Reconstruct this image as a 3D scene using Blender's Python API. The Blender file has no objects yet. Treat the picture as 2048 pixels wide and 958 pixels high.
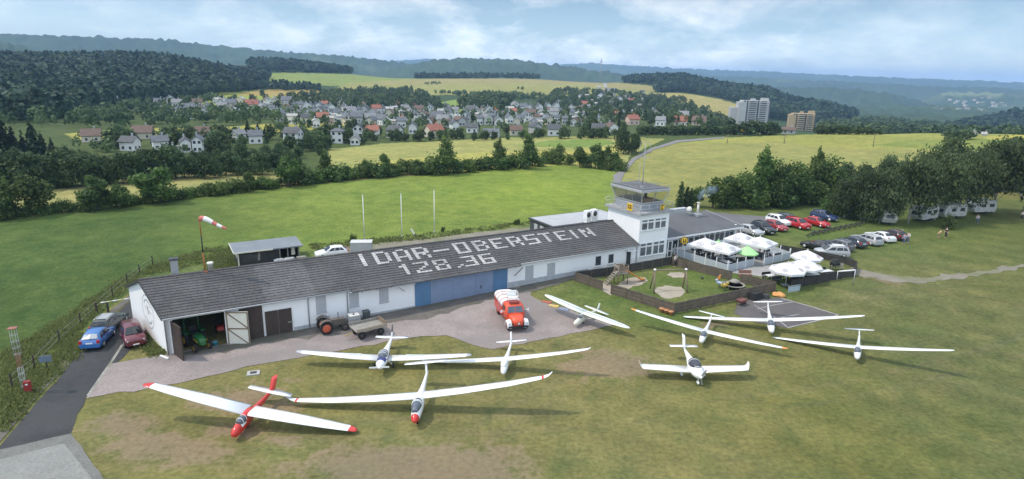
import bpy, bmesh, math, random
import numpy as np
from mathutils import Matrix, Vector, geometry
random.seed(7)
PI = math.pi
R_ = math.radians
scene = bpy.context.scene
COL = scene.collection

# ------------------------------------------------------------------ camera
CAM_H = 24.5
FPX = 1243.0
PITCH = R_(14.8)
ROLL = R_(1.2)
SP, CP, SR, CR = math.sin(PITCH), math.cos(PITCH), math.sin(ROLL), math.cos(ROLL)
cam_data = bpy.data.cameras.new('camera')
cam_data.sensor_width = 36.0
cam_data.lens = 36.0 * FPX / 2048.0
cam_data.clip_start = 0.5
cam_data.clip_end = 40000.0
cam = bpy.data.objects.new('camera', cam_data)
COL.objects.link(cam)
scene.camera = cam
_rt = Vector((CR, SR * SP, SR * CP))
_up = Vector((-SR, CR * SP, CR * CP))
_fw = Vector((0, CP, -SP))
cam.matrix_world = Matrix(((_rt.x, _up.x, -_fw.x, 0), (_rt.y, _up.y, -_fw.y, 0), (_rt.z, _up.z, -_fw.z, CAM_H), (0, 0, 0, 1)))

# ------------------------------------------------------------------ sky and sun
SUN_EL, SUN_AZ = R_(56), R_(268)        # azimuth clockwise from +Y
world = bpy.data.worlds.new('World')
scene.world = world
world.use_nodes = True
_t = world.node_tree
_t.nodes.clear()
def _n(t, kind, **kw):
    n = t.nodes.new(kind)
    for k, v in kw.items():
        setattr(n, k, v)
    return n
wo = _n(_t, 'ShaderNodeOutputWorld')
bg = _n(_t, 'ShaderNodeBackground')
bg.inputs['Strength'].default_value = 0.14
sky = _n(_t, 'ShaderNodeTexSky')
sky.sky_type = 'NISHITA'
sky.sun_disc = False
sky.sun_elevation = SUN_EL
sky.sun_rotation = SUN_AZ
sky.altitude = 480
sky.air_density = 1.0
sky.dust_density = 1.2
sky.ozone_density = 1.5
tc = _n(_t, 'ShaderNodeTexCoord')
sep = _n(_t, 'ShaderNodeSeparateXYZ')
_t.links.new(tc.outputs['Generated'], sep.inputs[0])
# cloud layer: the view direction projected on a high plane, so clouds flatten towards the horizon
zc = _n(_t, 'ShaderNodeMath', operation='ADD'); zc.inputs[1].default_value = 0.40
_t.links.new(sep.outputs['Z'], zc.inputs[0])
zm = _n(_t, 'ShaderNodeMath', operation='MAXIMUM'); zm.inputs[1].default_value = 0.05
_t.links.new(zc.outputs[0], zm.inputs[0])
dx = _n(_t, 'ShaderNodeMath', operation='DIVIDE'); dy = _n(_t, 'ShaderNodeMath', operation='DIVIDE')
_t.links.new(sep.outputs['X'], dx.inputs[0]); _t.links.new(zm.outputs[0], dx.inputs[1])
_t.links.new(sep.outputs['Y'], dy.inputs[0]); _t.links.new(zm.outputs[0], dy.inputs[1])
cmb = _n(_t, 'ShaderNodeCombineXYZ')
_t.links.new(dx.outputs[0], cmb.inputs[0]); _t.links.new(dy.outputs[0], cmb.inputs[1])
def w_noise(scale, detail, rough, off, dist=0.6):
    mp = _n(_t, 'ShaderNodeMapping'); mp.inputs['Location'].default_value = off
    _t.links.new(cmb.outputs[0], mp.inputs[0])
    nz = _n(_t, 'ShaderNodeTexNoise')
    nz.inputs['Scale'].default_value = scale; nz.inputs['Detail'].default_value = detail
    nz.inputs['Roughness'].default_value = rough; nz.inputs['Distortion'].default_value = dist
    _t.links.new(mp.outputs[0], nz.inputs['Vector'])
    return nz.outputs['Fac']
def w_ramp(fac, stops):
    rp = _n(_t, 'ShaderNodeValToRGB')
    el = rp.color_ramp.elements
    el[0].position, el[0].color = stops[0][0], (*stops[0][1], 1)
    el[1].position, el[1].color = stops[1][0], (*stops[1][1], 1)
    for p, c in stops[2:]:
        e = el.new(p); e.color = (*c, 1)
    _t.links.new(fac, rp.inputs[0])
    return rp.outputs[0]
cl1 = w_ramp(w_noise(2.3, 9, 0.58, (3.1, 1.7, 0), .2), [(0.43, (0, 0, 0)), (0.57, (1, 1, 1))])
cl2 = w_noise(5.5, 8, 0.6, (0.4, 5.2, 0), 0.2)
ccol = w_ramp(cl2, [(0.35, (4.6, 5.6, 6.3)), (0.66, (7.6, 8.0, 8.3))])
pale = _n(_t, 'ShaderNodeMixRGB'); pale.inputs[0].default_value = 0.42
pale.inputs[2].default_value = (1.9, 3.4, 5.0, 1)
_t.links.new(sky.outputs[0], pale.inputs[1])
mx = _n(_t, 'ShaderNodeMixRGB')
cm = _n(_t, 'ShaderNodeMath', operation='MULTIPLY'); cm.inputs[1].default_value = 0.85
ex = _n(_t, 'ShaderNodeMapRange', interpolation_type='SMOOTHSTEP')      # fewer clouds and bluer sky away from the middle
ax = _n(_t, 'ShaderNodeMath', operation='ABSOLUTE'); _t.links.new(sep.outputs['X'], ax.inputs[0])
ex.inputs[1].default_value = .12; ex.inputs[2].default_value = .62; ex.inputs[3].default_value = 1.0; ex.inputs[4].default_value = .38
_t.links.new(ax.outputs[0], ex.inputs[0])
cx2 = _n(_t, 'ShaderNodeMath', operation='MULTIPLY'); _t.links.new(cl1, cx2.inputs[0]); _t.links.new(ex.outputs[0], cx2.inputs[1])
_t.links.new(cx2.outputs[0], cm.inputs[0])
_t.links.new(cm.outputs[0], mx.inputs[0]); _t.links.new(pale.outputs[0], mx.inputs[1]); _t.links.new(ccol, mx.inputs[2])
# thin cloud veil, brightened high up as added fill for the shaded walls
ev = _n(_t, 'ShaderNodeMapRange', interpolation_type='SMOOTHSTEP')
ev.inputs[1].default_value = .2; ev.inputs[2].default_value = .75; ev.inputs[3].default_value = 1.0; ev.inputs[4].default_value = 2.2
_t.links.new(sep.outputs['Z'], ev.inputs[0])
# and behind the viewer: unseen sky with brightness added for the same fill
ev2 = _n(_t, 'ShaderNodeMapRange', interpolation_type='SMOOTHSTEP')
ev2.inputs[1].default_value = .15; ev2.inputs[2].default_value = -.6; ev2.inputs[3].default_value = 1.0; ev2.inputs[4].default_value = 2.3
_t.links.new(sep.outputs['Y'], ev2.inputs[0])
em = _n(_t, 'ShaderNodeMath', operation='MAXIMUM')
_t.links.new(ev.outputs[0], em.inputs[0]); _t.links.new(ev2.outputs[0], em.inputs[1])
wt = _n(_t, 'ShaderNodeMapRange'); wt.inputs[1].default_value = 1.0; wt.inputs[2].default_value = 2.2
_t.links.new(em.outputs[0], wt.inputs[0])
wc = _n(_t, 'ShaderNodeMixRGB'); wc.inputs[2].default_value = (5.6, 5.35, 5.2, 1)
wk = _n(_t, 'ShaderNodeMath', operation='MULTIPLY'); wk.inputs[1].default_value = .3
_t.links.new(wt.outputs[0], wk.inputs[0]); _t.links.new(wk.outputs[0], wc.inputs[0]); _t.links.new(mx.outputs[0], wc.inputs[1])
vm = _n(_t, 'ShaderNodeVectorMath', operation='SCALE')
_t.links.new(wc.outputs[0], vm.inputs[0]); _t.links.new(em.outputs[0], vm.inputs['Scale'])
hz = _n(_t, 'ShaderNodeMapRange', interpolation_type='SMOOTHSTEP')
hz.inputs[1].default_value = .14; hz.inputs[2].default_value = .02; hz.inputs[3].default_value = 1.0; hz.inputs[4].default_value = 1.45
_t.links.new(sep.outputs['Z'], hz.inputs[0])
vh = _n(_t, 'ShaderNodeVectorMath', operation='SCALE')
_t.links.new(vm.outputs[0], vh.inputs[0]); _t.links.new(hz.outputs[0], vh.inputs['Scale'])
_t.links.new(vh.outputs[0], bg.inputs['Color'])
_t.links.new(bg.outputs[0], wo.inputs['Surface'])

sun_d = bpy.data.lights.new('sun', 'SUN')
sun_d.energy = 2.95
sun_d.angle = R_(2.2)
sun_d.color = (1.0, 0.90, 0.75)
sun = bpy.data.objects.new('sun', sun_d)
COL.objects.link(sun)
_sd = Vector((math.sin(SUN_AZ) * math.cos(SUN_EL), math.cos(SUN_AZ) * math.cos(SUN_EL), math.sin(SUN_EL)))
sun.rotation_euler = _sd.to_track_quat('Z', 'Y').to_euler()
sun.location = (-60, 0, 90)

vs = scene.view_settings
vs.view_transform = 'Standard'
vs.look = 'None'
vs.exposure = -0.12
vs.gamma = 1.0
vs.use_curve_mapping = False
cy = scene.cycles
cy.use_denoising = True
cy.max_bounces = 6
cy.diffuse_bounces = 3
cy.glossy_bounces = 3
cy.transmission_bounces = 4
cy.transparent_max_bounces = 8
cy.volume_bounces = 1
cy.caustics_reflective = False
cy.caustics_refractive = False

# ------------------------------------------------------------------ pixel <-> world (2048 x 958 photograph)
def rays(px, py):
    u = (np.asarray(px, float) - 1024) / FPX
    v = -(np.asarray(py, float) - 479) / FPX
    X = u * CR - v * SR
    Y = u * SR + v * CR
    return np.stack([X, CP + Y * SP, -SP + Y * CP], -1)
def project(P):
    P = np.asarray(P, float)
    z = P[..., 2] - CAM_H
    Y = P[..., 1] * SP + z * CP
    F = np.maximum(P[..., 1] * CP - z * SP, 1e-3)
    u = CR * P[..., 0] + SR * Y
    v = -SR * P[..., 0] + CR * Y
    return 1024 + FPX * u / F, 479 - FPX * v / F
def azim(px, py=200):
    d = rays(px, py)
    return np.arctan2(d[..., 0], d[..., 1])

# ------------------------------------------------------------------ terrain height
def smooth(t):
    t = np.clip(t, 0, 1)
    return t * t * (3 - 2 * t)
_tab = {   # photo column: (distance, image row of the ground there)
    -200: [(230, None), (330, 244), (470, 204), (650, 160), (850, 124), (1000, 122), (1300, 150)],
    0:    [(230, None), (330, 246), (470, 210), (650, 168), (850, 127), (1000, 125), (1300, 150)],
    300:  [(270, 268), (320, 258), (380, 246), (460, 222), (620, 178), (840, 131), (980, 120), (1250, 140)],
    540:  [(264, 263), (400, 231), (520, 208), (700, 184), (860, 164), (1100, 146), (1260, 128), (1500, 150)],
    800:  [(264, 268), (400, 236), (520, 217), (700, 194), (900, 174), (1150, 158), (1300, 156), (1650, 172)],
    1050: [(264, 269), (400, 236), (520, 219), (700, 196), (900, 179), (1150, 161), (1300, 157), (1650, 175)],
    1200: [(264, 270), (400, 240), (520, 224), (700, 204), (900, 184), (1100, 170), (1250, 165), (1550, 180)],
    1350: [(275, 269), (400, 246), (520, 232), (700, 212), (900, 198), (1080, 180), (1250, 158), (1500, 175)],
    1500: [(285, 269), (330, 266), (450, 262), (600, 254), (800, 236), (1000, 208), (1150, 182), (1400, 205)],
    1620: [(290, 269), (330, 268), (450, 272), (650, 262), (850, 250), (1000, 232), (1150, 212), (1400, 235)],
    1760: [(295, 268), (330, 268), (450, 280), (700, 264), (1000, 246), (1300, 238), (1700, 236)],
    1900: [(300, 268), (340, 268), (450, 284), (700, 272), (1000, 258), (1300, 244), (1700, 238)],
    2048: [(310, 270), (360, 270), (480, 284), (800, 278), (1000, 268), (1300, 250), (1700, 240)],
    2300: [(310, 272), (360, 272), (480, 286), (800, 280), (1000, 270), (1300, 252), (1700, 242)],
}
DS = np.concatenate([np.linspace(0, 400, 161)[:-1], np.geomspace(400, 2500, 260)])
_cols = sorted(_tab)
_az = np.array([float(azim(c, 200)) for c in _cols])
_Z = []
for c in _cols:
    dk, zk = [0, 120, 190], [1.1, 1.1, 1.1]
    for d, row in _tab[c]:
        if row is None:
            zk.append(1.1)
        else:
            r = rays(c, row)
            zk.append(CAM_H + d * r[2] / math.hypot(r[0], r[1]))
        dk.append(d)
    dk += [dk[-1] + 700, 2500]
    zk += [-45, -70]
    z = np.interp(DS, dk, zk)
    # soften the kinks
    for _ in range(3):
        w = np.array([1, 2, 3, 2, 1]) / 9.0
        z = np.convolve(np.pad(z, 2, mode='edge'), w, mode='valid')
    _Z.append(z)
_Z = np.array(_Z)
_ridges = [   # distance, front slope, back slope, crest line in the photograph
    (3200, .24, .2, [(-900, 80), (-300, 74), (0, 68), (150, 73), (330, 80), (450, 93), (600, 107), (700, 113), (830, 130), (900, 145), (1000, 190)]),
    (2300, .3, .2, [(-900, 60), (-300, 66), (0, 86), (60, 100), (130, 122), (200, 150), (260, 190)]),
    (2700, .26, .2, [(640, 200), (700, 165), (760, 143), (830, 127), (880, 119), (960, 117), (1020, 119), (1080, 127), (1150, 136), (1250, 152), (1350, 180), (1400, 210)]),
    (6500, .1, .1, [(500, 150), (600, 137), (800, 121), (860, 119), (900, 126), (1100, 131), (1180, 126), (1250, 131), (1400, 139), (1550, 144), (1700, 152), (1850, 158), (1950, 162), (2048, 166), (2300, 170), (3000, 160)]),
    (4300, .16, .14, [(1250, 190), (1300, 162), (1400, 152), (1500, 155), (1620, 161), (1750, 167), (1850, 173), (2048, 178), (2300, 176), (3000, 170)]),
    (2900, .3, .2, [(1380, 235), (1450, 196), (1500, 182), (1580, 174), (1700, 180), (1790, 188), (1830, 201), (1900, 226), (1960, 250)]),
    (3500, .2, .2, [(1750, 222), (1850, 198), (1900, 188), (1990, 187), (2048, 189), (2300, 185), (3000, 180)]),
    (1350, .3, .3, [(1860, 275), (1900, 258), (1950, 245), (2000, 233), (2048, 224), (2300, 196), (3000, 190)]),
]
_rz = []
for d, s1, s2, pts in _ridges:
    ra, rz = [], []
    for px, py in pts:
        r = rays(px, py)
        ra.append(math.atan2(r[0], r[1])); rz.append(CAM_H + d * r[2] / math.hypot(r[0], r[1]))
    _rz.append((d, s1, s2, np.array(ra), np.array(rz)))
def vnoise(x, y, seed=0):
    """smooth value noise, -1..1"""
    x = np.asarray(x, float); y = np.asarray(y, float)
    xi, yi = np.floor(x).astype(np.int64), np.floor(y).astype(np.int64)
    fx, fy = smooth(x - xi), smooth(y - yi)
    def h(a, b):
        n = (a * 374761393 + b * 668265263 + seed * 974634737) & 0x7fffffff
        n = ((n ^ (n >> 13)) * 1274126177) & 0x7fffffff
        return ((n ^ (n >> 16)) & 0xffff) / 32767.5 - 1
    return (h(xi, yi) * (1 - fx) + h(xi + 1, yi) * fx) * (1 - fy) + (h(xi, yi + 1) * (1 - fx) + h(xi + 1, yi + 1) * fx) * fy
def fbm(x, y, seed=0, octv=3):
    s, a, f = 0, 1.0, 1.0
    for i in range(octv):
        s = s + a * vnoise(x * f, y * f, seed + i * 17); a *= .5; f *= 2.03
    return s / 1.75
def terrain(x, y):
    x = np.asarray(x, float); y = np.asarray(y, float)
    near = 1.1 * smooth((y - 45) / 40)
    d = np.hypot(x, y)
    a = np.arctan2(x, y)
    ai = np.clip(np.interp(a, _az, np.arange(len(_az))), 0, len(_az) - 1.0001)
    di = np.interp(d, DS, np.arange(len(DS)))
    di = np.clip(di, 0, len(DS) - 1.0001)
    i, j = ai.astype(int), di.astype(int)
    fa, fd = smooth(ai - i), di - j
    far = (_Z[i, j] * (1 - fa) + _Z[i + 1, j] * fa) * (1 - fd) + (_Z[i, j + 1] * (1 - fa) + _Z[i + 1, j + 1] * fa) * fd
    far = np.where(y < 0, 1.1, far)
    w = smooth((d - 90) / 40) * smooth((y - 20) / 40)
    z = near * (1 - w) + far * w
    for (dr, s1, s2, ra, rz) in _rz:
        if np.max(d) < dr * .5:
            continue
        c = np.interp(a, ra, rz, left=-400, right=-400)
        q = np.where(d < dr, (dr - d) * s1, (d - dr) * s2)
        q = np.sqrt(q * q + 18 ** 2) - 18
        wob = (fbm(x / 260, y / 260, 5) * 14) * np.clip(np.abs(d - dr) / 250, 0, 1)
        ok = (y > 0) & (np.abs(d - dr) < dr * .45)
        z = np.where(ok, np.maximum(z, c - q + wob), z)
    return z
def T(x, y):
    return float(terrain(np.array([x]), np.array([y]))[0])
def at(px, py, h=0.0):
    """the point h above the ground that the photograph shows at pixel px, py"""
    r = rays(px, py)
    hd = math.hypot(r[0], r[1])
    ds = np.concatenate([np.arange(20, 400, .5), np.arange(400, 3000, 3.0), np.arange(3000, 8000, 25.0)])
    zz = CAM_H + ds * r[2] / hd
    g = terrain(ds * r[0] / hd, ds * r[1] / hd) + h
    k = np.nonzero(zz <= g)[0]
    if len(k) == 0:
        dd = ds[-1]
    else:
        k = k[0]
        if k == 0:
            dd = ds[0]
        else:
            e0, e1 = zz[k - 1] - g[k - 1], zz[k] - g[k]
            dd = ds[k - 1] + (ds[k] - ds[k - 1]) * e0 / max(e0 - e1, 1e-9)
    x, y = dd * r[0] / hd, dd * r[1] / hd
    return Vector((x, y, T(x, y) + h))
def atd(px, d):
    """ground point in photo column px at distance d"""
    a = float(azim(px, 230))
    x, y = d * math.sin(a), d * math.cos(a)
    return Vector((x, y, T(x, y)))
def on_ray(px, py, d):
    r = rays(px, py); k = d / math.hypot(r[0], r[1])
    return Vector((r[0] * k, r[1] * k, CAM_H + r[2] * k))

# ------------------------------------------------------------------ materials
MATS = {}
def new_mat(name):
    m = bpy.data.materials.new(name)
    m.use_nodes = True
    t = m.node_tree
    t.nodes.clear()
    out = _n(t, 'ShaderNodeOutputMaterial')
    p = _n(t, 'ShaderNodeBsdfPrincipled')
    t.links.new(p.outputs[0], out.inputs['Surface'])
    MATS[name] = m
    return m, t, p, out
def coord(t, space='Object'):
    return _n(t, 'ShaderNodeTexCoord').outputs[space] if space != 'World' else _n(t, 'ShaderNodeNewGeometry').outputs['Position']
def noise(t, vec, scale, detail=4, rough=.55, dist=0.0, stretch=None):
    if stretch:
        mp = _n(t, 'ShaderNodeMapping'); mp.inputs['Scale'].default_value = stretch
        t.links.new(vec, mp.inputs[0]); vec = mp.outputs[0]
    n = _n(t, 'ShaderNodeTexNoise')
    n.inputs['Scale'].default_value = scale; n.inputs['Detail'].default_value = detail
    n.inputs['Roughness'].default_value = rough; n.inputs['Distortion'].default_value = dist
    t.links.new(vec, n.inputs['Vector'])
    return n.outputs['Fac']
def ramp(t, fac, *stops):
    rp = _n(t, 'ShaderNodeValToRGB'); el = rp.color_ramp.elements
    while len(el) < len(stops):
        el.new(.5)
    for e, (pos, c) in zip(el, stops):
        e.position = pos
        e.color = (*c, 1) if hasattr(c, '__len__') else (c, c, c, 1)
    t.links.new(fac, rp.inputs[0])
    return rp.outputs[0]
def mixc(t, fac, a, b, mode='MIX'):
    m = _n(t, 'ShaderNodeMixRGB', blend_type=mode)
    for i, v in ((0, fac), (1, a), (2, b)):
        if isinstance(v, (int, float)):
            m.inputs[i].default_value = v if i == 0 else (v, v, v, 1)
        elif isinstance(v, (tuple, list)):
            m.inputs[i].default_value = (*v, 1)
        else:
            t.links.new(v, m.inputs[i])
    return m.outputs[0]
def bump(t, p, h, strength=.3, dist=.02):
    b = _n(t, 'ShaderNodeBump'); b.inputs['Strength'].default_value = strength; b.inputs['Distance'].default_value = dist
    t.links.new(h, b.inputs['Height']); t.links.new(b.outputs[0], p.inputs['Normal'])
def mat(name, col, rough=.6, var=.12, scale=3.0, metal=0.0, dirt=0.0, coat=0.0, bmp=0.0):
    """a painted or raw surface: base colour, soft blotches, optional dirt in streaks"""
    if name in MATS:
        return MATS[name]
    m, t, p, out = new_mat(name)
    v = coord(t)
    n1 = noise(t, v, scale, 5, .6)
    c = ramp(t, n1, (.3, tuple(max(0, x * (1 - var)) for x in col)), (.7, tuple(min(1, x * (1 + var)) for x in col)))
    if dirt:
        n2 = noise(t, v, scale * .9, 6, .65, .4, (1, 1, .25))
        f = ramp(t, n2, (.5, 0.0), (.75, dirt))
        c = mixc(t, f, c, (.12, .105, .085))
    t.links.new(c, p.inputs['Base Color'])
    p.inputs['Roughness'].default_value = rough
    p.inputs['Metallic'].default_value = metal
    if coat:
        p.inputs['Coat Weight'].default_value = coat; p.inputs['Coat Roughness'].default_value = .08
    if bmp:
        bump(t, p, n1, bmp)
    return m
def glass(name, col=(.02, .025, .03), rough=.06, spec=.6):
    if name in MATS:
        return MATS[name]
    m, t, p, out = new_mat(name)
    n1 = noise(t, coord(t), 1.5, 2)
    t.links.new(ramp(t, n1, (.3, tuple(x * .7 for x in col)), (.7, tuple(x * 1.4 for x in col))), p.inputs['Base Color'])
    p.inputs['Roughness'].default_value = rough
    p.inputs['Specular IOR Level'].default_value = spec
    return m
def clear_glass(name, tint=(.75, .8, .78), mixf=.7):
    m, t, p, out = new_mat(name)
    tr = _n(t, 'ShaderNodeBsdfTransparent'); tr.inputs[0].default_value = (*tint, 1)
    mx_ = _n(t, 'ShaderNodeMixShader'); mx_.inputs[0].default_value = mixf
    p.inputs['Base Color'].default_value = (.25, .28, .3, 1); p.inputs['Roughness'].default_value = .05
    t.links.new(p.outputs[0], mx_.inputs[1]); t.links.new(tr.outputs[0], mx_.inputs[2])
    t.links.new(mx_.outputs[0], out.inputs['Surface'])
    return m
def leaf_mat(name, dark, light, trans=.3, shift=.25):
    """leaves: clump tint kept in the mesh, another shift from tree to tree, light passing through"""
    m, t, p, out = new_mat(name)
    at_ = _n(t, 'ShaderNodeAttribute'); at_.attribute_name = 'tint'
    oi = _n(t, 'ShaderNodeObjectInfo')
    c = ramp(t, at_.outputs['Fac'], (.0, dark), (1., light))
    hs = _n(t, 'ShaderNodeHueSaturation')
    mr = _n(t, 'ShaderNodeMapRange'); mr.inputs[3].default_value = 1 - shift; mr.inputs[4].default_value = 1 + shift
    t.links.new(oi.outputs['Random'], mr.inputs[0]); t.links.new(mr.outputs[0], hs.inputs['Value'])
    mr2 = _n(t, 'ShaderNodeMapRange'); mr2.inputs[3].default_value = .485; mr2.inputs[4].default_value = .515
    wn = _n(t, 'ShaderNodeTexWhiteNoise', noise_dimensions='1D'); t.links.new(oi.outputs['Random'], wn.inputs['W'])
    t.links.new(wn.outputs[0], mr2.inputs[0]); t.links.new(mr2.outputs[0], hs.inputs['Hue'])
    t.links.new(c, hs.inputs['Color'])
    t.links.new(hs.outputs[0], p.inputs['Base Color'])
    p.inputs['Roughness'].default_value = .6; p.inputs['Specular IOR Level'].default_value = .25
    tl = _n(t, 'ShaderNodeBsdfTranslucent'); t.links.new(hs.outputs[0], tl.inputs[0])
    ms = _n(t, 'ShaderNodeMixShader'); ms.inputs[0].default_value = trans
    t.links.new(p.outputs[0], ms.inputs[1]); t.links.new(tl.outputs[0], ms.inputs[2]); t.links.new(ms.outputs[0], out.inputs['Surface'])
    return m

M_WHITE = mat('white_render', (.86, .86, .86), .8, .02, .7, dirt=.05, bmp=.1)
M_WHITE2 = mat('white_paint', (.80, .80, .80), .5, .04, 2)
M_PLINTH = mat('grey_plinth_paint', (.42, .44, .46), .8, .12, 1.5, dirt=.4)
M_GEL = mat('white_gelcoat', (.86, .86, .85), .25, .015, 1.5, coat=.5)
M_REDP = mat('red_gloss_paint', (.62, .035, .025), .3, .08, 2, coat=.4)
M_ORANGE = mat('orange_red_truck_paint', (.70, .085, .03), .4, .10, 1.5, coat=.2, dirt=.12)
M_CREAM = mat('cream_paint', (.72, .70, .60), .5, .05, 2, dirt=.15)
M_DARKBLUEP = mat('navy_band_paint', (.03, .035, .16), .3, .1, 2, coat=.4)
M_GREENP = mat('dark_green_trim_paint', (.03, .11, .08), .35, .1, 2)
M_BLACK = mat('black_rubber', (.018, .018, .018), .85, .25, 6)
M_DARK = mat('dark_metal', (.05, .05, .052), .5, .2, 4)
M_GREYM = mat('grey_metal', (.35, .36, .37), .45, .1, 3, dirt=.15)
M_STEEL = mat('galvanised_steel', (.50, .51, .52), .4, .12, 3, metal=.5)
M_ALU = mat('wheel_alloy', (.55, .56, .57), .3, .08, 5, metal=.6)
M_CANOPY = glass('canopy_perspex', (.10, .115, .14), .04, .8)
M_GLASS = glass('window_glass', (.05, .058, .066), .06, .6)
M_CARGLASS = glass('car_glass', (.015, .018, .02), .04, .7)
M_LAMP = glass('headlamp_glass', (.62, .64, .65), .08, .7)
M_TAIL = glass('tail_lamp_glass', (.45, .02, .02), .1, .6)
M_WOODDARK = mat('dark_brown_stained_wood', (.055, .038, .03), .75, .25, 2, dirt=.2)
M_WOOD = mat('weathered_wood', (.22, .165, .115), .8, .25, 3, dirt=.3)
M_WOODGREY = mat('grey_weathered_wood', (.27, .25, .22), .85, .2, 3, dirt=.2)
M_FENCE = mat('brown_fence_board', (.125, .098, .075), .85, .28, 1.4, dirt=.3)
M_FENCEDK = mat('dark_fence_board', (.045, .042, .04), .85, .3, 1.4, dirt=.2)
M_SHUT = mat('grey_shutter', (.42, .43, .45), .6, .07, 1.5, dirt=.1)
M_BLUE1 = mat('blue_door_paint', (.09, .195, .34), .6, .10, .8, dirt=.12)
M_BLUE2 = mat('faded_blue_door_paint', (.195, .262, .385), .65, .08, .8, dirt=.15)
M_YELLOW = mat('yellow_sign_paint', (.80, .50, .03), .5, .05, 3)
M_BLACKP = mat('black_sign_paint', (.02, .02, .02), .6, .1, 3)
M_TARP = mat('white_parasol_fabric', (.66, .66, .67), .85, .03, 1.5, dirt=.04)
M_LIME = mat('light_green_parasol_fabric', (.38, .70, .30), .85, .05, 2)
M_REDLOGO = mat('faded_red_print', (.52, .34, .34), .8, .1, 2)
M_GREYLOGO = mat('grey_print', (.44, .42, .43), .8, .1, 2)
M_TERRA = mat('terracotta', (.55, .22, .10), .8, .15, 6)
M_SLIDE = mat('orange_slide_plastic', (.62, .25, .05), .5, .1, 3)
M_SKIN = mat('skin', (.50, .32, .24), .6, .05, 8)
M_HAIR = mat('dark_hair', (.05, .035, .025), .7, .2, 10)
M_BARK = mat('tree_bark', (.11, .085, .065), .9, .3, 3, bmp=.3)
M_BIRCH = mat('pale_birch_bark', (.42, .40, .37), .85, .35, 3, bmp=.2)
M_ROOFFELT = mat('dark_roofing_felt', (.105, .108, .115), .85, .14, .5, dirt=.15)
M_CONC = mat('pale_concrete', (.40, .39, .37), .85, .10, 1.2, dirt=.25)

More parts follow.
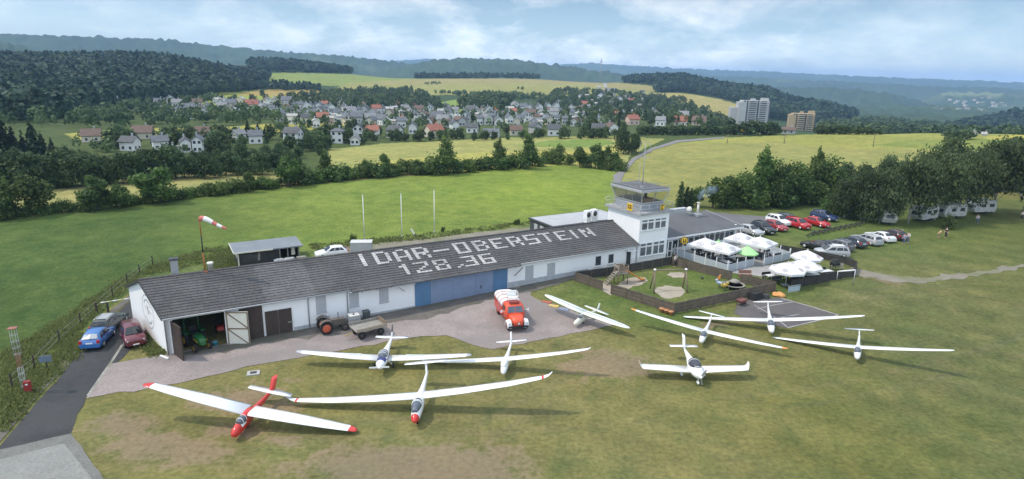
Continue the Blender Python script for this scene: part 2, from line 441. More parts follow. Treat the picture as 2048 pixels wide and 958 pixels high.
# ------------------------------------------------------------------ mesh building
class MB:
    def __init__(self):
        self.v, self.f, self.m, self.s = [], [], [], []
        self.M = Matrix.Identity(4)
    def add(self, vs_, fs, m=0, smooth_=False):
        b = len(self.v)
        M = self.M
        self.v += [tuple(M @ Vector(p)) for p in vs_]
        for f in fs:
            self.f.append(tuple(b + i for i in f)); self.m.append(m); self.s.append(smooth_)
        return self
    def box(self, c, s, m=0, rz=0.0, rx=0.0, ry=0.0, taper=1.0):
        x, y, z = s[0] / 2, s[1] / 2, s[2] / 2
        vs_ = [(-x, -y, -z), (x, -y, -z), (x, y, -z), (-x, y, -z), (-x * taper, -y * taper, z), (x * taper, -y * taper, z), (x * taper, y * taper, z), (-x * taper, y * taper, z)]
        R = Matrix.Translation(c)
        if rz or rx or ry:
            R = R @ Matrix.Rotation(rz, 4, 'Z') @ Matrix.Rotation(ry, 4, 'Y') @ Matrix.Rotation(rx, 4, 'X')
        return self.add([R @ Vector(p) for p in vs_], [(0, 3, 2, 1), (4, 5, 6, 7), (0, 1, 5, 4), (1, 2, 6, 5), (2, 3, 7, 6), (3, 0, 4, 7)], m)
    def beam(self, a, b, w, h, m=0):
        a, b = Vector(a), Vector(b)
        d = (b - a); L = d.length; d.normalize()
        s = d.cross(Vector((0, 0, 1)))
        if s.length < 1e-4:
            s = Vector((1, 0, 0))
        s.normalize(); u = s.cross(d).normalized()
        vs_ = [p + s * (i * w / 2) + u * (j * h / 2) for p in (a, b) for i, j in ((-1, -1), (1, -1), (1, 1), (-1, 1))]
        return self.add(vs_, [(0, 3, 2, 1), (4, 5, 6, 7), (0, 1, 5, 4), (1, 2, 6, 5), (2, 3, 7, 6), (3, 0, 4, 7)], m)
    def tube(self, pts, r, m=0, n=8, smooth_=True):
        pts = [Vector(p) for p in pts]
        rr = r if hasattr(r, '__len__') else [r] * len(pts)
        rings = []
        for i, p in enumerate(pts):
            d = (pts[min(i + 1, len(pts) - 1)] - pts[max(i - 1, 0)]).normalized()
            s = d.cross(Vector((0, 0, 1)))
            if s.length < 1e-3:
                s = d.cross(Vector((1, 0, 0)))
            s.normalize(); u = s.cross(d)
            rings.append([p + (s * math.cos(2 * PI * k / n) + u * math.sin(2 * PI * k / n)) * rr[i] for k in range(n)])
        return self.loft(rings, m, smooth_)
    def loft(self, rings, m=0, smooth_=True, caps=True, mfun=None):
        n = len(rings[0]); b = len(self.v)
        for r_ in rings:
            self.v += [tuple(self.M @ Vector(p)) for p in r_]
        for i in range(len(rings) - 1):
            for k in range(n):
                k2 = (k + 1) % n
                self.f.append((b + i * n + k, b + i * n + k2, b + (i + 1) * n + k2, b + (i + 1) * n + k))
                self.m.append(mfun(i, k) if mfun else m); self.s.append(smooth_)
        if caps:
            self.f.append(tuple(b + k for k in range(n))[::-1]); self.m.append(mfun(0, 0) if mfun else m); self.s.append(False)
            e = b + (len(rings) - 1) * n
            self.f.append(tuple(e + k for k in range(n))); self.m.append(mfun(len(rings) - 2, 0) if mfun else m); self.s.append(False)
        return self
    def lathe(self, prof, m=0, n=20, c=(0, 0, 0), smooth_=True):
        rings = [[(c[0] + r * math.cos(2 * PI * k / n), c[1] + r * math.sin(2 * PI * k / n), c[2] + z) for k in range(n)] for r, z in prof]
        return self.loft(rings, m, smooth_)
    def prism(self, poly, z0, z1, m=0):
        n = len(poly)
        vs_ = [(x, y, z0) for x, y in poly] + [(x, y, z1) for x, y in poly]
        fs = [tuple(range(n))[::-1], tuple(range(n, 2 * n))] + [(k, (k + 1) % n, n + (k + 1) % n, n + k) for k in range(n)]
        return self.add(vs_, fs, m)
    def disc(self, c, r, axis, m=0, n=16, t=.01):
        a = Vector(axis).normalized(); s = a.orthogonal().normalized(); u = a.cross(s)
        c = Vector(c)
        rings = [[c + a * o + (s * math.cos(2 * PI * k / n) + u * math.sin(2 * PI * k / n)) * r for k in range(n)] for o in (-t / 2, t / 2)]
        return self.loft(rings, m, False)
    def ell(self, c, r, m=0, n=12, h=8):
        rings = []
        for j in range(1, h):
            t = PI * j / h
            rings.append([(c[0] + r[0] * math.sin(t) * math.cos(2 * PI * k / n), c[1] + r[1] * math.sin(t) * math.sin(2 * PI * k / n), c[2] - r[2] * math.cos(t)) for k in range(n)])
        return self.loft(rings, m, True)
    def build(self, name, mats, parent=None, loc=None, rz=0.0, sub=0):
        me = bpy.data.meshes.new(name)
        me.from_pydata(self.v, [], self.f)
        if not isinstance(mats, (list, tuple)):
            mats = [mats]
        for q in mats:
            me.materials.append(q)
        me.polygons.foreach_set('material_index', self.m)
        me.polygons.foreach_set('use_smooth', self.s)
        bm = bmesh.new(); bm.from_mesh(me)
        bmesh.ops.recalc_face_normals(bm, faces=bm.faces)
        bm.to_mesh(me); bm.free()
        o = bpy.data.objects.new(name, me)
        COL.objects.link(o)
        if parent is not None:
            o.parent = parent
        if loc is not None:
            o.location = loc
        if rz:
            o.rotation_euler.z = rz
        return o
def mesh_np(name, V, F, mats, tint=None, smooth_=False, parent=None, color=None):
    """fast mesh of equal-sized faces from arrays"""
    k = F.shape[1]
    me = bpy.data.meshes.new(name)
    me.vertices.add(len(V)); me.vertices.foreach_set('co', np.ascontiguousarray(V, np.float32).ravel())
    me.loops.add(F.size); me.loops.foreach_set('vertex_index', np.ascontiguousarray(F, np.int32).ravel())
    me.polygons.add(len(F))
    me.polygons.foreach_set('loop_start', np.arange(0, F.size, k, dtype=np.int32))
    if smooth_:
        me.polygons.foreach_set('use_smooth', np.ones(len(F), bool))
    for q in (mats if isinstance(mats, (list, tuple)) else [mats]):
        me.materials.append(q)
    if tint is not None:
        a_ = me.attributes.new('tint', 'FLOAT', 'POINT'); a_.data.foreach_set('value', np.ascontiguousarray(tint, np.float32))
    if color is not None:
        a_ = me.attributes.new('cover', 'FLOAT_COLOR', 'POINT')
        a_.data.foreach_set('color', np.ascontiguousarray(color, np.float32).ravel())
    me.update(calc_edges=True)
    o = bpy.data.objects.new(name, me)
    COL.objects.link(o)
    if parent is not None:
        o.parent = parent
    return o
def tag(o, label=None, cat=None, group=None, kind=None):
    if label: o['label'] = label
    if cat: o['category'] = cat
    if group: o['group'] = group
    if kind: o['kind'] = kind
    return o
def thing(name, label, cat, loc=(0, 0, 0), rz=0.0, group=None):
    o = bpy.data.objects.new(name, None)
    o.empty_display_size = .3
    COL.objects.link(o)
    o.location = loc
    o.rotation_euler.z = rz
    return tag(o, label, cat, group)
def copy_tree(o, parent=None):
    c = o.copy(); COL.objects.link(c); c.parent = parent
    for ch in list(o.children):
        copy_tree(ch, c)
    return c
def facing(a, b):
    return math.atan2(b[1] - a[1], b[0] - a[0])

# ------------------------------------------------------------------ the ground sheet
def inpoly(px, py, poly):
    px = np.asarray(px); py = np.asarray(py)
    r = np.zeros(px.shape, bool)
    n = len(poly)
    for i in range(n):
        x1, y1 = poly[i]; x2, y2 = poly[(i + 1) % n]
        if y1 == y2:
            continue
        c = ((y1 > py) != (y2 > py)) & (px < (x2 - x1) * (py - y1) / (y2 - y1) + x1)
        r ^= c
    return r
def blob(px, py, x, y, rx, ry):
    return np.exp(-(((px - x) / rx) ** 2 + ((py - y) / ry) ** 2))
FIELDS = [   # image polygon, distance range, albedo
    ([(-400, 560), (-100, 455), (0, 441), (200, 417), (400, 390), (700, 362), (1000, 338), (1130, 330), (1215, 338), (1245, 350), (1235, 372), (1215, 440), (1100, 440), (1000, 470), (620, 520), (290, 560), (240, 600), (160, 660), (100, 690), (0, 770), (-400, 900)], 25, 235, (.115, .195, .035)),
    ([(-300, 470), (-60, 395), (100, 378), (260, 366), (420, 352), (560, 343), (640, 352), (600, 362), (380, 392), (0, 440), (-100, 500)], 80, 260, (.27, .255, .10)),
    ([(640, 355), (660, 298), (760, 288), (1000, 276), (1240, 272), (1330, 278), (1262, 310), (1240, 345), (1130, 332), (900, 346)], 120, 300, (.29, .285, .10)),
    ([(600, 360), (680, 336), (800, 318), (960, 304), (1120, 300), (1240, 292), (1240, 345), (1130, 332), (900, 346)], 120, 300, (.37, .34, .10)),
    ([(1030, 292), (1100, 281), (1210, 278), (1235, 288), (1150, 296)], 120, 300, (.17, .23, .06)),
    ([(1262, 318), (1310, 294), (1400, 282), (1560, 277), (2048, 285), (2400, 290), (2400, 380), (1900, 345), (1560, 360), (1420, 392), (1330, 410), (1230, 395), (1225, 360)], 95, 320, (.255, .25, .085)),
    ([(1330, 290), (1400, 277), (1700, 266), (2100, 262), (2400, 262), (2400, 300), (2048, 300), (1900, 301), (1650, 296), (1560, 284), (1400, 287)], 150, 380, (.27, .27, .075)),
    ([(1740, 290), (1840, 278), (1900, 281), (1960, 276), (2048, 270), (2400, 268), (2400, 290), (2048, 296), (1880, 300)], 150, 420, (.20, .23, .06)),
    ([(1960, 275), (2048, 268), (2400, 268), (2400, 276), (2048, 276), (1990, 280)], 150, 420, (.37, .33, .08)),
    ([(130, 268), (260, 256), (420, 256), (520, 248), (640, 245), (700, 250), (600, 262), (420, 268), (300, 276), (150, 280)], 240, 420, (.32, .30, .08)),
    ([(400, 210), (430, 186), (520, 180), (640, 182), (620, 200), (560, 208), (470, 212)], 380, 900, (.27, .30, .07)),
    ([(470, 190), (520, 179), (640, 180), (632, 190), (560, 192)], 420, 950, (.34, .25, .09)),
    ([(528, 168), (535, 146), (640, 146), (830, 152), (840, 162), (690, 172), (600, 170)], 700, 1250, (.21, .25, .07)),
    ([(640, 196), (660, 180), (700, 165), (820, 158), (980, 154), (1130, 156), (1310, 172), (1310, 190), (1270, 198), (1160, 186), (1110, 196), (1050, 192), (900, 190), (760, 190)], 540, 1500, (.27, .26, .09)),
    ([(700, 172), (900, 156), (1130, 156), (1310, 172), (1310, 182), (1130, 168), (900, 166)], 640, 1500, (.29, .25, .10)),
    ([(880, 232), (880, 205), (960, 190), (1010, 194), (960, 215), (920, 232)], 380, 900, (.20, .27, .07)),
    ([(1310, 186), (1360, 186), (1430, 196), (1490, 212), (1500, 236), (1470, 236), (1400, 216), (1320, 206)], 600, 1100, (.33, .28, .10)),
    ([(1570, 180), (1640, 178), (1640, 184), (1580, 185)], 900, 1400, (.3, .32, .13)),
]
def cover(x, y, z):
    d = np.hypot(x, y)
    px, py = project(np.stack([x, y, z], -1))
    vis = y > 12
    N = len(x)
    n1 = fbm(x / 7, y / 7, 3); n2 = fbm(x / 25, y / 25, 9); n3 = fbm(x / 2.2, y / 2.2, 21, 2)
    C = np.empty((N, 3)); F = np.zeros(N)
    C[:] = (.158, .152, .050)
    # worn, drier and reddish bare ground on the airfield
    dry = np.clip(.38 + .55 * n2 + .35 * n1, 0, 1)
    g = np.stack([C, np.tile((.195, .172, .080), (N, 1))], 0)
    C = g[0] * (1 - dry[:, None]) + g[1] * dry[:, None]
    lush = np.clip(.9 * n1 - .2 + .4 * n3, 0, 1) * .6
    C = C * (1 - lush[:, None]) + np.array((.095, .138, .034)) * lush[:, None]
    bare = np.zeros(N)
    for b_ in [(830, 940, 260, 60, .9), (1215, 735, 120, 38, .9), (1180, 712, 60, 20, .5), (480, 800, 160, 34, .85), (260, 850, 110, 50, .75), (330, 900, 170, 50, .8), (440, 860, 110, 24, .7), (560, 762, 120, 14, .5), (1780, 560, 90, 22, .4), (1760, 610, 180, 30, .3), (1500, 690, 160, 16, .25), (1440, 650, 60, 12, .5), (560, 880, 140, 40, .45), (980, 800, 200, 30, .2)]:
        bare = np.maximum(bare, b_[4] * blob(px, py, *b_[:4]))
    bare = np.clip(bare * 1.15 + .35 * n1 * np.sqrt(bare) - .06, 0, 1) * vis * (d < 115)
    # wheel tracks and mowing lines on the grass
    trk = np.zeros(N)
    for cx_, cy_, r0 in [(-20, 190, 150.0), (-20, 190, 152.2), (70, -20, 92.0), (70, -20, 93.9), (140, 120, 88.0), (140, 120, 90.0), (10, -60, 117.0)]:
        q = np.hypot(x - cx_, y - cy_) - r0 + .5 * n2
        trk = np.maximum(trk, np.exp(-(q / .32) ** 2) * np.clip(.5 + n1, 0, 1))
    trk = (trk * vis * (d < 115) * .45)[:, None]
    C = C * (1 - trk) + np.array((.20, .165, .10)) * trk
    rs = (vis * smooth((px - 1250) / 700) * (py > 400))[:, None]  # right-hand grass darkened, lens vignetting put into its colour
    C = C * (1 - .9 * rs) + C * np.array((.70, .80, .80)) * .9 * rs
    mow = (.06 * np.sin((x * .53 + y * .85) * 2 * PI / 5.5 + n2))[:, None]
    C = C * (1 + mow)
    # greener turf round the playground, the car park and the far right
    gr = np.clip(blob(px, py, 1190, 590, 130, 40) + blob(px, py, 1390, 560, 150, 40) + blob(px, py, 1330, 640, 120, 25) + blob(px, py, 1650, 450, 330, 70) + blob(px, py, 1560, 570, 90, 40), 0, 1) * vis
    gr = np.clip(gr + .35 * n1 * gr, 0, 1) * .8
    C = C * (1 - gr[:, None]) + np.array((.088, .135, .034)) * gr[:, None]
    ed = (vis * smooth((np.interp(py, [560, 700, 800, 870, 1000], [260, 170, 90, 20, -80]) - px) / 30))[:, None] * .8
    C = C * (1 - ed) + np.array((.085, .125, .034)) * ed
    # beyond the airfield
    far = (d > 120) & vis & (py < 345)
    C[far] = (.075, .10, .035)
    wood = (d > 480) & vis
    C[wood] = (.050, .078, .034); 
    F[(d > 640) & vis] = 1
    for poly, d0, d1, col in FIELDS:
        k = vis & (d > d0) & (d < d1)
        idx = np.nonzero(k)[0]
        w = 2.2 if d0 < 200 else 1.2
        qx = px[idx] + w * 1.5 * fbm(x[idx] / 9, y[idx] / 9, 31); qy = py[idx] + w * .5 * fbm(x[idx] / 6, y[idx] / 6, 37)
        m_ = inpoly(qx, qy, poly)
        hit = idx[m_]
        C[hit] = np.array(col) * (1 + .10 * n2[hit] + .10 * n1[hit])[:, None]
        F[hit] = 0
    # the meadow behind the hangar: yellower to the middle; darker green at left, partly painted cloud shade
    k = vis & inpoly(px, py, FIELDS[0][0]) & (d < 235) & (d > 25)
    t = np.clip(smooth((px - 200) / 550) + .25 * n2, 0, 1)[k, None]
    C[k] = (np.array((.068, .104, .030)) * (1 - t) + np.array((.168, .218, .048)) * t) * (1 + .08 * n2[k] + .07 * n1[k])[:, None]
    br = (blob(px, py, 1080, 385, 170, 45) * .7)[k, None]
    C[k] = C[k] * (1 - br) + np.array((.21, .275, .045)) * br
    st = np.clip(1 - np.abs(py - (470 - .09 * px + 60)) / 14, 0, 1)[k, None] * .25
    C[k] = C[k] * (1 - st) + np.array((.13, .18, .05)) * st
    # rank edge of the meadow along the fence and behind the hangar
    e_ = np.clip(1 - np.abs(py - np.interp(px, [0, 80, 180, 270, 420, 640, 830, 1100], [735, 690, 620, 560, 535, 502, 478, 448])) / np.interp(px, [0, 300, 1100], [26, 18, 9]), 0, 1) * vis * (px < 1120) * (.75 + .5 * n3)
    e_ = np.clip(e_, 0, .8)[:, None]
    C = C * (1 - e_) + np.array((.12, .145, .055)) * e_
    C *= (1 + .10 * n3)[:, None]
    # far wooded ridges, with a few clearings and blocks of paler wood
    k = (d > 1300) & vis
    big = fbm(x / 180, y / 180, 51); tr = fbm(x / 22, y / 22, 57)
    C[k & (F > .5)] *= (1 + .35 * big + .30 * tr)[k & (F > .5), None]
    k2 = k & (d > 2000) & (big > .42) & (px > 600)
    C[k2] = (.09, .112, .05)
    k3 = k & (d > 3000) & (np.abs(px - 1945) < 60) & (np.abs(py - 189) < 3)
    C[k3] = (.17, .20, .09); 
    return np.clip(C, .008, .6), F, bare
rad = np.concatenate([[0.0, 3, 8, 14, 20, 25], np.geomspace(28, 420, 330), np.geomspace(424, 9500, 235)])
azs = np.concatenate([np.linspace(-180, -60, 25)[:-1], np.linspace(-60, -44, 17)[:-1], np.arange(-44, 44.01, .125), np.linspace(44, 60, 17)[1:], np.linspace(60, 180, 25)[1:-1]])
_A, _D = np.meshgrid(R_(1) * azs, rad)
_X, _Y = _D * np.sin(_A), _D * np.cos(_A)
_gx, _gy = _X.ravel(), _Y.ravel()
_gz = terrain(_gx, _gy)
_d = np.hypot(_gx, _gy)
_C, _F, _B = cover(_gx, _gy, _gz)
_gz = _gz + np.where(_F > .5, smooth((_d - 1250) / 300) * (9 * vnoise(_gx / 24, _gy / 24, 3) + 5 * vnoise(_gx / 11, _gy / 11, 8)), 0)
na = len(azs)
_i, _j = np.meshgrid(np.arange(len(rad) - 1), np.arange(na), indexing='ij')
_j2 = (_j + 1) % na
_faces = np.stack([_i * na + _j, _i * na + _j2, (_i + 1) * na + _j2, (_i + 1) * na + _j], -1).reshape(-1, 4)
m, t, p, out = new_mat('grass_and_field_ground')
_at = _n(t, 'ShaderNodeAttribute'); _at.attribute_name = 'cover'
_pos = coord(t, 'World')
na_ = noise(t, _pos, 2.6, 5, .7)
nb_ = noise(t, _pos, .42, 5, .62, .5)
nc_ = noise(t, _pos, .06, 4, .6)
c1 = mixc(t, 1.0, _at.outputs['Color'], ramp(t, na_, (.28, .62), (.72, 1.32)), 'MULTIPLY')
c2 = mixc(t, 1.0, c1, ramp(t, nb_, (.30, (.70, .80, .76)), (.70, (1.26, 1.17, 1.14))), 'MULTIPLY')
c3 = mixc(t, 1.0, c2, ramp(t, nc_, (.32, (.88, .93, .90)), (.68, (1.10, 1.06, 1.05))), 'MULTIPLY')
ad = _n(t, 'ShaderNodeMath', operation='MULTIPLY_ADD'); ad.inputs[1].default_value = 1.5; t.links.new(nb_, ad.inputs[0]); t.links.new(_at.outputs['Alpha'], ad.inputs[2])
ad2 = _n(t, 'ShaderNodeMath', operation='MULTIPLY_ADD'); ad2.inputs[1].default_value = .7; t.links.new(na_, ad2.inputs[0]); t.links.new(ad.outputs[0], ad2.inputs[2])
mk = _n(t, 'ShaderNodeMapRange', interpolation_type='SMOOTHSTEP'); mk.inputs[1].default_value = 1.42; mk.inputs[2].default_value = 1.78; mk.inputs[4].default_value = .7
t.links.new(ad2.outputs[0], mk.inputs[0])
soil = mixc(t, 1.0, ramp(t, nc_, (.35, (.21, .165, .115)), (.65, (.255, .18, .125))), ramp(t, na_, (.28, .78), (.72, 1.2)), 'MULTIPLY')
c3 = mixc(t, mk.outputs[0], c3, soil)
t.links.new(c3, p.inputs['Base Color'])
p.inputs['Roughness'].default_value = .95; p.inputs['Specular IOR Level'].default_value = .1
bump(t, p, na_, .5, .08)
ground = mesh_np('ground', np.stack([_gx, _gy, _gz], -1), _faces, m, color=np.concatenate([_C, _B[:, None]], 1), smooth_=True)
tag(ground, kind='structure')

# ------------------------------------------------------------------ paved and bare areas laid on the ground
def area_mat(name, col, var=.14, patches=None, wear=.0, rough=.9, sc=1.0):
    m, t, p, out = new_mat(name)
    v = coord(t, 'World')
    n1 = noise(t, v, .55 * sc, 6, .62, .3); n2 = noise(t, v, 7 * sc, 3, .6)
    c = ramp(t, n1, (.3, tuple(x * (1 - var) for x in col)), (.7, tuple(x * (1 + var) for x in col)))
    c = mixc(t, 1.0, c, ramp(t, n2, (.3, .80), (.7, 1.18)), 'MULTIPLY')
    if patches:
        n3 = noise(t, v, .16 * sc, 5, .6, .6)
        c = mixc(t, ramp(t, n3, (.46, 0.0), (.60, wear)), c, patches)
    t.links.new(c, p.inputs['Base Color']); p.inputs['Roughness'].default_value = rough
    p.inputs['Specular IOR Level'].default_value = .25
    bump(t, p, n2, .25, .02)
    return m
def pix_poly(pts):
    return [at(*q).xy for q in pts]
def sheet(name, poly, dz, material, step=1.0, jitter=0.0, seed=1, kind='structure'):
    """a sheet draped over the ground inside the world polygon"""
    rnd = random.Random(seed)
    bnd = []
    n = len(poly)
    for i in range(n):
        a, b = Vector(poly[i]), Vector(poly[(i + 1) % n])
        k = max(1, int((b - a).length / step))
        nn = Vector((-(b - a).y, (b - a).x)).normalized() if (b - a).length > 0 else Vector((0, 0))
        for q in range(k):
            o_ = 0 if q == 0 else rnd.gauss(0, jitter)
            bnd.append(a.lerp(b, q / k) + nn * o_)
    xs = [q.x for q in bnd]; ys = [q.y for q in bnd]
    gx_, gy_ = np.meshgrid(np.arange(min(xs), max(xs), step), np.arange(min(ys), max(ys), step))
    P = np.stack([gx_.ravel(), gy_.ravel()], -1)
    P = P[inpoly(P[:, 0], P[:, 1], [(q.x, q.y) for q in bnd])]
    if len(P):
        B = np.array([(q.x, q.y) for q in bnd])
        dm = np.sqrt(((P[:, None] - B[None]) ** 2).sum(-1)).min(1)
        P = P[dm > step * .35]
    pts = bnd + [Vector(q) for q in P]
    r = geometry.delaunay_2d_cdt(pts, [(i, (i + 1) % len(bnd)) for i in range(len(bnd))], [], 1, 1e-5)
    V = np.array([(q.x, q.y) for q in r[0]])
    z = terrain(V[:, 0], V[:, 1]) + dz
    me = bpy.data.meshes.new(name)
    me.from_pydata([(a, b, c) for (a, b), c in zip(V, z)], [], [tuple(f) for f in r[2]])
    me.materials.append(material)
    bm = bmesh.new(); bm.from_mesh(me); bmesh.ops.recalc_face_normals(bm, faces=bm.faces)
    if sum(f.normal.z for f in bm.faces) < 0:
        bmesh.ops.reverse_faces(bm, faces=bm.faces)
    for f in bm.faces: f.smooth = True
    bm.to_mesh(me); bm.free()
    o = bpy.data.objects.new(name, me); COL.objects.link(o)
    return tag(o, kind=kind)
def strip(name, line, w, dz, material, step=.5):
    """a narrow painted line or kerb along a world polyline"""
    L, Rr = [], []
    for i, q in enumerate(line):
        a, b = Vector(line[max(i - 1, 0)]), Vector(line[min(i + 1, len(line) - 1)])
        nn = Vector((-(b - a).y, (b - a).x)).normalized() * w / 2
        L.append(Vector(q) + nn); Rr.append(Vector(q) - nn)
    return sheet(name, L + Rr[::-1], dz, material, step)
_h0, _he, _hn = Vector((-30.016, 50.207)), Vector((.85725, .5149)), Vector((-.5149, .85725))
def _hl(s, w): return _h0 + _he * s + _hn * w
A_ASPH = area_mat('road_asphalt', (.050, .051, .053), .16, (.072, .072, .071), .5)
A_APRON = area_mat('pink_grey_apron_asphalt', (.285, .242, .228), .13, (.21, .188, .178), .7, sc=.8)
A_CONC = area_mat('concrete_slab', (.24, .24, .225), .08, (.19, .19, .175), .5)
A_CONC2 = area_mat('worn_concrete_edge', (.17, .17, .155), .12)
A_SAND = area_mat('playground_sand', (.36, .31, .25), .12, (.34, .30, .22), .5)
A_COURT = area_mat('old_dark_asphalt', (.115, .105, .105), .12, (.14, .125, .115), .6)
A_PARK = area_mat('car_park_asphalt', (.15, .147, .155), .10, (.17, .165, .165), .6)
A_TRACK = area_mat('gravel_track', (.225, .205, .16), .15, (.16, .165, .085), .9)
A_LINE = area_mat('worn_white_line', (.36, .35, .34), .25, (.2, .19, .18), .7, sc=3)
A_GREYLINE = area_mat('pale_edge_stones', (.30, .29, .26), .2, (.15, .15, .1), .7, sc=2)
A_DIRT = area_mat('dirty_ground_strip', (.135, .122, .108), .25, (.11, .11, .075), .6, sc=1.5)
A_TERR = area_mat('terrace_paving', (.33, .32, .31), .08, (.28, .27, .26), .5)
A_FROAD = area_mat('distant_road_asphalt', (.21, .20, .20), .06)
sheet('access_road', pix_poly([(-160, 1080), (0, 893), (62, 820), (130, 742), (165, 692), (215, 640), (262, 602), (300, 565), (330, 568), (300, 620), (290, 668), (246, 716), (205, 752), (172, 797), (150, 845), (140, 872), (0, 900), (-160, 1100)]), .03, A_ASPH, 1.0, .06, 3)
sheet('hangar_apron', pix_poly([(172, 797), (205, 752), (222, 728)]) + [_hl(q, .12) for q in (-.4, 8, 16, 24, 32, 38)] + pix_poly([(1062, 592), (1078, 601), (1137, 616), (1170, 634), (1232, 650), (1100, 676), (985, 699), (945, 690), (893, 671), (842, 673), (700, 697), (520, 729), (330, 771)]), .034, A_APRON, 1.0, .13, 4)
sheet('dirt_strip', [_hl(q, .12) for q in (0, 10, 20, 30, 40, 46.3)] + [_hl(46.2, -.8), _hl(42, -1.4), _hl(37, -2.2), _hl(34, -2.0), _hl(28, -2.4), _hl(22, -3.2), _hl(19, -2.6), _hl(14, -2.9), _hl(10, -1.6), _hl(6, -1.9), _hl(2, -1.2)], .042, A_DIRT, .8, .25, 5)
sheet('worn_concrete_edge', pix_poly([(-160, 1100), (0, 900), (142, 868), (200, 945), (232, 1010), (-160, 1150)]), .038, A_CONC2, 1.0, .03, 6)
sheet('concrete_slab', pix_poly([(-160, 1110), (0, 920), (128, 888), (180, 952), (210, 1010), (-160, 1160)]), .046, A_CONC, 1.0, .01, 7)
strip('road_edge_line', pix_poly([(176, 792), (205, 750), (222, 726), (245, 690)]), .22, .046, A_GREYLINE)
strip('gravel_verge', pix_poly([(-120, 1010), (0, 872), (60, 800), (128, 730), (160, 688), (212, 634), (268, 590)]), .7, .046, A_DIRT, .6)
sheet('old_court', pix_poly([(1468, 626), (1480, 602), (1560, 595), (1680, 630), (1574, 657), (1500, 642)]), .03, A_COURT, 1.0, .05, 8)
strip('court_line', pix_poly([(1562, 597), (1620, 613), (1676, 630)]), .18, .038, A_LINE)
strip('court_line', pix_poly([(1676, 631), (1630, 643), (1575, 656)]), .18, .038, A_LINE)
strip('court_line', pix_poly([(1508, 610), (1545, 632), (1574, 654)]), .15, .038, A_LINE)
strip('court_line', pix_poly([(1515, 618), (1550, 610), (1588, 604)]), .12, .038, A_LINE)
strip('court_line', pix_poly([(1545, 640), (1570, 634), (1598, 629)]), .12, .038, A_LINE)
sheet('car_park', pix_poly([(1340, 440), (1420, 424), (1560, 436), (1610, 446), (1560, 458), (1500, 470), (1480, 480)]), .03, A_PARK, 1.5, .08, 9)
sheet('gravel_track', pix_poly([(1702, 534), (1770, 549), (1850, 556), (1950, 544), (2060, 527), (2200, 505), (2200, 511), (2060, 533), (1960, 551), (1850, 567), (1790, 566), (1702, 549)]), .03, A_TRACK, .8, .3, 10)
sheet('service_yard', pix_poly([(640, 500), (760, 486), (900, 472), (1040, 456), (1110, 452), (1110, 462), (900, 486), (660, 516)]), .03, A_TRACK, 1.5, .2, 11)
sheet('country_road', pix_poly([(1226, 352), (1238, 344), (1264, 318), (1300, 298), (1352, 281), (1450, 274), (1450, 276.5), (1358, 285), (1308, 300), (1272, 320), (1248, 348), (1240, 368), (1228, 366)]), .12, A_FROAD, 3.0, 0, 12)

# ------------------------------------------------------------------ air: pale even haze over the whole scene
def build_haze():
    m = bpy.data.materials.new('haze_air'); m.use_nodes = True
    t = m.node_tree; t.nodes.clear()
    o_ = _n(t, 'ShaderNodeOutputMaterial'); v = _n(t, 'ShaderNodeVolumePrincipled')
    v.inputs['Color'].default_value = (.40, .62, 1.0, 1)
    v.inputs['Density'].default_value = HAZE
    v.inputs['Anisotropy'].default_value = .0
    t.links.new(v.outputs[0], o_.inputs['Volume'])
    b = MB(); zlo, zhi = float(_gz.min()) - 1, max(float(_gz.max()), 120) + 6
    b.box((0, 0, (zlo + zhi) / 2), (19200, 19200, zhi - zlo))
    h = b.build('haze', m)
    tag(h, kind='stuff')
HAZE = .00014

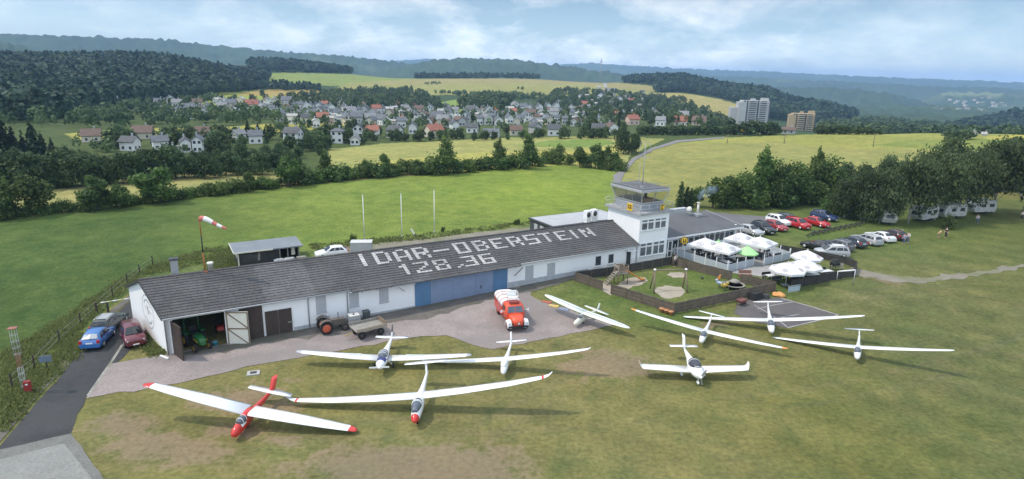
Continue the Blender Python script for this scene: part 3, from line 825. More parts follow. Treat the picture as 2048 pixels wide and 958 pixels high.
# ------------------------------------------------------------------ foliage
L_HEDGE = leaf_mat('hedge_leaves', (.046, .088, .024), (.155, .225, .064), .38)
L_LIGHT = leaf_mat('fresh_leaves', (.050, .098, .022), (.150, .225, .055), .35)
L_DARK = leaf_mat('dark_leaves', (.032, .062, .025), (.105, .158, .060), .35)
L_BIRCH = leaf_mat('birch_leaves', (.052, .076, .030), (.140, .182, .074), .42)
L_CONIF = leaf_mat('conifer_needles', (.012, .026, .014), (.038, .066, .033), .15)
L_VILL = leaf_mat('garden_tree_leaves', (.042, .074, .028), (.125, .175, .068), .35)
L_WOOD = leaf_mat('forest_canopy_leaves', (.022, .052, .033), (.070, .116, .062), .3, .0)
L_GRASS = leaf_mat('rank_grass', (.11, .15, .045), (.24, .26, .10), .5)
def crown_arrays(lobes, n, leaf, rng, up=.25, shell=2.6, droop=0.0):
    """quads scattered through a set of ellipsoid lobes (x, y, z, rx, ry, rz); returns verts, faces, tint"""
    lb = np.array(lobes, float)
    w = lb[:, 3] * lb[:, 4] + lb[:, 3] * lb[:, 5]
    k = rng.choice(len(lb), n, p=w / w.sum())
    d = rng.normal(size=(n, 3)); d /= np.linalg.norm(d, axis=1)[:, None]
    r = rng.random(n) ** (1 / shell)
    # ragged outline: each lobe swells and shrinks with direction
    rag = 1 + .22 * np.sin(5.1 * d[:, 0] + 3 * k) * np.cos(4.3 * d[:, 2] + 1.7 * k) + .12 * np.sin(9 * d[:, 1] + k)
    c = lb[k, :3] + d * lb[k, 3:] * (r * rag)[:, None]
    nrm = d * .8 + rng.normal(size=(n, 3)) * .75 + np.array([0, 0, up])
    nrm /= np.linalg.norm(nrm, axis=1)[:, None]
    a = np.cross(nrm, rng.normal(size=(n, 3))); a /= np.linalg.norm(a, axis=1)[:, None] + 1e-9
    b = np.cross(nrm, a)
    s = leaf * (.55 + .9 * rng.random(n))[:, None]
    e = s * (.6 + .5 * rng.random(n))[:, None]
    if droop:
        a = a * (1 - droop) + np.array([0, 0, -1.]) * droop; s = s * (1 + droop)
    V = np.stack([c - a * s, c + b * e * .8, c + a * s, c - b * e], 1).reshape(-1, 3)
    F = np.arange(4 * n).reshape(-1, 4)
    sc = max(lb[:, 3:].max(), 1e-3)
    cl = .5 + .30 * np.sin(c[:, 0] * 5.2 / sc + 1.3 * k) * np.cos(c[:, 1] * 4.7 / sc + k) + .22 * np.sin(c[:, 2] * 6.1 / sc + 2.1 * k) + rng.normal(size=n) * .17
    return V, F, np.repeat(np.clip(cl, 0, 1), 4)
def lobes_round(w, h0, h1, n, rng, lean=0.0):
    out_ = []
    for i in range(n):
        t_ = rng.random(); a_ = rng.random() * 2 * PI
        z_ = h0 + (h1 - h0) * (.18 + .66 * t_)
        rr = w * .5 * math.sin(PI * (.18 + .72 * t_)) * (.45 + .35 * rng.random())
        q = w * (.17 + .14 * rng.random())
        out_.append((rr * math.cos(a_), rr * math.sin(a_), z_, q, q, q * (.75 + .4 * rng.random())))
    out_.append((0, 0, (h0 + h1) / 2, w * .30, w * .30, (h1 - h0) * .42))
    return out_
def trunk_mb(h, r, rng, limbs=5, spread=1.2, z0=.3):
    b = MB()
    k = rng.normal(size=2) * .04 * h
    b.tube([(0, 0, -.25), (k[0] * .2, k[1] * .2, h * .3), (k[0], k[1], h * .65), (k[0] * 1.2, k[1] * 1.2, h)], [r * 1.25, r * .9, r * .55, r * .15], n=7)
    for i in range(limbs):
        a_ = 2 * PI * i / max(limbs, 1) + rng.random(); z_ = h * (z0 + .4 * rng.random())
        l_ = spread * (.6 + .5 * rng.random())
        b.tube([(k[0] * z_ / h, k[1] * z_ / h, z_), (l_ * .5 * math.cos(a_), l_ * .5 * math.sin(a_), z_ + l_ * .45), (l_ * math.cos(a_), l_ * math.sin(a_), z_ + l_ * .95)], [r * .45, r * .3, r * .08], n=5)
    return b
def make_tree(name, lobes, n, leaf, lm, th, tr, seed, bark=None, limbs=5, spread=1.2, droop=0.0, z0=.3):
    rng = np.random.default_rng(seed)
    root = bpy.data.objects.new(name, None); COL.objects.link(root)
    V, F, tt = crown_arrays(lobes, n, leaf, rng, droop=droop)
    mesh_np('crown', V, F, lm, tint=tt, parent=root)
    trunk_mb(th, tr, rng, limbs, spread, z0).build('trunk', bark or M_BARK, root)
    return root
def proto_trees(name, kind, count, seed, **kw):
    res = []
    for i in range(count):
        rng = np.random.default_rng(seed + i)
        if kind == 'round':
            lb = lobes_round(kw['w'] * (.85 + .3 * rng.random()), kw.get('h0', 1.2), kw['h'], kw.get('nl', 9), rng)
        elif kind == 'poplar':
            lb = [(rng.normal() * .12 * kw['w'], rng.normal() * .12 * kw['w'], kw['h'] * (.16 + .8 * q / 8), kw['w'] * .5 * math.sin(PI * (.22 + .68 * q / 8)) * (.8 + .4 * rng.random()), kw['w'] * .5 * math.sin(PI * (.22 + .68 * q / 8)), kw['h'] * .11) for q in range(9)]
        elif kind == 'conifer':
            lb = [(0, 0, kw['h'] * (.12 + .86 * q / 9), kw['w'] * .5 * (1.04 - q / 9) + .15, kw['w'] * .5 * (1.04 - q / 9) + .15, kw['h'] * .07) for q in range(10)]
        elif kind == 'column':
            lb = [(0, 0, kw['h'] * (.1 + .85 * q / 7), kw['w'] * .5 * (1 - .55 * (q / 7) ** 3), kw['w'] * .5 * (1 - .55 * (q / 7) ** 3), kw['h'] * .12) for q in range(8)]
        res.append(make_tree(name, lb, kw['n'], kw['leaf'], kw['mat'], kw['h'] * kw.get('tf', .8), kw.get('tr', .16), seed + i, kw.get('bark'), kw.get('limbs', 5), kw['w'] * .32, kw.get('droop', 0), kw.get('z0', .3)))
    return res
_used = set()
def plant(protos, k, loc, s, rz, label, cat, group=None, sz=None):
    src = protos[k % len(protos)]
    if src.name in _used:
        o = copy_tree(src)
    else:
        o = src; _used.add(src.name)
    o.location = (loc[0], loc[1], loc[2] - .05)
    o.scale = (s, s, sz or s)
    o.rotation_euler.z = rz
    return tag(o, label, cat, group)
def drop_unused(*lists):
    for l in lists:
        for o in l:
            if o.name not in _used:
                for c in list(o.children):
                    bpy.data.objects.remove(c)
                bpy.data.objects.remove(o)

# ------------------------------------------------------------------ the village: houses
HOUSE_WALL = {'white': mat('house_white_render', (.72, .72, .70), .85, .05, .4), 'cream': mat('house_cream_render', (.62, .56, .44), .85, .05, .4),
              'pink': mat('house_pink_render', (.56, .42, .35), .85, .05, .4), 'grey': mat('house_grey_render', (.45, .45, .45), .85, .05, .4)}
HOUSE_ROOF = {}
for _k, _c in {'dark grey': (.075, .08, .088), 'brown': (.13, .085, .065), 'red': (.28, .105, .07), 'grey': (.21, .21, .215), 'slate': (.115, .125, .14), 'pale grey': (.36, .35, .33)}.items():
    _m, _t2, _p, _o = new_mat('roof_tiles_' + _k.replace(' ', '_'))
    _w = _n(_t2, 'ShaderNodeTexWave', wave_type='BANDS', bands_direction='Z'); _w.inputs['Scale'].default_value = 2.2; _w.inputs['Distortion'].default_value = 1.2
    _t2.links.new(coord(_t2), _w.inputs['Vector'])
    _nn = noise(_t2, coord(_t2), .5, 5, .6)
    _cc = ramp(_t2, _nn, (.3, tuple(x * .82 for x in _c)), (.7, tuple(x * 1.2 for x in _c)))
    _t2.links.new(mixc(_t2, 1.0, _cc, ramp(_t2, _w.outputs['Fac'], (.2, .86), (.7, 1.08)), 'MULTIPLY'), _p.inputs['Base Color'])
    _p.inputs['Roughness'].default_value = .75
    HOUSE_ROOF[_k] = _m
HOUSES = []      # (root, px box, distance) for keeping trees clear of the fronts
def house(px, py, wpx, wall, roof, face, label, group=None, storeys=1.5, depth=None, detail=2, kind='gable', cat='house', hip=False, w_m=None):
    """face: direction the ridge runs relative to the line of sight: 'eave' (roof slope shown), 'gable' (gable shown), or degrees"""
    p0 = at(px, py)
    d = math.hypot(p0.x, p0.y)
    sc = FPX / (d * 1.02)
    w = w_m or wpx / sc
    w = max(4.5, min(w, 22)) * (.72 if face == 'eave' else .80)
    ang = math.atan2(-p0.y, -p0.x) + PI / 2
    if face == 'eave':
        rz = ang + R_(random.uniform(-14, 14)); Lx = w; Ly = depth or min(w * .85, 9.5)
    elif face == 'gable':
        rz = ang + PI / 2 + R_(random.uniform(-20, 20)); Lx = depth or max(w * 1.1, 9); Ly = w
    else:
        rz = ang + R_(face); Lx = w * .9; Ly = depth or min(w * .7, 9)
    back = Vector((p0.x, p0.y, 0)).normalized() * (Ly if face == 'eave' else Lx) * .5
    x0, y0 = p0.x + back.x, p0.y + back.y
    root = thing('house', label, cat, (x0, y0, T(x0, y0)), rz, group)
    hs = .5 if depth and depth < 5 else ((.72 if px < 600 else .8) if d < 300 else .88)
    root.scale = (hs, hs, hs)
    hw = 2.6 * storeys if kind != 'flat' else 3.1 * storeys
    pitch = {'gable': .78, 'low': .42, 'flat': .0}[kind]
    rise = Ly / 2 * pitch
    b = MB()
    b.box((0, 0, hw / 2 - 1.2), (Lx, Ly, hw + 2.4))
    if rise and not hip:
        for s in (-1, 1):
            x_ = s * (Lx / 2); x2 = s * (Lx / 2 - .3)
            b.add([(x_, -Ly / 2, hw), (x_, Ly / 2, hw), (x_, 0, hw + rise), (x2, -Ly / 2, hw), (x2, Ly / 2, hw), (x2, 0, hw + rise)], [(0, 1, 2), (3, 5, 4), (0, 2, 5, 3), (1, 4, 5, 2)])
    b.build('wall', HOUSE_WALL[wall], root)
    r_ = MB(); ov, th = .55, .22
    if rise:
        hl = Lx / 2 + (.4 if not hip else .5); ridge = hl - (Ly * .5 if hip else 0)
        ridge = max(ridge, .6)
        drop = ov * pitch
        for s in (-1, 1):
            lo = [(-hl, s * (Ly / 2 + ov), hw - drop), (hl, s * (Ly / 2 + ov), hw - drop), (ridge, 0, hw + rise), (-ridge, 0, hw + rise)]
            r_.add(lo + [(x, y, z + th) for x, y, z in lo], [(0, 1, 2, 3), (4, 7, 6, 5), (0, 4, 5, 1), (1, 5, 6, 2), (3, 7, 4, 0)])
            if hip:
                tri = [(s * hl, -(Ly / 2 + ov), hw - drop), (s * hl, Ly / 2 + ov, hw - drop), (s * ridge, 0, hw + rise)]
                r_.add(tri + [(x, y, z + th) for x, y, z in tri], [(0, 1, 2), (3, 5, 4), (0, 3, 4, 1)])
    else:
        r_.box((0, 0, hw + .2), (Lx + .5, Ly + .5, .4))
    ro = r_.build('roof', HOUSE_ROOF[roof], root)
    if detail >= 1 and rise and d < 520:
        c = MB().box((Lx * .18, Ly * .10, hw + rise * .9 + .55), (.6, .6, 1.7)).box((Lx * .18, Ly * .10, hw + rise * .9 + 1.43), (.75, .75, .1))
        c.build('chimney', M_PLINTH if roof != 'red' else M_TERRA, ro)
    if detail >= 1:
        rows = [1.35] if hw < 4.2 else [1.35, 4.1]
        if detail >= 2 or True:
            # windows on the two faces turned to the camera
            nwin = 3 if Lx > 9 else 2
            ws = []
            for zc_ in rows:
                if zc_ + .7 < hw:
                    for q in range(nwin):
                        ws.append((Lx * (q + .5) / nwin - Lx / 2, 0, zc_))
            side = -1
            wl = []
            for (xx, _, zc_) in ws:
                for s in (-1, 1):
                    wl.append(('e', xx, s, zc_))
            for zc_ in rows + ([hw + .6] if rise > 2.5 and not hip else []):
                for q in ((-.24, .24) if zc_ < hw else ((-.13, .13) if Ly > 7.5 else (0,))):
                    for s in (-1, 1):
                        wl.append(('g', q * Ly, s, zc_))
            cam_l = Matrix.Rotation(-rz, 3, 'Z') @ Vector((-x0, -y0, 0))
            for kind_, q, s, zc_ in wl:
                if kind_ == 'e' and s * cam_l.y < abs(cam_l.x) * .12: continue
                if kind_ == 'g' and s * cam_l.x < abs(cam_l.y) * .12: continue
                fb = MB()
                if kind_ == 'e':
                    fb.box((q, s * (Ly / 2 + .01), zc_), (1.25, .10, 1.35), 0)
                    fb.box((q, s * (Ly / 2 + .065), zc_), (1.05, .02, 1.15), 1)
                else:
                    fb.box((s * (Lx / 2 + .01), q, zc_), (.10, 1.25, 1.35), 0)
                    fb.box((s * (Lx / 2 + .065), q, zc_), (.02, 1.05, 1.15), 1)
                fb.build('window', [M_WHITE2, M_GLASS], root)
    # dormer on some of the nearer houses
    if detail >= 2 and kind == 'gable' and face == 'eave' and Lx > 9 and not hip:
        cam_l = Matrix.Rotation(-rz, 3, 'Z') @ Vector((-x0, -y0, 0)); s = -1 if cam_l.y < 0 else 1
        db = MB(); yy = s * Ly * .30; zz = hw + rise * .40 + .35
        db.box((-Lx * .2, yy, zz), (2.0, 2.2, 1.3), 0)
        db.box((-Lx * .2, yy + s * .2, zz + .74), (2.5, 2.7, .16), 1)
        db.box((-Lx * .2, yy + s * 1.115, zz + .05), (1.3, .02, .8), 2)
        db.build('dormer', [HOUSE_WALL[wall], HOUSE_ROOF[roof], M_GLASS], root)
    X, Y = project(np.array([(x0, y0, T(x0, y0)), (x0, y0, T(x0, y0) + hw + rise)]))
    HOUSES.append((X[0], Y[0], Y[1], w * sc, d))
    return root
G_FRONT = 'houses in the front row of the village'
# nearest row, along the tan field and behind the tree belt
house(185, 285, 52, 'cream', 'brown', 'eave', 'long low house with a dark brown roof among dark conifers near the forest slope', G_FRONT, 1.2)
house(262, 303, 48, 'white', 'dark grey', -35, 'white house with dark roof and pale gable standing behind the dark tree belt', G_FRONT)
house(288, 279, 56, 'cream', 'brown', 'eave', 'long brown roofed house in front of the small yellow field', G_FRONT, 1.3)
house(322, 301, 46, 'white', 'slate', 'eave', 'white house with blue grey roof beside two narrow white gables', G_FRONT)
house(340, 313, 60, 'grey', 'grey', 'eave', 'wide low building with a pale grey roof behind the tree belt', G_FRONT, .9, kind='low')
house(373, 306, 24, 'white', 'dark grey', 'gable', 'narrow white gabled house, first of a pair behind the tree belt', G_FRONT, 1.6)
house(398, 306, 26, 'white', 'slate', 'gable', 'tall white gabled house, second of a pair behind the tree belt', G_FRONT, 1.9)
house(405, 278, 46, 'cream', 'brown', 'eave', 'brown roofed house above the pair of narrow white gables', G_FRONT, 1.3)
house(478, 285, 40, 'white', 'grey', 35, 'white house with grey roof and a lean-to beside a tall dark conifer', G_FRONT)
house(512, 288, 44, 'white', 'slate', 'eave', 'white house with bluish grey roof and dormer left of the big white villa', G_FRONT)
house(588, 288, 56, 'white', 'dark grey', -30, 'big white villa with a dark roof at the corner of the tan field', G_FRONT, 1.9)
house(676, 287, 38, 'white', 'slate', 'eave', 'two-storey white house with a hipped grey roof at the tan field', G_FRONT, 2, hip=True, kind='low')
house(711, 291, 24, 'white', 'grey', 'gable', 'tiny white garage-like house between the hipped white house and the field', G_FRONT, .9)
house(722, 276, 30, 'white', 'dark grey', 'gable', 'white house with dark roof tucked behind a brown roofed one', G_FRONT, 1.7)
house(746, 277, 40, 'white', 'red', 'eave', 'white house with dull red roof at the edge of the tan field', G_FRONT)
house(790, 277, 44, 'white', 'dark grey', -35, 'white gabled house with a long dark roof and dormer facing the tan field', G_FRONT)
house(826, 268, 22, 'white', 'dark grey', 'gable', 'slim white gable beside the large red roof', G_FRONT, 1.6)
house(868, 275, 52, 'cream', 'red', 30, 'largest house with a bright red tiled roof facing the tan field', G_FRONT, 1.4)
house(908, 262, 18, 'white', 'dark grey', 'gable', 'slim white house right behind the bright red roof', G_FRONT, 1.6)
house(945, 266, 36, 'white', 'dark grey', 'eave', 'house with broad dark roof between the bright red roof and a grey bungalow', G_FRONT, 1.2)
house(983, 275, 52, 'white', 'slate', 'eave', 'white bungalow with a wide low slate roof facing the tan field', G_FRONT, 1.0, kind='low')
house(1032, 271, 40, 'cream', 'brown', 'eave', 'house with steep dark brown roof right of the slate bungalow', G_FRONT, 1.1)
house(1070, 268, 26, 'grey', 'dark grey', 'gable', 'dark roofed gabled house behind garden trees near the slate bungalow', G_FRONT)
house(1108, 272, 42, 'white', 'dark grey', 'eave', 'dark roofed house with dormer standing alone among garden trees', G_FRONT, 1.4)
house(1196, 272, 42, 'white', 'dark grey', 'eave', 'white house with dark roof, the last one before the country road', G_FRONT, 1.5)
house(1222, 268, 26, 'white', 'brown', 'gable', 'brown roofed house beside the pair of tall roadside trees', G_FRONT)
house(1264, 250, 34, 'pink', 'red', 30, 'pink house with red roof behind the roadside trees', G_FRONT, 1.5)
house(1321, 252, 26, 'white', 'grey', 'eave', 'small white house with grey roof right of the roadside trees', G_FRONT)
house(1307, 238, 26, 'cream', 'dark grey', 'gable', 'cream gabled house above the grey roofed one right of the roadside trees', G_FRONT, 1.8)
house(1361, 252, 36, 'cream', 'red', 'eave', 'long house with brick red roof behind the dark tree line', G_FRONT, 1.3)
house(1366, 241, 30, 'white', 'grey', 'eave', 'white house above the brick red roof behind the dark tree line', G_FRONT, 1.7)
house(1398, 251, 38, 'pink', 'brown', 'eave', 'long reddish brown roofed house nearest the white high-rise', G_FRONT, 1.3)
house(1577, 268, 36, 'grey', 'brown', 'eave', 'low dark house under the yellow tower block', G_FRONT, .9, kind='low')
house(1948, 271, 9, 'grey', 'pale grey', 'gable', 'small white gabled house at the far field edge', 'small houses at the far field edge', .7, depth=4)
house(1968, 272, 7, 'grey', 'pale grey', 'eave', 'tiny pale roofed shed at the far field edge', 'small houses at the far field edge', .6, depth=3)
house(1306, 268, 16, 'white', 'grey', 'eave', 'small pale house behind the bend of the country road', G_FRONT, .9)
# rows further back: photo column, row, width in the photograph, wall, roof, side shown
ROWS = {
 'middle of the village': [(640, 232, 22, 'white', 'dark grey', 'gable'), (672, 234, 26, 'white', 'slate', 'eave'), (714, 246, 34, 'grey', 'slate', 'eave'), (700, 232, 32, 'white', 'grey', 'eave'), (646, 247, 32, 'pink', 'red', 'eave'), (741, 246, 30, 'white', 'grey', 'eave'), (768, 251, 24, 'white', 'slate', 'gable'), (803, 255, 26, 'white', 'slate', 'eave'), (753, 226, 26, 'white', 'red', 'eave'), (778, 226, 28, 'cream', 'pale grey', 'eave'), (810, 226, 22, 'cream', 'grey', 'eave'), (839, 227, 26, 'pink', 'brown', 'eave'), (860, 227, 22, 'white', 'slate', 'gable'), (848, 243, 26, 'white', 'brown', 'gable'), (875, 241, 32, 'white', 'slate', 'eave'), (886, 254, 34, 'cream', 'grey', 'eave'), (884, 230, 24, 'white', 'pale grey', 'eave'), (902, 242, 26, 'white', 'dark grey', 'gable'), (910, 229, 20, 'white', 'grey', 'eave'), (944, 228, 38, 'white', 'dark grey', -40), (972, 250, 24, 'white', 'grey', 'gable'), (997, 251, 22, 'white', 'slate', 'gable'), (958, 238, 22, 'cream', 'pale grey', 'eave'), (977, 226, 20, 'white', 'dark grey', 'gable'), (990, 221, 18, 'white', 'dark grey', 'gable'), (1020, 224, 24, 'white', 'pale grey', 'eave'), (1030, 217, 20, 'white', 'grey', 'gable'), (1047, 221, 22, 'white', 'slate', 'eave'), (1061, 221, 16, 'white', 'dark grey', 'gable'), (1078, 221, 16, 'white', 'dark grey', 'gable'), (1094, 219, 16, 'white', 'dark grey', 'gable'), (1112, 219, 18, 'white', 'dark grey', 'gable'), (1118, 212, 16, 'white', 'slate', 'gable'), (1085, 246, 26, 'white', 'pale grey', 'gable'), (1084, 235, 18, 'white', 'grey', 'gable'), (1108, 234, 24, 'white', 'grey', 'eave'), (1062, 234, 28, 'cream', 'brown', 'eave'), (1041, 246, 24, 'white', 'slate', 'eave'), (1018, 247, 16, 'white', 'slate', 'gable'), (1142, 221, 14, 'white', 'dark grey', 'gable'), (1199, 250, 20, 'white', 'slate', 'gable'), (1150, 245, 12, 'white', 'pale grey', 'eave'), (1170, 236, 18, 'white', 'grey', 'eave'), (1010, 236, 20, 'grey', 'slate', 'eave'), (930, 250, 20, 'grey', 'dark grey', 'eave'), (612, 247, 26, 'white', 'dark grey', 'eave'), (586, 248, 26, 'white', 'pale grey', 'eave'), (660, 250, 24, 'pink', 'pale grey', 'eave'), (586, 230, 30, 'white', 'dark grey', 'eave')],
 'street climbing towards the hilltop wood': [(1161, 199, 15, 'white', 'grey', 'gable'), (1182, 207, 16, 'cream', 'pale grey', 'eave'), (1202, 198, 16, 'white', 'slate', 'gable'), (1205, 188, 14, 'white', 'slate', 'eave'), (1198, 179, 12, 'cream', 'pale grey', 'eave'), (1218, 186, 13, 'white', 'grey', 'eave'), (1212, 179, 11, 'pink', 'pale grey', 'eave'), (1238, 205, 15, 'white', 'dark grey', 'gable'), (1262, 205, 15, 'pink', 'red', 'eave'), (1254, 199, 14, 'white', 'grey', 'eave'), (1204, 230, 16, 'pink', 'grey', 'eave'), (1268, 231, 17, 'white', 'pale grey', 'eave'), (1168, 214, 22, 'pink', 'red', 'eave'), (1190, 214, 14, 'white', 'pale grey', 'eave'), (1222, 213, 15, 'cream', 'grey', 'eave'), (1283, 205, 15, 'cream', 'grey', 'gable'), (1245, 222, 17, 'white', 'pale grey', 'eave'), (1280, 218, 15, 'white', 'grey', 'eave'), (1174, 196, 11, 'grey', 'pale grey', 'eave'), (1226, 195, 11, 'cream', 'grey', 'gable'), (1192, 190, 10, 'white', 'pale grey', 'gable'), (1210, 172, 9, 'white', 'slate', 'gable')],
 'hamlet under the forest slope': [(248, 212, 26, 'grey', 'slate', 'eave'), (320, 213, 26, 'white', 'slate', 'eave'), (355, 214, 24, 'white', 'grey', 'eave'), (395, 213, 24, 'cream', 'brown', 'eave'), (379, 230, 30, 'white', 'slate', 'eave'), (415, 225, 20, 'cream', 'slate', 'gable'), (446, 224, 24, 'white', 'grey', 'eave'), (463, 214, 26, 'cream', 'slate', 'eave'), (503, 217, 34, 'cream', 'red', 'eave'), (500, 231, 32, 'pink', 'pale grey', 'eave'), (526, 225, 14, 'white', 'grey', 'gable'), (575, 208, 30, 'white', 'slate', 'eave'), (617, 197, 20, 'cream', 'slate', 'eave')],
}
_er = random.Random(41)
_all = [q for l in ROWS.values() for q in l]
for _row, (xa, xb, ya, yb), nn in (('middle of the village', (560, 1165, 216, 256), 74), ('street climbing towards the hilltop wood', (1150, 1300, 184, 236), 14), ('hamlet under the forest slope', (330, 660, 206, 240), 26)):
    k_ = 0
    for _try in range(900):
        a_, b_ = _er.uniform(xa, xb), _er.uniform(ya, yb)
        if k_ < nn and all(abs(a_ - q[0]) > 10 or abs(b_ - q[1]) > 5.5 for q in _all):
            q = (round(a_), round(b_), _er.choice([13, 16, 19]) * (1 if xa < 1000 else .7), _er.choice(['white', 'white', 'white', 'cream', 'grey']), _er.choice(['dark grey', 'slate', 'grey', 'brown', 'pale grey', 'red' if k_ % 3 == 0 else 'slate']), _er.choice(['gable', 'gable', 'eave']))
            ROWS[_row].append(q); _all.append(q); k_ += 1
_short = {'middle of the village': 'mid-village', 'street climbing towards the hilltop wood': 'on the climbing street', 'hamlet under the forest slope': 'in the forest-edge hamlet'}
_ord = ['first', 'second', 'third', 'fourth', 'fifth', 'sixth', 'seventh', 'eighth', 'ninth', 'tenth', 'eleventh', 'twelfth', 'thirteenth', 'fourteenth', 'fifteenth', 'sixteenth', 'seventeenth', 'eighteenth', 'nineteenth', 'twentieth'] + ['twenty-' + q for q in ('first', 'second', 'third', 'fourth', 'fifth', 'sixth', 'seventh', 'eighth', 'ninth')]
for _row, _list in ROWS.items():
    _cnt = {}
    _by = {}
    for q in _list:
        _by.setdefault((q[3], q[4], q[5] == 'gable'), 0); _by[(q[3], q[4], q[5] == 'gable')] += 1
    for (a_, b_, w_, wl_, rf_, fc_) in sorted(_list):
        key = (wl_, rf_, fc_ == 'gable'); _cnt[key] = _cnt.get(key, 0) + 1
        look = f"{wl_} {'gable-fronted ' if fc_ == 'gable' else ''}house with {rf_} roof {_short[_row]}"
        if _by[key] > 1:
            look = f"{_ord[_cnt[key] - 1]} {look}, counting from the left"
        big = _row.startswith('ham') and b_ == 230
        house(a_, b_, w_, wl_, rf_, fc_, look, 'houses in the ' + _row, 1.9 if big else random.choice([1.3, 1.5, 1.7]), detail=1 if math.hypot(*at(a_, b_).xy) < 560 else 0, kind='low' if rf_ == 'pale grey' else 'gable')
for _k in range(26):
    a_, b_ = _er.uniform(1885, 2010), _er.uniform(196, 224)
    p_ = at(a_, b_); g_ = p_.z
    o_ = thing('house', 'tiny pale house of the distant valley town', 'house', (p_.x, p_.y, g_ - 1), _er.uniform(0, 3), 'tiny houses of the valley town')
    MB().box((0, 0, 3), (12, 9, 8)).build('wall', HOUSE_WALL['cream'], o_); MB().prism([(-7, -5), (7, -5), (7, 5), (-7, 5)], 7, 8.5).build('roof', HOUSE_ROOF['grey' if _k % 3 else 'pale grey'], o_)
# white sheds far down in the valley
for _k, (a_, b_, w_) in enumerate([(1690, 234, 34), (1736, 236, 32), (1833, 244, 34)]):
    p_ = on_ray(a_, b_, 1250); g_ = T(p_.x, p_.y)
    o_ = thing('warehouse', ['long white valley warehouse nearest the yellow tower block', 'middle one of three long white warehouses in the valley', 'long white valley warehouse farthest from the yellow tower block'][_k], 'warehouse', (p_.x, p_.y, p_.z - 3), -math.atan2(p_.x, p_.y), 'white warehouses in the valley')
    MB().box((0, 0, 1 - 10), (w_ * 1.0, 18, 5 + 20)).build('wall', HOUSE_WALL['white'], o_)
    MB().box((0, 0, 3.8), (w_ * 1.0 + 1, 19, .6)).build('roof', HOUSE_ROOF['pale grey'], o_)

# ------------------------------------------------------------------ the two tower blocks
def tower_block(px0, px1, ytop, d, wall, trim, label, floors, rz, balc, lean_wing, name='tower_block'):
    pm = on_ray((px0 + px1) / 2, ytop, d)
    w = (px1 - px0) / FPX * d * 1.0
    g_ = T(pm.x, pm.y)
    H_ = pm.z - (g_ - 1)
    o = thing(name, label, 'tower block', (pm.x, pm.y, g_ - 1), -math.atan2(pm.x, pm.y) + rz)
    b = MB(); dp = 15
    b.box((0, 0, H_ / 2), (w * .8, dp, H_))
    b.box((-w * .40 + .2, -1.5, H_ * .47), (w * .22, dp - 1, H_ * .94))
    b.box((w * .28, 2, H_ + 1.2), (w * .2, 6, 2.4))
    b.box((-w * .05, 2, H_ + .8), (w * .12, 5, 1.6))
    b.build('wall', wall, o)
    if lean_wing:
        MB().box((-w * .58, 1.5, H_ * .36), (w * .24, dp * .8, H_ * .72)).build('side_wing', wall, o)
    fh = H_ / floors
    for k in range(floors):
        z = fh * (k + .55)
        for q, (cx_, ww) in enumerate(balc):
            bb = MB()
            bb.box((cx_ * w, -dp / 2 - .03, z + .15), (ww * w, .08, fh * .52), 1)
            bb.box((cx_ * w, -dp / 2 - .62, z - fh * .33), (ww * w * 1.02, 1.2, fh * .34), 0)
            bb.build('balcony', [trim, M_GLASS], o)
        for xx in (-.335, -.26, .05, .385):
            if all(abs(xx - c_) > w2 / 2 for c_, w2 in balc):
                wb = MB().box((xx * w, -dp / 2 - .03, z + .2), (1.5, .08, 1.4), 0)
                wb.build('window', M_GLASS, o)
    for s in (-1, 1):
        pass
    return o
tower_block(1480, 1541, 201, 640, mat('tower_block_pale_concrete', (.44, .44, .42), .85, .06, .15), mat('tower_block_balcony_panels', (.52, .52, .50), .85, .05, .3), 'tall pale grey tower block rising above the dark tree line', 14, R_(12), [(-.10, .20), (.20, .18)], True)
tower_block(1583, 1631, 227, 640, mat('tower_block_ochre_render', (.42, .32, .19), .85, .06, .15), mat('tower_block_cream_panels', (.50, .43, .31), .85, .05, .3), 'shorter ochre yellow tower block beside the pale high-rise', 9, R_(8), [(-.08, .18), (.20, .18)], False)

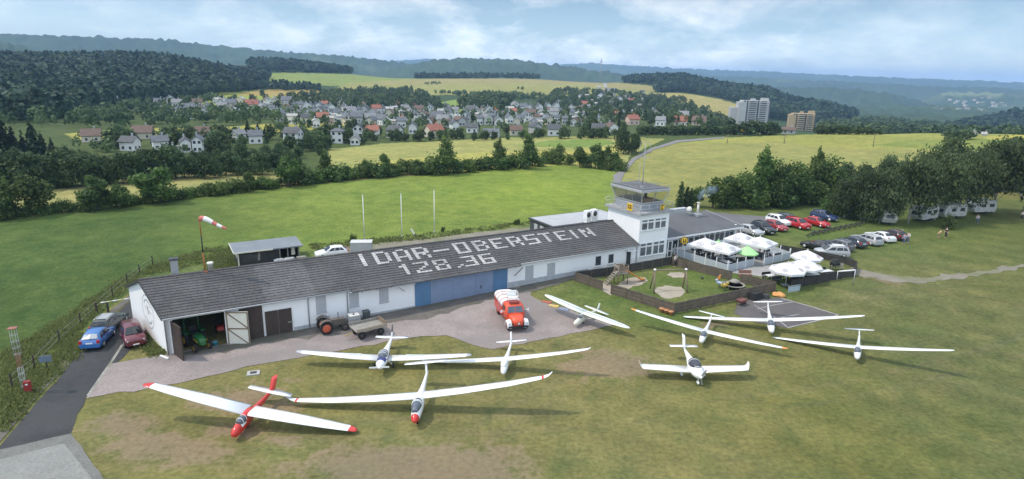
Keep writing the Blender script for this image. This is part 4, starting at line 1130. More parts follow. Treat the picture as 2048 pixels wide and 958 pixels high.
# ------------------------------------------------------------------ woods that read as one mass
def forest(name, pts, lm, seed, q=44, leafk=.30, conif=.25, cat='forest', label=None):
    """crowns of a wood merged into one canopy: pts = x, y, height, width"""
    rng = np.random.default_rng(seed)
    P = np.array(pts, float)
    N = len(P)
    z = terrain(P[:, 0], P[:, 1])
    k = np.repeat(np.arange(N), q); n = N * q
    con = (rng.random(N) < conif)[k]
    d = rng.normal(size=(n, 3)); d[:, 2] = np.abs(d[:, 2]) * 1.1 - .35
    d /= np.linalg.norm(d, axis=1)[:, None]
    h = P[k, 2]; w = P[k, 3]
    tz = (d[:, 2] + .35) / 1.35
    rx = np.where(con, w * .5 * (1.05 - tz) * .9, w * .5)
    hr = np.hypot(d[:, 0], d[:, 1]) + 1e-6
    fx = np.where(con, d[:, 0] / hr * rx, d[:, 0] * rx); fy = np.where(con, d[:, 1] / hr * rx, d[:, 1] * rx)
    fz = h * .30 + h * .70 * np.where(con, tz * 1.08, tz)
    rr = .8 + .3 * rng.random(n)
    c = np.stack([P[k, 0] + fx * rr, P[k, 1] + fy * rr, z[k] + fz * (.94 + .1 * rng.random(n))], -1)
    nrm = d * .9 + rng.normal(size=(n, 3)) * .32; nrm /= np.linalg.norm(nrm, axis=1)[:, None]
    a = np.cross(nrm, rng.normal(size=(n, 3))); a /= np.linalg.norm(a, axis=1)[:, None]
    b = np.cross(nrm, a)
    s = (w * leafk * (.6 + .6 * rng.random(n)))[:, None]
    V = np.stack([c - a * s, c + b * s * .8, c + a * s, c - b * s * .8], 1).reshape(-1, 3)
    tr = rng.random(N)
    tr = np.clip(.5 + .9 * (tr - .5) + .35 * fbm(P[:, 0] / 60, P[:, 1] / 60, seed), 0, 1)
    tt = np.clip(tr[k] * np.where(con, .35, 1) + rng.normal(size=n) * .10, 0, 1)
    o = mesh_np(name, V, np.arange(4 * n).reshape(-1, 4), lm, tint=np.repeat(tt, 4))
    return tag(o, label, cat, None, 'stuff')
def wood_points(poly, d0, d1, spacing, hmin, hmax, seed, keep=1.0, px_pad=0):
    rng = np.random.default_rng(seed)
    pxs = [q[0] for q in poly]
    a0, a1 = float(azim(min(pxs))), float(azim(max(pxs)))
    n = int((a1 - a0) * (d1 * d1 - d0 * d0) / 2 / spacing ** 2)
    a = a0 + (a1 - a0) * rng.random(n); d = np.sqrt(d0 * d0 + (d1 * d1 - d0 * d0) * rng.random(n))
    x, y = d * np.sin(a), d * np.cos(a)
    X, Y = project(np.stack([x, y, terrain(x, y)], -1))
    k = inpoly(X, Y, poly) & (rng.random(n) < keep)
    h = hmin + (hmax - hmin) * rng.random(n)
    return [(x[i], y[i], h[i], h[i] * (.55 + .35 * rng.random())) for i in np.nonzero(k)[0]]
POLY_LEFT = [(-260, 70), (520, 70), (545, 150), (528, 172), (500, 182), (400, 196), (330, 206), (200, 222), (130, 236), (60, 248), (-260, 262)]
forest('forest', wood_points(POLY_LEFT, 330, 960, 5.4, 6, 13, 3), L_WOOD, 11, 60, .20, .45)
POLY_MID = [(490, 110), (720, 120), (830, 140), (850, 158), (830, 153), (650, 146), (535, 143), (500, 150)]
forest('forest', wood_points(POLY_MID, 1020, 1330, 7.5, 10, 14, 5) + wood_points([(500, 168), (560, 172), (640, 178), (640, 184), (520, 181), (470, 186)], 560, 900, 6.0, 5, 8, 6), L_WOOD, 12, 30, .32, .6)
forest('forest', wood_points([(830, 148), (1130, 152), (1130, 160), (1000, 157), (830, 162)], 1250, 1420, 9, 8, 12, 8), L_WOOD, 13, 26, .32, .3)
POLY_RIGHT = [(1120, 130), (1330, 130), (1480, 160), (1600, 190), (1720, 225), (1700, 246), (1600, 244), (1490, 236), (1505, 212), (1430, 194), (1360, 184), (1310, 186), (1311, 170), (1140, 156)]
forest('forest', wood_points(POLY_RIGHT, 780, 1420, 7.0, 8, 15, 15), L_WOOD, 14, 50, .22, .2)
forest('woodland', wood_points([(-120, 236), (60, 242), (130, 232), (330, 204), (420, 198), (440, 206), (350, 222), (520, 232), (630, 234), (650, 242), (520, 250), (300, 258), (120, 264), (-120, 285)], 300, 620, 6.2, 4, 7, 21, .5), L_VILL, 22, 60, .19, .1)
forest('woodland', wood_points([(650, 190), (720, 184), (800, 178), (850, 190), (900, 226), (860, 216), (780, 222), (690, 222), (600, 216), (560, 206), (620, 196)], 430, 800, 7.0, 5, 8, 25, .7) + wood_points([(915, 214), (960, 204), (1020, 208), (1015, 222), (940, 222)], 450, 700, 6, 6, 10, 26, .9), L_VILL, 23, 60, .19, .1)
forest('woodland', wood_points([(1090, 196), (1130, 178), (1190, 174), (1290, 190), (1360, 200), (1440, 236), (1470, 262), (1300, 258), (1230, 262), (1160, 240), (1110, 212)], 360, 900, 8.0, 4, 7.5, 31, .5), L_VILL, 24, 60, .19, .15)
forest('woodland', wood_points([(1640, 244), (1760, 240), (1900, 248), (2100, 254), (2100, 284), (1900, 286), (1700, 280), (1640, 272)], 430, 1100, 9.0, 5, 9, 33, .9), L_VILL, 25, 60, .19, .2)
forest('woodland', wood_points([(1880, 268), (1950, 246), (2048, 224), (2250, 205), (2250, 280), (1880, 286)], 1000, 1360, 9.5, 9, 13, 35), L_WOOD, 26, 30, .30, .1)
forest('woodland', wood_points([(850, 186), (880, 174), (930, 178), (1010, 184), (1100, 196), (1120, 206), (1060, 202), (960, 200)], 420, 760, 6.0, 4, 6, 41, .55) + wood_points([(1020, 178), (1040, 172), (1062, 176), (1046, 182)], 500, 900, 7, 4, 6, 42, .8) + wood_points([(850, 168), (880, 166), (882, 170), (852, 172)], 600, 1000, 7, 3, 5, 47, .8) + wood_points([(640, 222), (1180, 214), (1240, 250), (1180, 268), (620, 284), (560, 240)], 280, 560, 9.0, 3, 5, 43, .42), L_VILL, 27, 60, .19, .05)
forest('woodland', wood_points([(120, 292), (160, 276), (300, 270), (450, 266), (620, 262), (650, 300), (560, 312), (430, 318), (200, 318)], 180, 330, 7.5, 2.5, 4.6, 51, .5), L_VILL, 28, 60, .19, .05)

# ------------------------------------------------------------------ trees one can tell apart
PR_HEDGE = proto_trees('hedgerow_tree', 'round', 4, 100, w=5.2, h=7.5, h0=1.0, n=2300, leaf=.24, mat=L_HEDGE, nl=11, tr=.15)
PR_LIGHT = proto_trees('hedgerow_tree', 'round', 2, 120, w=5.0, h=7.5, h0=.8, n=2600, leaf=.22, mat=L_LIGHT, nl=12, tr=.15)
PR_POP = proto_trees('upright_tree', 'poplar', 3, 140, w=5.0, h=10, n=2800, leaf=.26, mat=L_HEDGE, tr=.17)
PR_POPL = proto_trees('upright_tree', 'poplar', 1, 147, w=4.4, h=10, n=2600, leaf=.24, mat=L_LIGHT, tr=.17)
PR_BUSH = proto_trees('bush', 'round', 5, 160, w=5.4, h=3.4, h0=-.3, n=1200, leaf=.22, mat=L_HEDGE, nl=8, tr=.06, limbs=3)
PR_BUSHL = proto_trees('bush', 'round', 2, 170, w=5.0, h=3.4, h0=-.3, n=1100, leaf=.20, mat=L_LIGHT, nl=8, tr=.06, limbs=3)
PR_DARK = proto_trees('broadleaf_tree', 'round', 5, 180, w=8.5, h=9, h0=.2, n=3000, leaf=.32, mat=L_DARK, nl=13, tr=.2)
PR_CON = proto_trees('conifer', 'conifer', 3, 200, w=5.0, h=11, n=2200, leaf=.33, mat=L_CONIF, tr=.18, limbs=0)
PR_VILL = proto_trees('garden_tree', 'round', 5, 220, w=7.0, h=7.5, h0=.4, n=420, leaf=.55, mat=L_VILL, nl=8, tr=.16, limbs=3)
PR_VCON = proto_trees('garden_conifer', 'conifer', 2, 240, w=4.2, h=9.5, n=380, leaf=.5, mat=L_CONIF, tr=.15, limbs=0)
PR_COL = proto_trees('cypress', 'column', 2, 260, w=1.6, h=5, n=1500, leaf=.13, mat=L_DARK, tr=.1, limbs=0)
PR_BIRCH = proto_trees('birch_tree', 'round', 4, 280, w=9.5, h=12, h0=2.8, n=9000, leaf=.20, mat=L_BIRCH, nl=22, tr=.17, bark=M_BIRCH, droop=.45, limbs=9, z0=.2)
PR_WEEP = proto_trees('birch_tree', 'round', 2, 290, w=9.5, h=12, h0=-.4, n=9500, leaf=.20, mat=L_BIRCH, nl=24, tr=.17, bark=M_BIRCH, droop=.45, limbs=9, z0=.2)
PR_THICK = proto_trees('thicket_tree', 'round', 4, 300, w=7.0, h=8, h0=-.2, n=4200, leaf=.22, mat=L_HEDGE, nl=15, tr=.16)
PR_BIGD = proto_trees('thicket_tree', 'round', 3, 320, w=9, h=11, h0=.4, n=5200, leaf=.27, mat=L_DARK, nl=16, tr=.2)
PROTO_H = {'hedgerow_tree': 7.5, 'upright_tree': 10, 'bush': 3.4, 'broadleaf_tree': 9, 'conifer': 11, 'garden_tree': 7.5, 'garden_conifer': 9.5, 'cypress': 5, 'birch_tree': 12, 'thicket_tree': 8}
_kc = [0]
def tree_px(pr, px, yb, yt, label, cat='tree', group=None, k=None, wide=1.0, hp=None):
    p_ = at(px, yb)
    d = math.hypot(p_.x, p_.y)
    h = (yb - yt) / FPX * d * 1.03 * {'birch_tree': .86, 'broadleaf_tree': .9}.get(pr[0].name.split('.')[0], .84 if pr is PR_BIGD else 1.0)
    base = hp or PROTO_H[pr[0].name.split('.')[0]]
    _kc[0] += 1
    s = h / base * .97
    return plant(pr, _kc[0] if k is None else k, p_, s * wide, random.uniform(0, 6.28), label, cat, group, s)
GH = 'trees standing in the long hedgerow'
tree_px(PR_HEDGE, 75, 430, 360, 'ragged dark hedgerow tree nearest the left edge of the meadow', group=GH)
tree_px(PR_HEDGE, 10, 438, 372, 'hedgerow tree cut by the picture edge beside the meadow', group=GH)
tree_px(PR_HEDGE, 195, 420, 357, 'dense rounded hedgerow tree left of the broad spreading one', group=GH, wide=1.15)
tree_px(PR_LIGHT, 322, 405, 333, 'broad spreading hedgerow tree, the widest crown in the hedgerow', group=GH, wide=1.35)
tree_px(PR_LIGHT, 240, 418, 372, 'low bushy hedgerow tree between two rounded trees', group=GH)
tree_px(PR_HEDGE, 498, 385, 344, 'dark low hedgerow tree rising just above the shrubs before the pale green tree', group=GH)
tree_px(PR_LIGHT, 577, 374, 312, 'pale green hedgerow tree with loose crown', group=GH, k=1, wide=1.1)
tree_px(PR_POPL, 652, 360, 303, 'slim light green upright hedgerow tree beside the pale loose one', group=GH)
tree_px(PR_LIGHT, 733, 354, 317, 'small thin hedgerow tree with a bare stem', group=GH, wide=.8)
tree_px(PR_HEDGE, 770, 352, 306, 'dark oval hedgerow tree next to the small thin one', group=GH, wide=.85)
tree_px(PR_HEDGE, 832, 350, 317, 'bushy low tree in front of the tallest hedgerow tree', group=GH, wide=1.2)
tree_px(PR_POP, 893, 349, 275, 'tallest and fullest upright tree of the hedgerow', group=GH, wide=1.0)
tree_px(PR_HEDGE, 934, 344, 316, 'low dark tree just right of the tallest hedgerow tree', group=GH)
tree_px(PR_POP, 998, 338, 279, 'upright oval tree midway along the right half of the hedgerow', group=GH, wide=.9)
tree_px(PR_POP, 1056, 338, 267, 'tall pointed upright tree with a bushy foot in the hedgerow', group=GH, wide=.85)
tree_px(PR_HEDGE, 1120, 327, 290, 'compact cone shaped tree standing in a gap of the hedgerow', group=GH, wide=.9)
tree_px(PR_HEDGE, 1159, 334, 291, 'first rounded tree of the clump at the right end of the hedgerow', group=GH)
tree_px(PR_HEDGE, 1190, 336, 287, 'tallest rounded tree of the clump at the right end of the hedgerow', group=GH, wide=1.2)
tree_px(PR_HEDGE, 1212, 338, 290, 'dark rounded tree in the clump nearest the country road', group=GH)
tree_px(PR_HEDGE, 1226, 339, 306, 'lowest tree of the clump beside the country road', group=GH, wide=1.3)
tree_px(PR_DARK, 1247, 308, 251, 'larger of two dark trees beside the country road', group='roadside trees', wide=.85)
tree_px(PR_DARK, 1268, 305, 262, 'smaller of two dark trees beside the country road', group='roadside trees', wide=.75)
# the shrubs of the hedgerow
_hx = [0, 60, 180, 290, 370, 470, 560, 650, 720, 800, 880, 950, 1050, 1130]
_hy = [440, 432, 420, 406, 398, 384, 373, 362, 356, 349, 347, 341, 333, 327]
_x = -14.0
while _x < 1110:
    yb = float(np.interp(_x, _hx, _hy)); hpx = random.uniform(20, 33) * (1 if _x < 900 else .95)
    if _x < 560: hpx *= .76
    pr = PR_BUSHL if random.random() < .22 else PR_BUSH
    tree_px(pr, _x, yb + random.uniform(-2, 2), yb - hpx, 'leafy green shrub in the continuous hedgerow behind the meadow', 'shrub', 'shrubs forming the long hedgerow', wide=random.uniform(.9, 1.3), hp=3.4)
    _x += random.uniform(13, 19) * (1.25 if _x < 400 else 1.0)
for q in (1140, 1172, 1200, 1225, 1238):
    tree_px(PR_BUSH, q, float(np.interp(q, [1140, 1240], [330, 343])), float(np.interp(q, [1140, 1240], [310, 322])), 'leafy green shrub at the foot of the tree clump by the road', 'shrub', 'shrubs under the tree clump by the road', hp=3.4)
# dark belt behind the tan strip
for i in range(34):
    px = -20 + i * 18.8 + random.uniform(-6, 6)
    yb = np.interp(px, [0, 300, 600], [385, 362, 343]) + random.uniform(-3, 2)
    yt = np.interp(px, [0, 120, 300, 440, 600, 640], [312, 318, 300, 312, 306, 312]) + random.uniform(-9, 9)
    tree_px(PR_DARK, px, yb, yt, 'dark leafy tree in the front of the dark belt behind the tan strip', 'tree', 'trees in the front of the dark belt', wide=random.uniform(.8, 1.05))
for i in range(26):
    px = -10 + i * 24.5 + random.uniform(-8, 8)
    yb = np.interp(px, [0, 300, 600, 660], [345, 332, 318, 308]) + random.uniform(-3, 3)
    yt = np.interp(px, [0, 100, 300, 430, 600, 660], [296, 300, 306, 290, 298, 288]) + random.uniform(-8, 8)
    tree_px(PR_DARK, px, yb, yt, 'dark leafy tree in the rear of the dark belt below the front houses', 'tree', 'trees in the rear of the dark belt', wide=random.uniform(.8, 1.1))
for (px, yb, yt) in [(-6, 355, 258), (22, 352, 262), (38, 350, 276), (76, 345, 262), (92, 342, 280), (110, 338, 288), (56, 348, 284), (8, 340, 266)]:
    tree_px(PR_CON, px, yb, yt, 'tall near-black conifer at the left end of the dark belt', 'tree', 'conifers at the left end of the belt', wide=1.0)
tree_px(PR_CON, 346, 330, 295, 'small dark conifer in front of the wide pale grey roof', 'tree', wide=.8)
tree_px(PR_VCON, 516, 262, 246, 'dark pointed conifer at the end of the yellow strip field', 'tree', wide=1.2)
tree_px(PR_VCON, 494, 264, 252, 'small dark pointed conifer beside a taller one by the yellow strip field', 'tree', wide=1.0)
for (px, yb, yt) in [(432, 318, 268), (620, 302, 266), (640, 310, 284), (655, 300, 270), (600, 312, 290), (560, 306, 282)]:
    tree_px(PR_DARK, px, yb, yt, 'dark rounded tree between the front houses and the belt', 'tree', 'dark trees between the front houses', wide=.9)
# the dark tree line at the far edge of the yellow field
for i in range(40):
    px = 1278 + i * 7.0
    yb = 270 - (px - 1278) * .002 + random.uniform(-.5, .8)
    yt = np.interp(px, [1278, 1330, 1400, 1470, 1490, 1520, 1548, 1556], [252, 254, 250, 252, 243, 243, 249, 258]) + random.uniform(-3, 3)
    tree_px(PR_VILL, px, yb, yt, 'dark rounded tree in the tree line beyond the large yellow field', 'tree', 'tree line beyond the yellow field', wide=1.15)
for i in range(16):
    px = 1636 + i * 8.2
    yb = 269; yt = np.interp(px, [1600, 1650, 1700, 1760], [256, 250, 254, 260]) + random.uniform(-2.5, 2.5)
    tree_px(PR_VILL, px, yb, yt, 'dark low tree behind the crest of the yellow field, near the tower blocks', 'tree', 'low trees behind the field crest', wide=1.2)
for (px, yb, yt) in [(1893, 279, 266), (1908, 280, 265), (1922, 280, 267), (1934, 278, 262)]:
    tree_px(PR_VILL, px, yb, yt, 'dark bush in the isolated clump on the far field', 'tree', 'isolated clump on the far field', wide=1.5)
# thicket beside the clubhouse
GT = 'trees of the thicket behind the car park'
for (px, yb, yt, pr, lb, w_) in [
    (1392, 414, 372, PR_LIGHT, 'light green bushy tree next to the cypresses', 1.1), (1425, 416, 350, PR_LIGHT, 'bright bushy tree behind the smoking chimney', 1.05),
    (1455, 415, 352, PR_THICK, 'dark tree just behind the chimney smoke', .9), (1486, 414, 346, PR_THICK, 'low dark tree before the tall pale one in the thicket', .9),
    (1520, 412, 303, PR_POPL, 'tall pale green tree standing out above the thicket', .85), (1548, 411, 328, PR_THICK, 'dark rounded tree directly behind the car park lawn', .95),
    (1585, 408, 330, PR_THICK, 'dark rounded tree in the middle of the thicket', .95), (1622, 404, 306, PR_POP, 'slender pale tree poking out of the thicket', .5),
    (1622, 405, 332, PR_THICK, 'dark bushy tree at the foot of the slender pale one', 1.0), (1655, 402, 322, PR_THICK, 'rounded tree where the thicket meets the birches', 1.0),
    (1500, 416, 372, PR_BUSH, 'low bush at the lawn edge of the thicket', 1.0), (1570, 414, 375, PR_BUSH, 'second low bush along the lawn edge of the thicket', 1.1), (1625, 408, 372, PR_BUSH, 'third low bush along the lawn edge, nearest the birches', 1.1)]:
    tree_px(pr, px, yb, yt, lb, 'tree' if pr is not PR_BUSH else 'shrub', GT, wide=w_)
for (px, yb, yt) in [(1690, 395, 318), (1725, 392, 322), (1762, 390, 310), (1800, 388, 318), (1838, 384, 312), (1885, 382, 278), (1925, 382, 308), (1965, 380, 300), (2000, 380, 284), (2045, 384, 288), (2085, 386, 280)]:
    tree_px(PR_BIGD, px, yb, yt, 'tall near-black tree behind the birches' if px != 1885 else 'tallest black-green tree rising above the row behind the birches', 'tree', 'dark trees behind the birches', wide=.85, hp=11)
for (px, yb, yt, w_, lb) in [(1688, 442, 345, 1.0, 'low spreading birch whose branches hang to the lawn beside the parked cars'), (1722, 446, 336, .8, 'bushy birch just right of the low spreading one'), (1758, 452, 322, .95, 'birch with pale forked stems in front of the first caravan'), (1815, 452, 310, .95, 'broad birch shading the gap between the first two caravans'),
        (1868, 446, 303, 1.0, 'large birch over the second and third caravans'), (1925, 440, 300, 1.0, 'large birch between the third and fourth caravans'), (1985, 432, 292, 1.0, 'tall birch over the fourth caravan'), (2045, 440, 284, 1.1, 'tall birch at the right picture edge')]:
    tree_px(PR_WEEP if px < 1800 else PR_BIRCH, px, yb - 6, yt, lb, 'tree', 'birches over the caravans', wide=w_)
for (px, yb, yt, lb) in [(1359, 424, 366, 'tallest dark cypress behind the control tower'), (1371, 424, 374, 'middle dark cypress behind the control tower'), (1380, 424, 378, 'lowest dark cypress behind the control tower')]:
    tree_px(PR_COL, px, yb, yt, lb, 'tree', 'cypresses behind the control tower', wide=.95)
tree_px(PR_BUSH, 1084, 462, 434, 'rounded bush at the corner of the flat roofed annex', 'shrub', hp=3.4, wide=.8)
tree_px(PR_BUSH, 1033, 449, 435, 'small bush in the meadow left of the annex', 'shrub', hp=3.4, wide=.7)
tree_px(PR_BUSHL, 706, 484, 466, 'small thorn bush beside the pale container', 'shrub', hp=3.4, wide=.5)
tree_px(PR_BUSHL, 886, 464, 452, 'small weed bush near the third flagpole', 'shrub', hp=3.4, wide=.6)
tree_px(PR_BUSH, 1895, 458, 436, 'dark bush under the birch beside the second caravan', 'shrub', hp=3.4, wide=.7)
tree_px(PR_BUSH, 1668, 428, 396, 'dense bush at the foot of the low spreading birch', 'shrub', hp=3.4, wide=.9)
# trees of the gardens, kept clear of the house fronts
_rng = random.Random(77)
def clear_of_houses(px, yb, yt, wpx, d, lim=.25):
    for hx, hb, ht, hw_, hd in HOUSES:
        if d < hd + 2:
            ox = min(px + wpx / 2, hx + hw_ / 2) - max(px - wpx / 2, hx - hw_ / 2)
            oy = min(yb, hb) - max(yt, ht)
            if ox > 0 and oy > 0 and ox * oy > lim * hw_ * (hb - ht):
                return False
    return True
def gardens(poly, n, hmin, hmax, label, group, con=.12, dark=False):
    xs = [q[0] for q in poly]; ys = [q[1] for q in poly]
    done = tries = 0
    while done < n and tries < n * 25:
        tries += 1
        px, py = _rng.uniform(min(xs), max(xs)), _rng.uniform(min(ys), max(ys))
        if not inpoly(np.array([px]), np.array([py]), poly)[0]:
            continue
        p_ = at(px, py); d = math.hypot(p_.x, p_.y)
        h = _rng.uniform(hmin, hmax); hpx = h * FPX / d
        if not clear_of_houses(px, py, py - hpx, hpx * .85, d):
            continue
        c = _rng.random() < con
        pr = PR_VCON if c else PR_VILL
        plant(pr, _rng.randrange(9), p_, h / (9.5 if c else 7.5), _rng.uniform(0, 6), ('dark pointed conifer' if c else 'rounded green tree') + label, 'tree', ('conifers' if c else 'trees') + group)
        done += 1
gardens([(560, 246), (760, 236), (1180, 222), (1260, 262), (1180, 268), (960, 276), (700, 290), (560, 300)], 75, 3.5, 7, ' in the gardens of the village', ' in the village gardens')
gardens([(560, 214), (700, 214), (900, 216), (1150, 206), (1190, 240), (880, 236), (700, 244), (560, 250)], 45, 4, 7, ' among the upper houses of the village', ' among the upper village houses')
gardens([(230, 206), (640, 186), (650, 236), (480, 240), (300, 234)], 34, 4, 7, ' around the hamlet under the forest slope', ' around the hamlet')
gardens([(150, 286), (470, 276), (640, 272), (640, 300), (300, 316), (150, 300)], 24, 4, 7, ' between the left-hand front houses', ' between the left-hand front houses', .2)
gardens([(1150, 200), (1300, 200), (1440, 236), (1470, 262), (1280, 262), (1200, 250)], 40, 4, 7.5, ' among the right-hand village houses', ' among the right-hand village houses', .18)
for i in range(46):
    px = _rng.uniform(640, 1230); yb = 284 - (px - 640) * .017 + _rng.uniform(-2, 3)
    p_ = at(px, yb); d = math.hypot(p_.x, p_.y); h = _rng.uniform(2.2, 5.2)
    if clear_of_houses(px, yb, yb - h * FPX / d, h * FPX / d * .85, d, .5):
        plant(PR_VILL, _rng.randrange(9), p_, h / 7.5, _rng.uniform(0, 6), 'rounded garden tree at the village edge of the tan field', 'tree', 'garden trees along the tan field')
drop_unused(PR_HEDGE, PR_LIGHT, PR_POP, PR_POPL, PR_BUSH, PR_BUSHL, PR_DARK, PR_CON, PR_VILL, PR_VCON, PR_COL, PR_BIRCH, PR_WEEP, PR_THICK, PR_BIGD)
# rank grass and weeds along the fence and the hut
def tuft_field(name, polys, n, hmin, hmax, lm, seed):
    rng = np.random.default_rng(seed); P = []
    for poly, k in polys:
        xs = [q[0] for q in poly]; ys = [q[1] for q in poly]; c = 0
        while c < k:
            a_, b_ = rng.uniform(min(xs), max(xs)), rng.uniform(min(ys), max(ys))
            if inpoly(np.array([a_]), np.array([b_]), poly)[0]:
                r = rays(a_, b_); s_ = -(CAM_H - .4) / r[2]; P.append((r[0] * s_, r[1] * s_)); c += 1
    P = np.array(P); q = 12
    k = np.repeat(np.arange(len(P)), q); N = len(k)
    c = np.stack([P[k, 0] + rng.normal(size=N) * .28, P[k, 1] + rng.normal(size=N) * .28, np.zeros(N)], -1)
    c[:, 2] = terrain(c[:, 0], c[:, 1])
    h = hmin + (hmax - hmin) * rng.random(N)
    a_ = rng.random(N) * 6.28; w = .05 + .07 * rng.random(N)
    dx_ = np.stack([np.cos(a_) * w, np.sin(a_) * w, np.zeros(N)], -1)
    ln = np.stack([rng.normal(size=N) * .3 * h, rng.normal(size=N) * .3 * h, h], -1)
    V = np.stack([c - dx_, c + dx_, c + ln + dx_ * .4, c + ln - dx_ * .4], 1).reshape(-1, 3)
    o = mesh_np(name, V, np.arange(4 * N).reshape(-1, 4), lm, tint=np.repeat(np.clip(.5 + rng.normal(size=N) * .25, 0, 1), 4))
    tag(o, None, 'grass', None, 'stuff')
tuft_field('grass', [([(0, 700), (80, 660), (180, 600), (270, 545), (290, 556), (200, 622), (110, 690), (0, 780)], 500), ([(420, 528), (470, 500), (500, 520), (470, 545), (420, 548)], 260), ([(620, 500), (840, 478), (1100, 446), (1100, 452), (850, 488), (640, 512)], 260), ([(275, 548), (420, 505), (480, 500), (440, 528), (300, 556)], 200), ([(0, 780), (60, 740), (150, 660), (180, 680), (90, 760), (0, 860)], 330), ([(300, 680), (330, 702), (300, 706), (284, 662)], 60)], 12, .10, .32, L_GRASS, 5)

# ------------------------------------------------------------------ hangar frame: s along the front wall, w inward, z up
HP0 = Vector((-30.016, 50.207)); HE = Vector((.85725, .5149)); HN = Vector((-.5149, .85725)); HROT = math.atan2(HE.y, HE.x)
def HL(s, w, z=0.0):
    q = HP0 + HE * s + HN * w
    return Vector((q.x, q.y, z))
def HG(s, w, dz=0.0):
    q = HL(s, w)
    return Vector((q.x, q.y, T(q.x, q.y) + dz))
def tile_mat(name, col, sp=.30):
    m, t, p, out = new_mat(name)
    v = coord(t)
    n1 = noise(t, v, .35, 5, .65); n2 = noise(t, v, 4.5, 3, .6, 0, (1, .4, .4))
    c = ramp(t, n1, (.3, tuple(x * .72 for x in col)), (.7, tuple(x * 1.26 for x in col)))
    c = mixc(t, 1.0, c, ramp(t, n2, (.3, .74), (.7, 1.24)), 'MULTIPLY')
    n3 = noise(t, v, .9, 5, .7)
    c = mixc(t, ramp(t, n3, (.58, 0.0), (.74, .35)), c, (.12, .12, .085))
    t.links.new(c, p.inputs['Base Color']); p.inputs['Roughness'].default_value = .85
    bump(t, p, n2, .35, .03)
    return m
M_TILE = tile_mat('dark_grey_roof_tiles', (.088, .085, .085))
M_TILEL = tile_mat('paler_replacement_tiles', (.115, .11, .112))
M_TILEW = tile_mat('white_painted_tiles', (.42, .405, .39))
EAVE, RIDGE, WR, WB = 3.72, 5.62, 5.3, 10.2
SK = -.26                                   # the gable runs back at a slight angle
def hangar():
    root = thing('hangar', 'long white low hangar with a dark tiled roof lettered in white', 'hangar', HL(0, 0, 0), HROT)
    kz = (RIDGE - EAVE) / WR
    L = 54.15
    b = MB()
    th = .3
    b.box((.28, th / 2, 1.5), (.56, th, 4.2))
    b.box((2.65, th / 2, 3.45), (4.2, th, .38))
    b.box(((4.74 + L) / 2, th / 2, 1.32), (L - 4.74, th, 4.64))
    b.box((L / 2 + .5, WB - .15, 1.6), (L + 3.2, .3, 4.4))
    gab = [(0, 0, -.6), (SK * WB, WB, -.6), (SK * WB, WB, EAVE - .1), (SK * WR, WR, RIDGE - .08), (0, 0, EAVE - .1)]
    b.add(gab + [(x + .3, y, z) for x, y, z in gab], [(0, 1, 2, 3, 4), (9, 8, 7, 6, 5), (0, 4, 9, 5), (4, 3, 8, 9), (3, 2, 7, 8), (2, 1, 6, 7)])
    ge = [(L - .3, 0, -.6), (L - .3, WB, -.6), (L - .3, WB, EAVE - .1), (L - .3, WR, RIDGE - .1), (L - .3, 0, EAVE - .1)]
    b.add(ge + [(x + .28, y, z) for x, y, z in ge], [(4, 3, 2, 1, 0), (5, 6, 7, 8, 9), (0, 5, 9, 4), (4, 9, 8, 3), (3, 8, 7, 2)])
    b.box((7.4, 5, 1.5), (.2, 9.6, 4.2))
    b.build('wall', M_WHITE, root)
    # painted plinth along the front
    MB().box(((10.7 + 23.1) / 2, -.03, .28), (12.4, .06, .62)).build('plinth', M_PLINTH, root)
    MB().box(((34.6 + 46.2) / 2, -.03, .92), (11.6, .06, .95)).build('plinth', M_PLINTH, root)
    MB().box((3.6, 5, .02), (7, 9.4, .06)).build('bay_floor', M_CONC, root)
    # front roof slope in stepped tile courses
    rb = MB(); n = 15
    w0, w1 = -.38, WR
    sl = (w1 - w0) / n
    for i in range(n):
        a, c = w0 + i * sl, w0 + (i + 1) * sl
        za, zc_ = EAVE + kz * a, EAVE + kz * c
        cuts = [(SK * ((a + c) / 2) - .28, 8.3, 0), (8.3, 12.9, 1), (12.9, L - .02, 0)]
        for x0, x1, mi in cuts:
            rb.add([(x0, a, za + .095), (x1, a, za + .095), (x1, c, zc_ + .035), (x0, c, zc_ + .035), (x0, a, za - .03), (x1, a, za - .03), (x1, c, zc_ - .03), (x0, c, zc_ - .03)],
                   [(0, 1, 2, 3), (0, 4, 5, 1), (0, 3, 7, 4), (1, 5, 6, 2), (4, 7, 6, 5)], mi)
    # longer eaves over the middle
    za = EAVE + kz * -.75
    rb.add([(16.3, -.80, za + .05), (35.9, -.80, za + .05), (35.9, -.37, EAVE + kz * -.37 + .05), (16.3, -.37, EAVE + kz * -.37 + .05), (16.3, -.80, za - .05), (35.9, -.80, za - .05), (35.9, -.37, EAVE + kz * -.37 - .06), (16.3, -.37, EAVE + kz * -.37 - .06)],
           [(0, 1, 2, 3), (0, 4, 5, 1), (0, 3, 7, 4), (1, 5, 6, 2), (4, 7, 6, 5)], 0)
    # back slope, verge boards and ridge
    bz = [(SK * WR - .25, WR, RIDGE + .05), (L - .02, WR, RIDGE + .05), (L - .02, WB + .4, EAVE - .1), (SK * WB - .25, WB + .4, EAVE - .1)]
    rb.add(bz + [(x, y, z - .12) for x, y, z in bz], [(0, 3, 2, 1), (4, 5, 6, 7), (2, 3, 7, 6), (3, 0, 4, 7), (1, 2, 6, 5)], 0)
    roof = rb.build('roof', [M_TILE, M_TILEL], root)
    v_ = MB()
    v_.beam((SK * -.38 - .32, -.42, EAVE + kz * -.42 - .02), (SK * WR - .30, WR, RIDGE + .02), .05, .26)
    v_.beam((SK * WR - .30, WR, RIDGE + .02), (SK * WB - .30, WB + .4, EAVE - .14), .05, .26)
    v_.build('verge_board', M_DARK, roof)
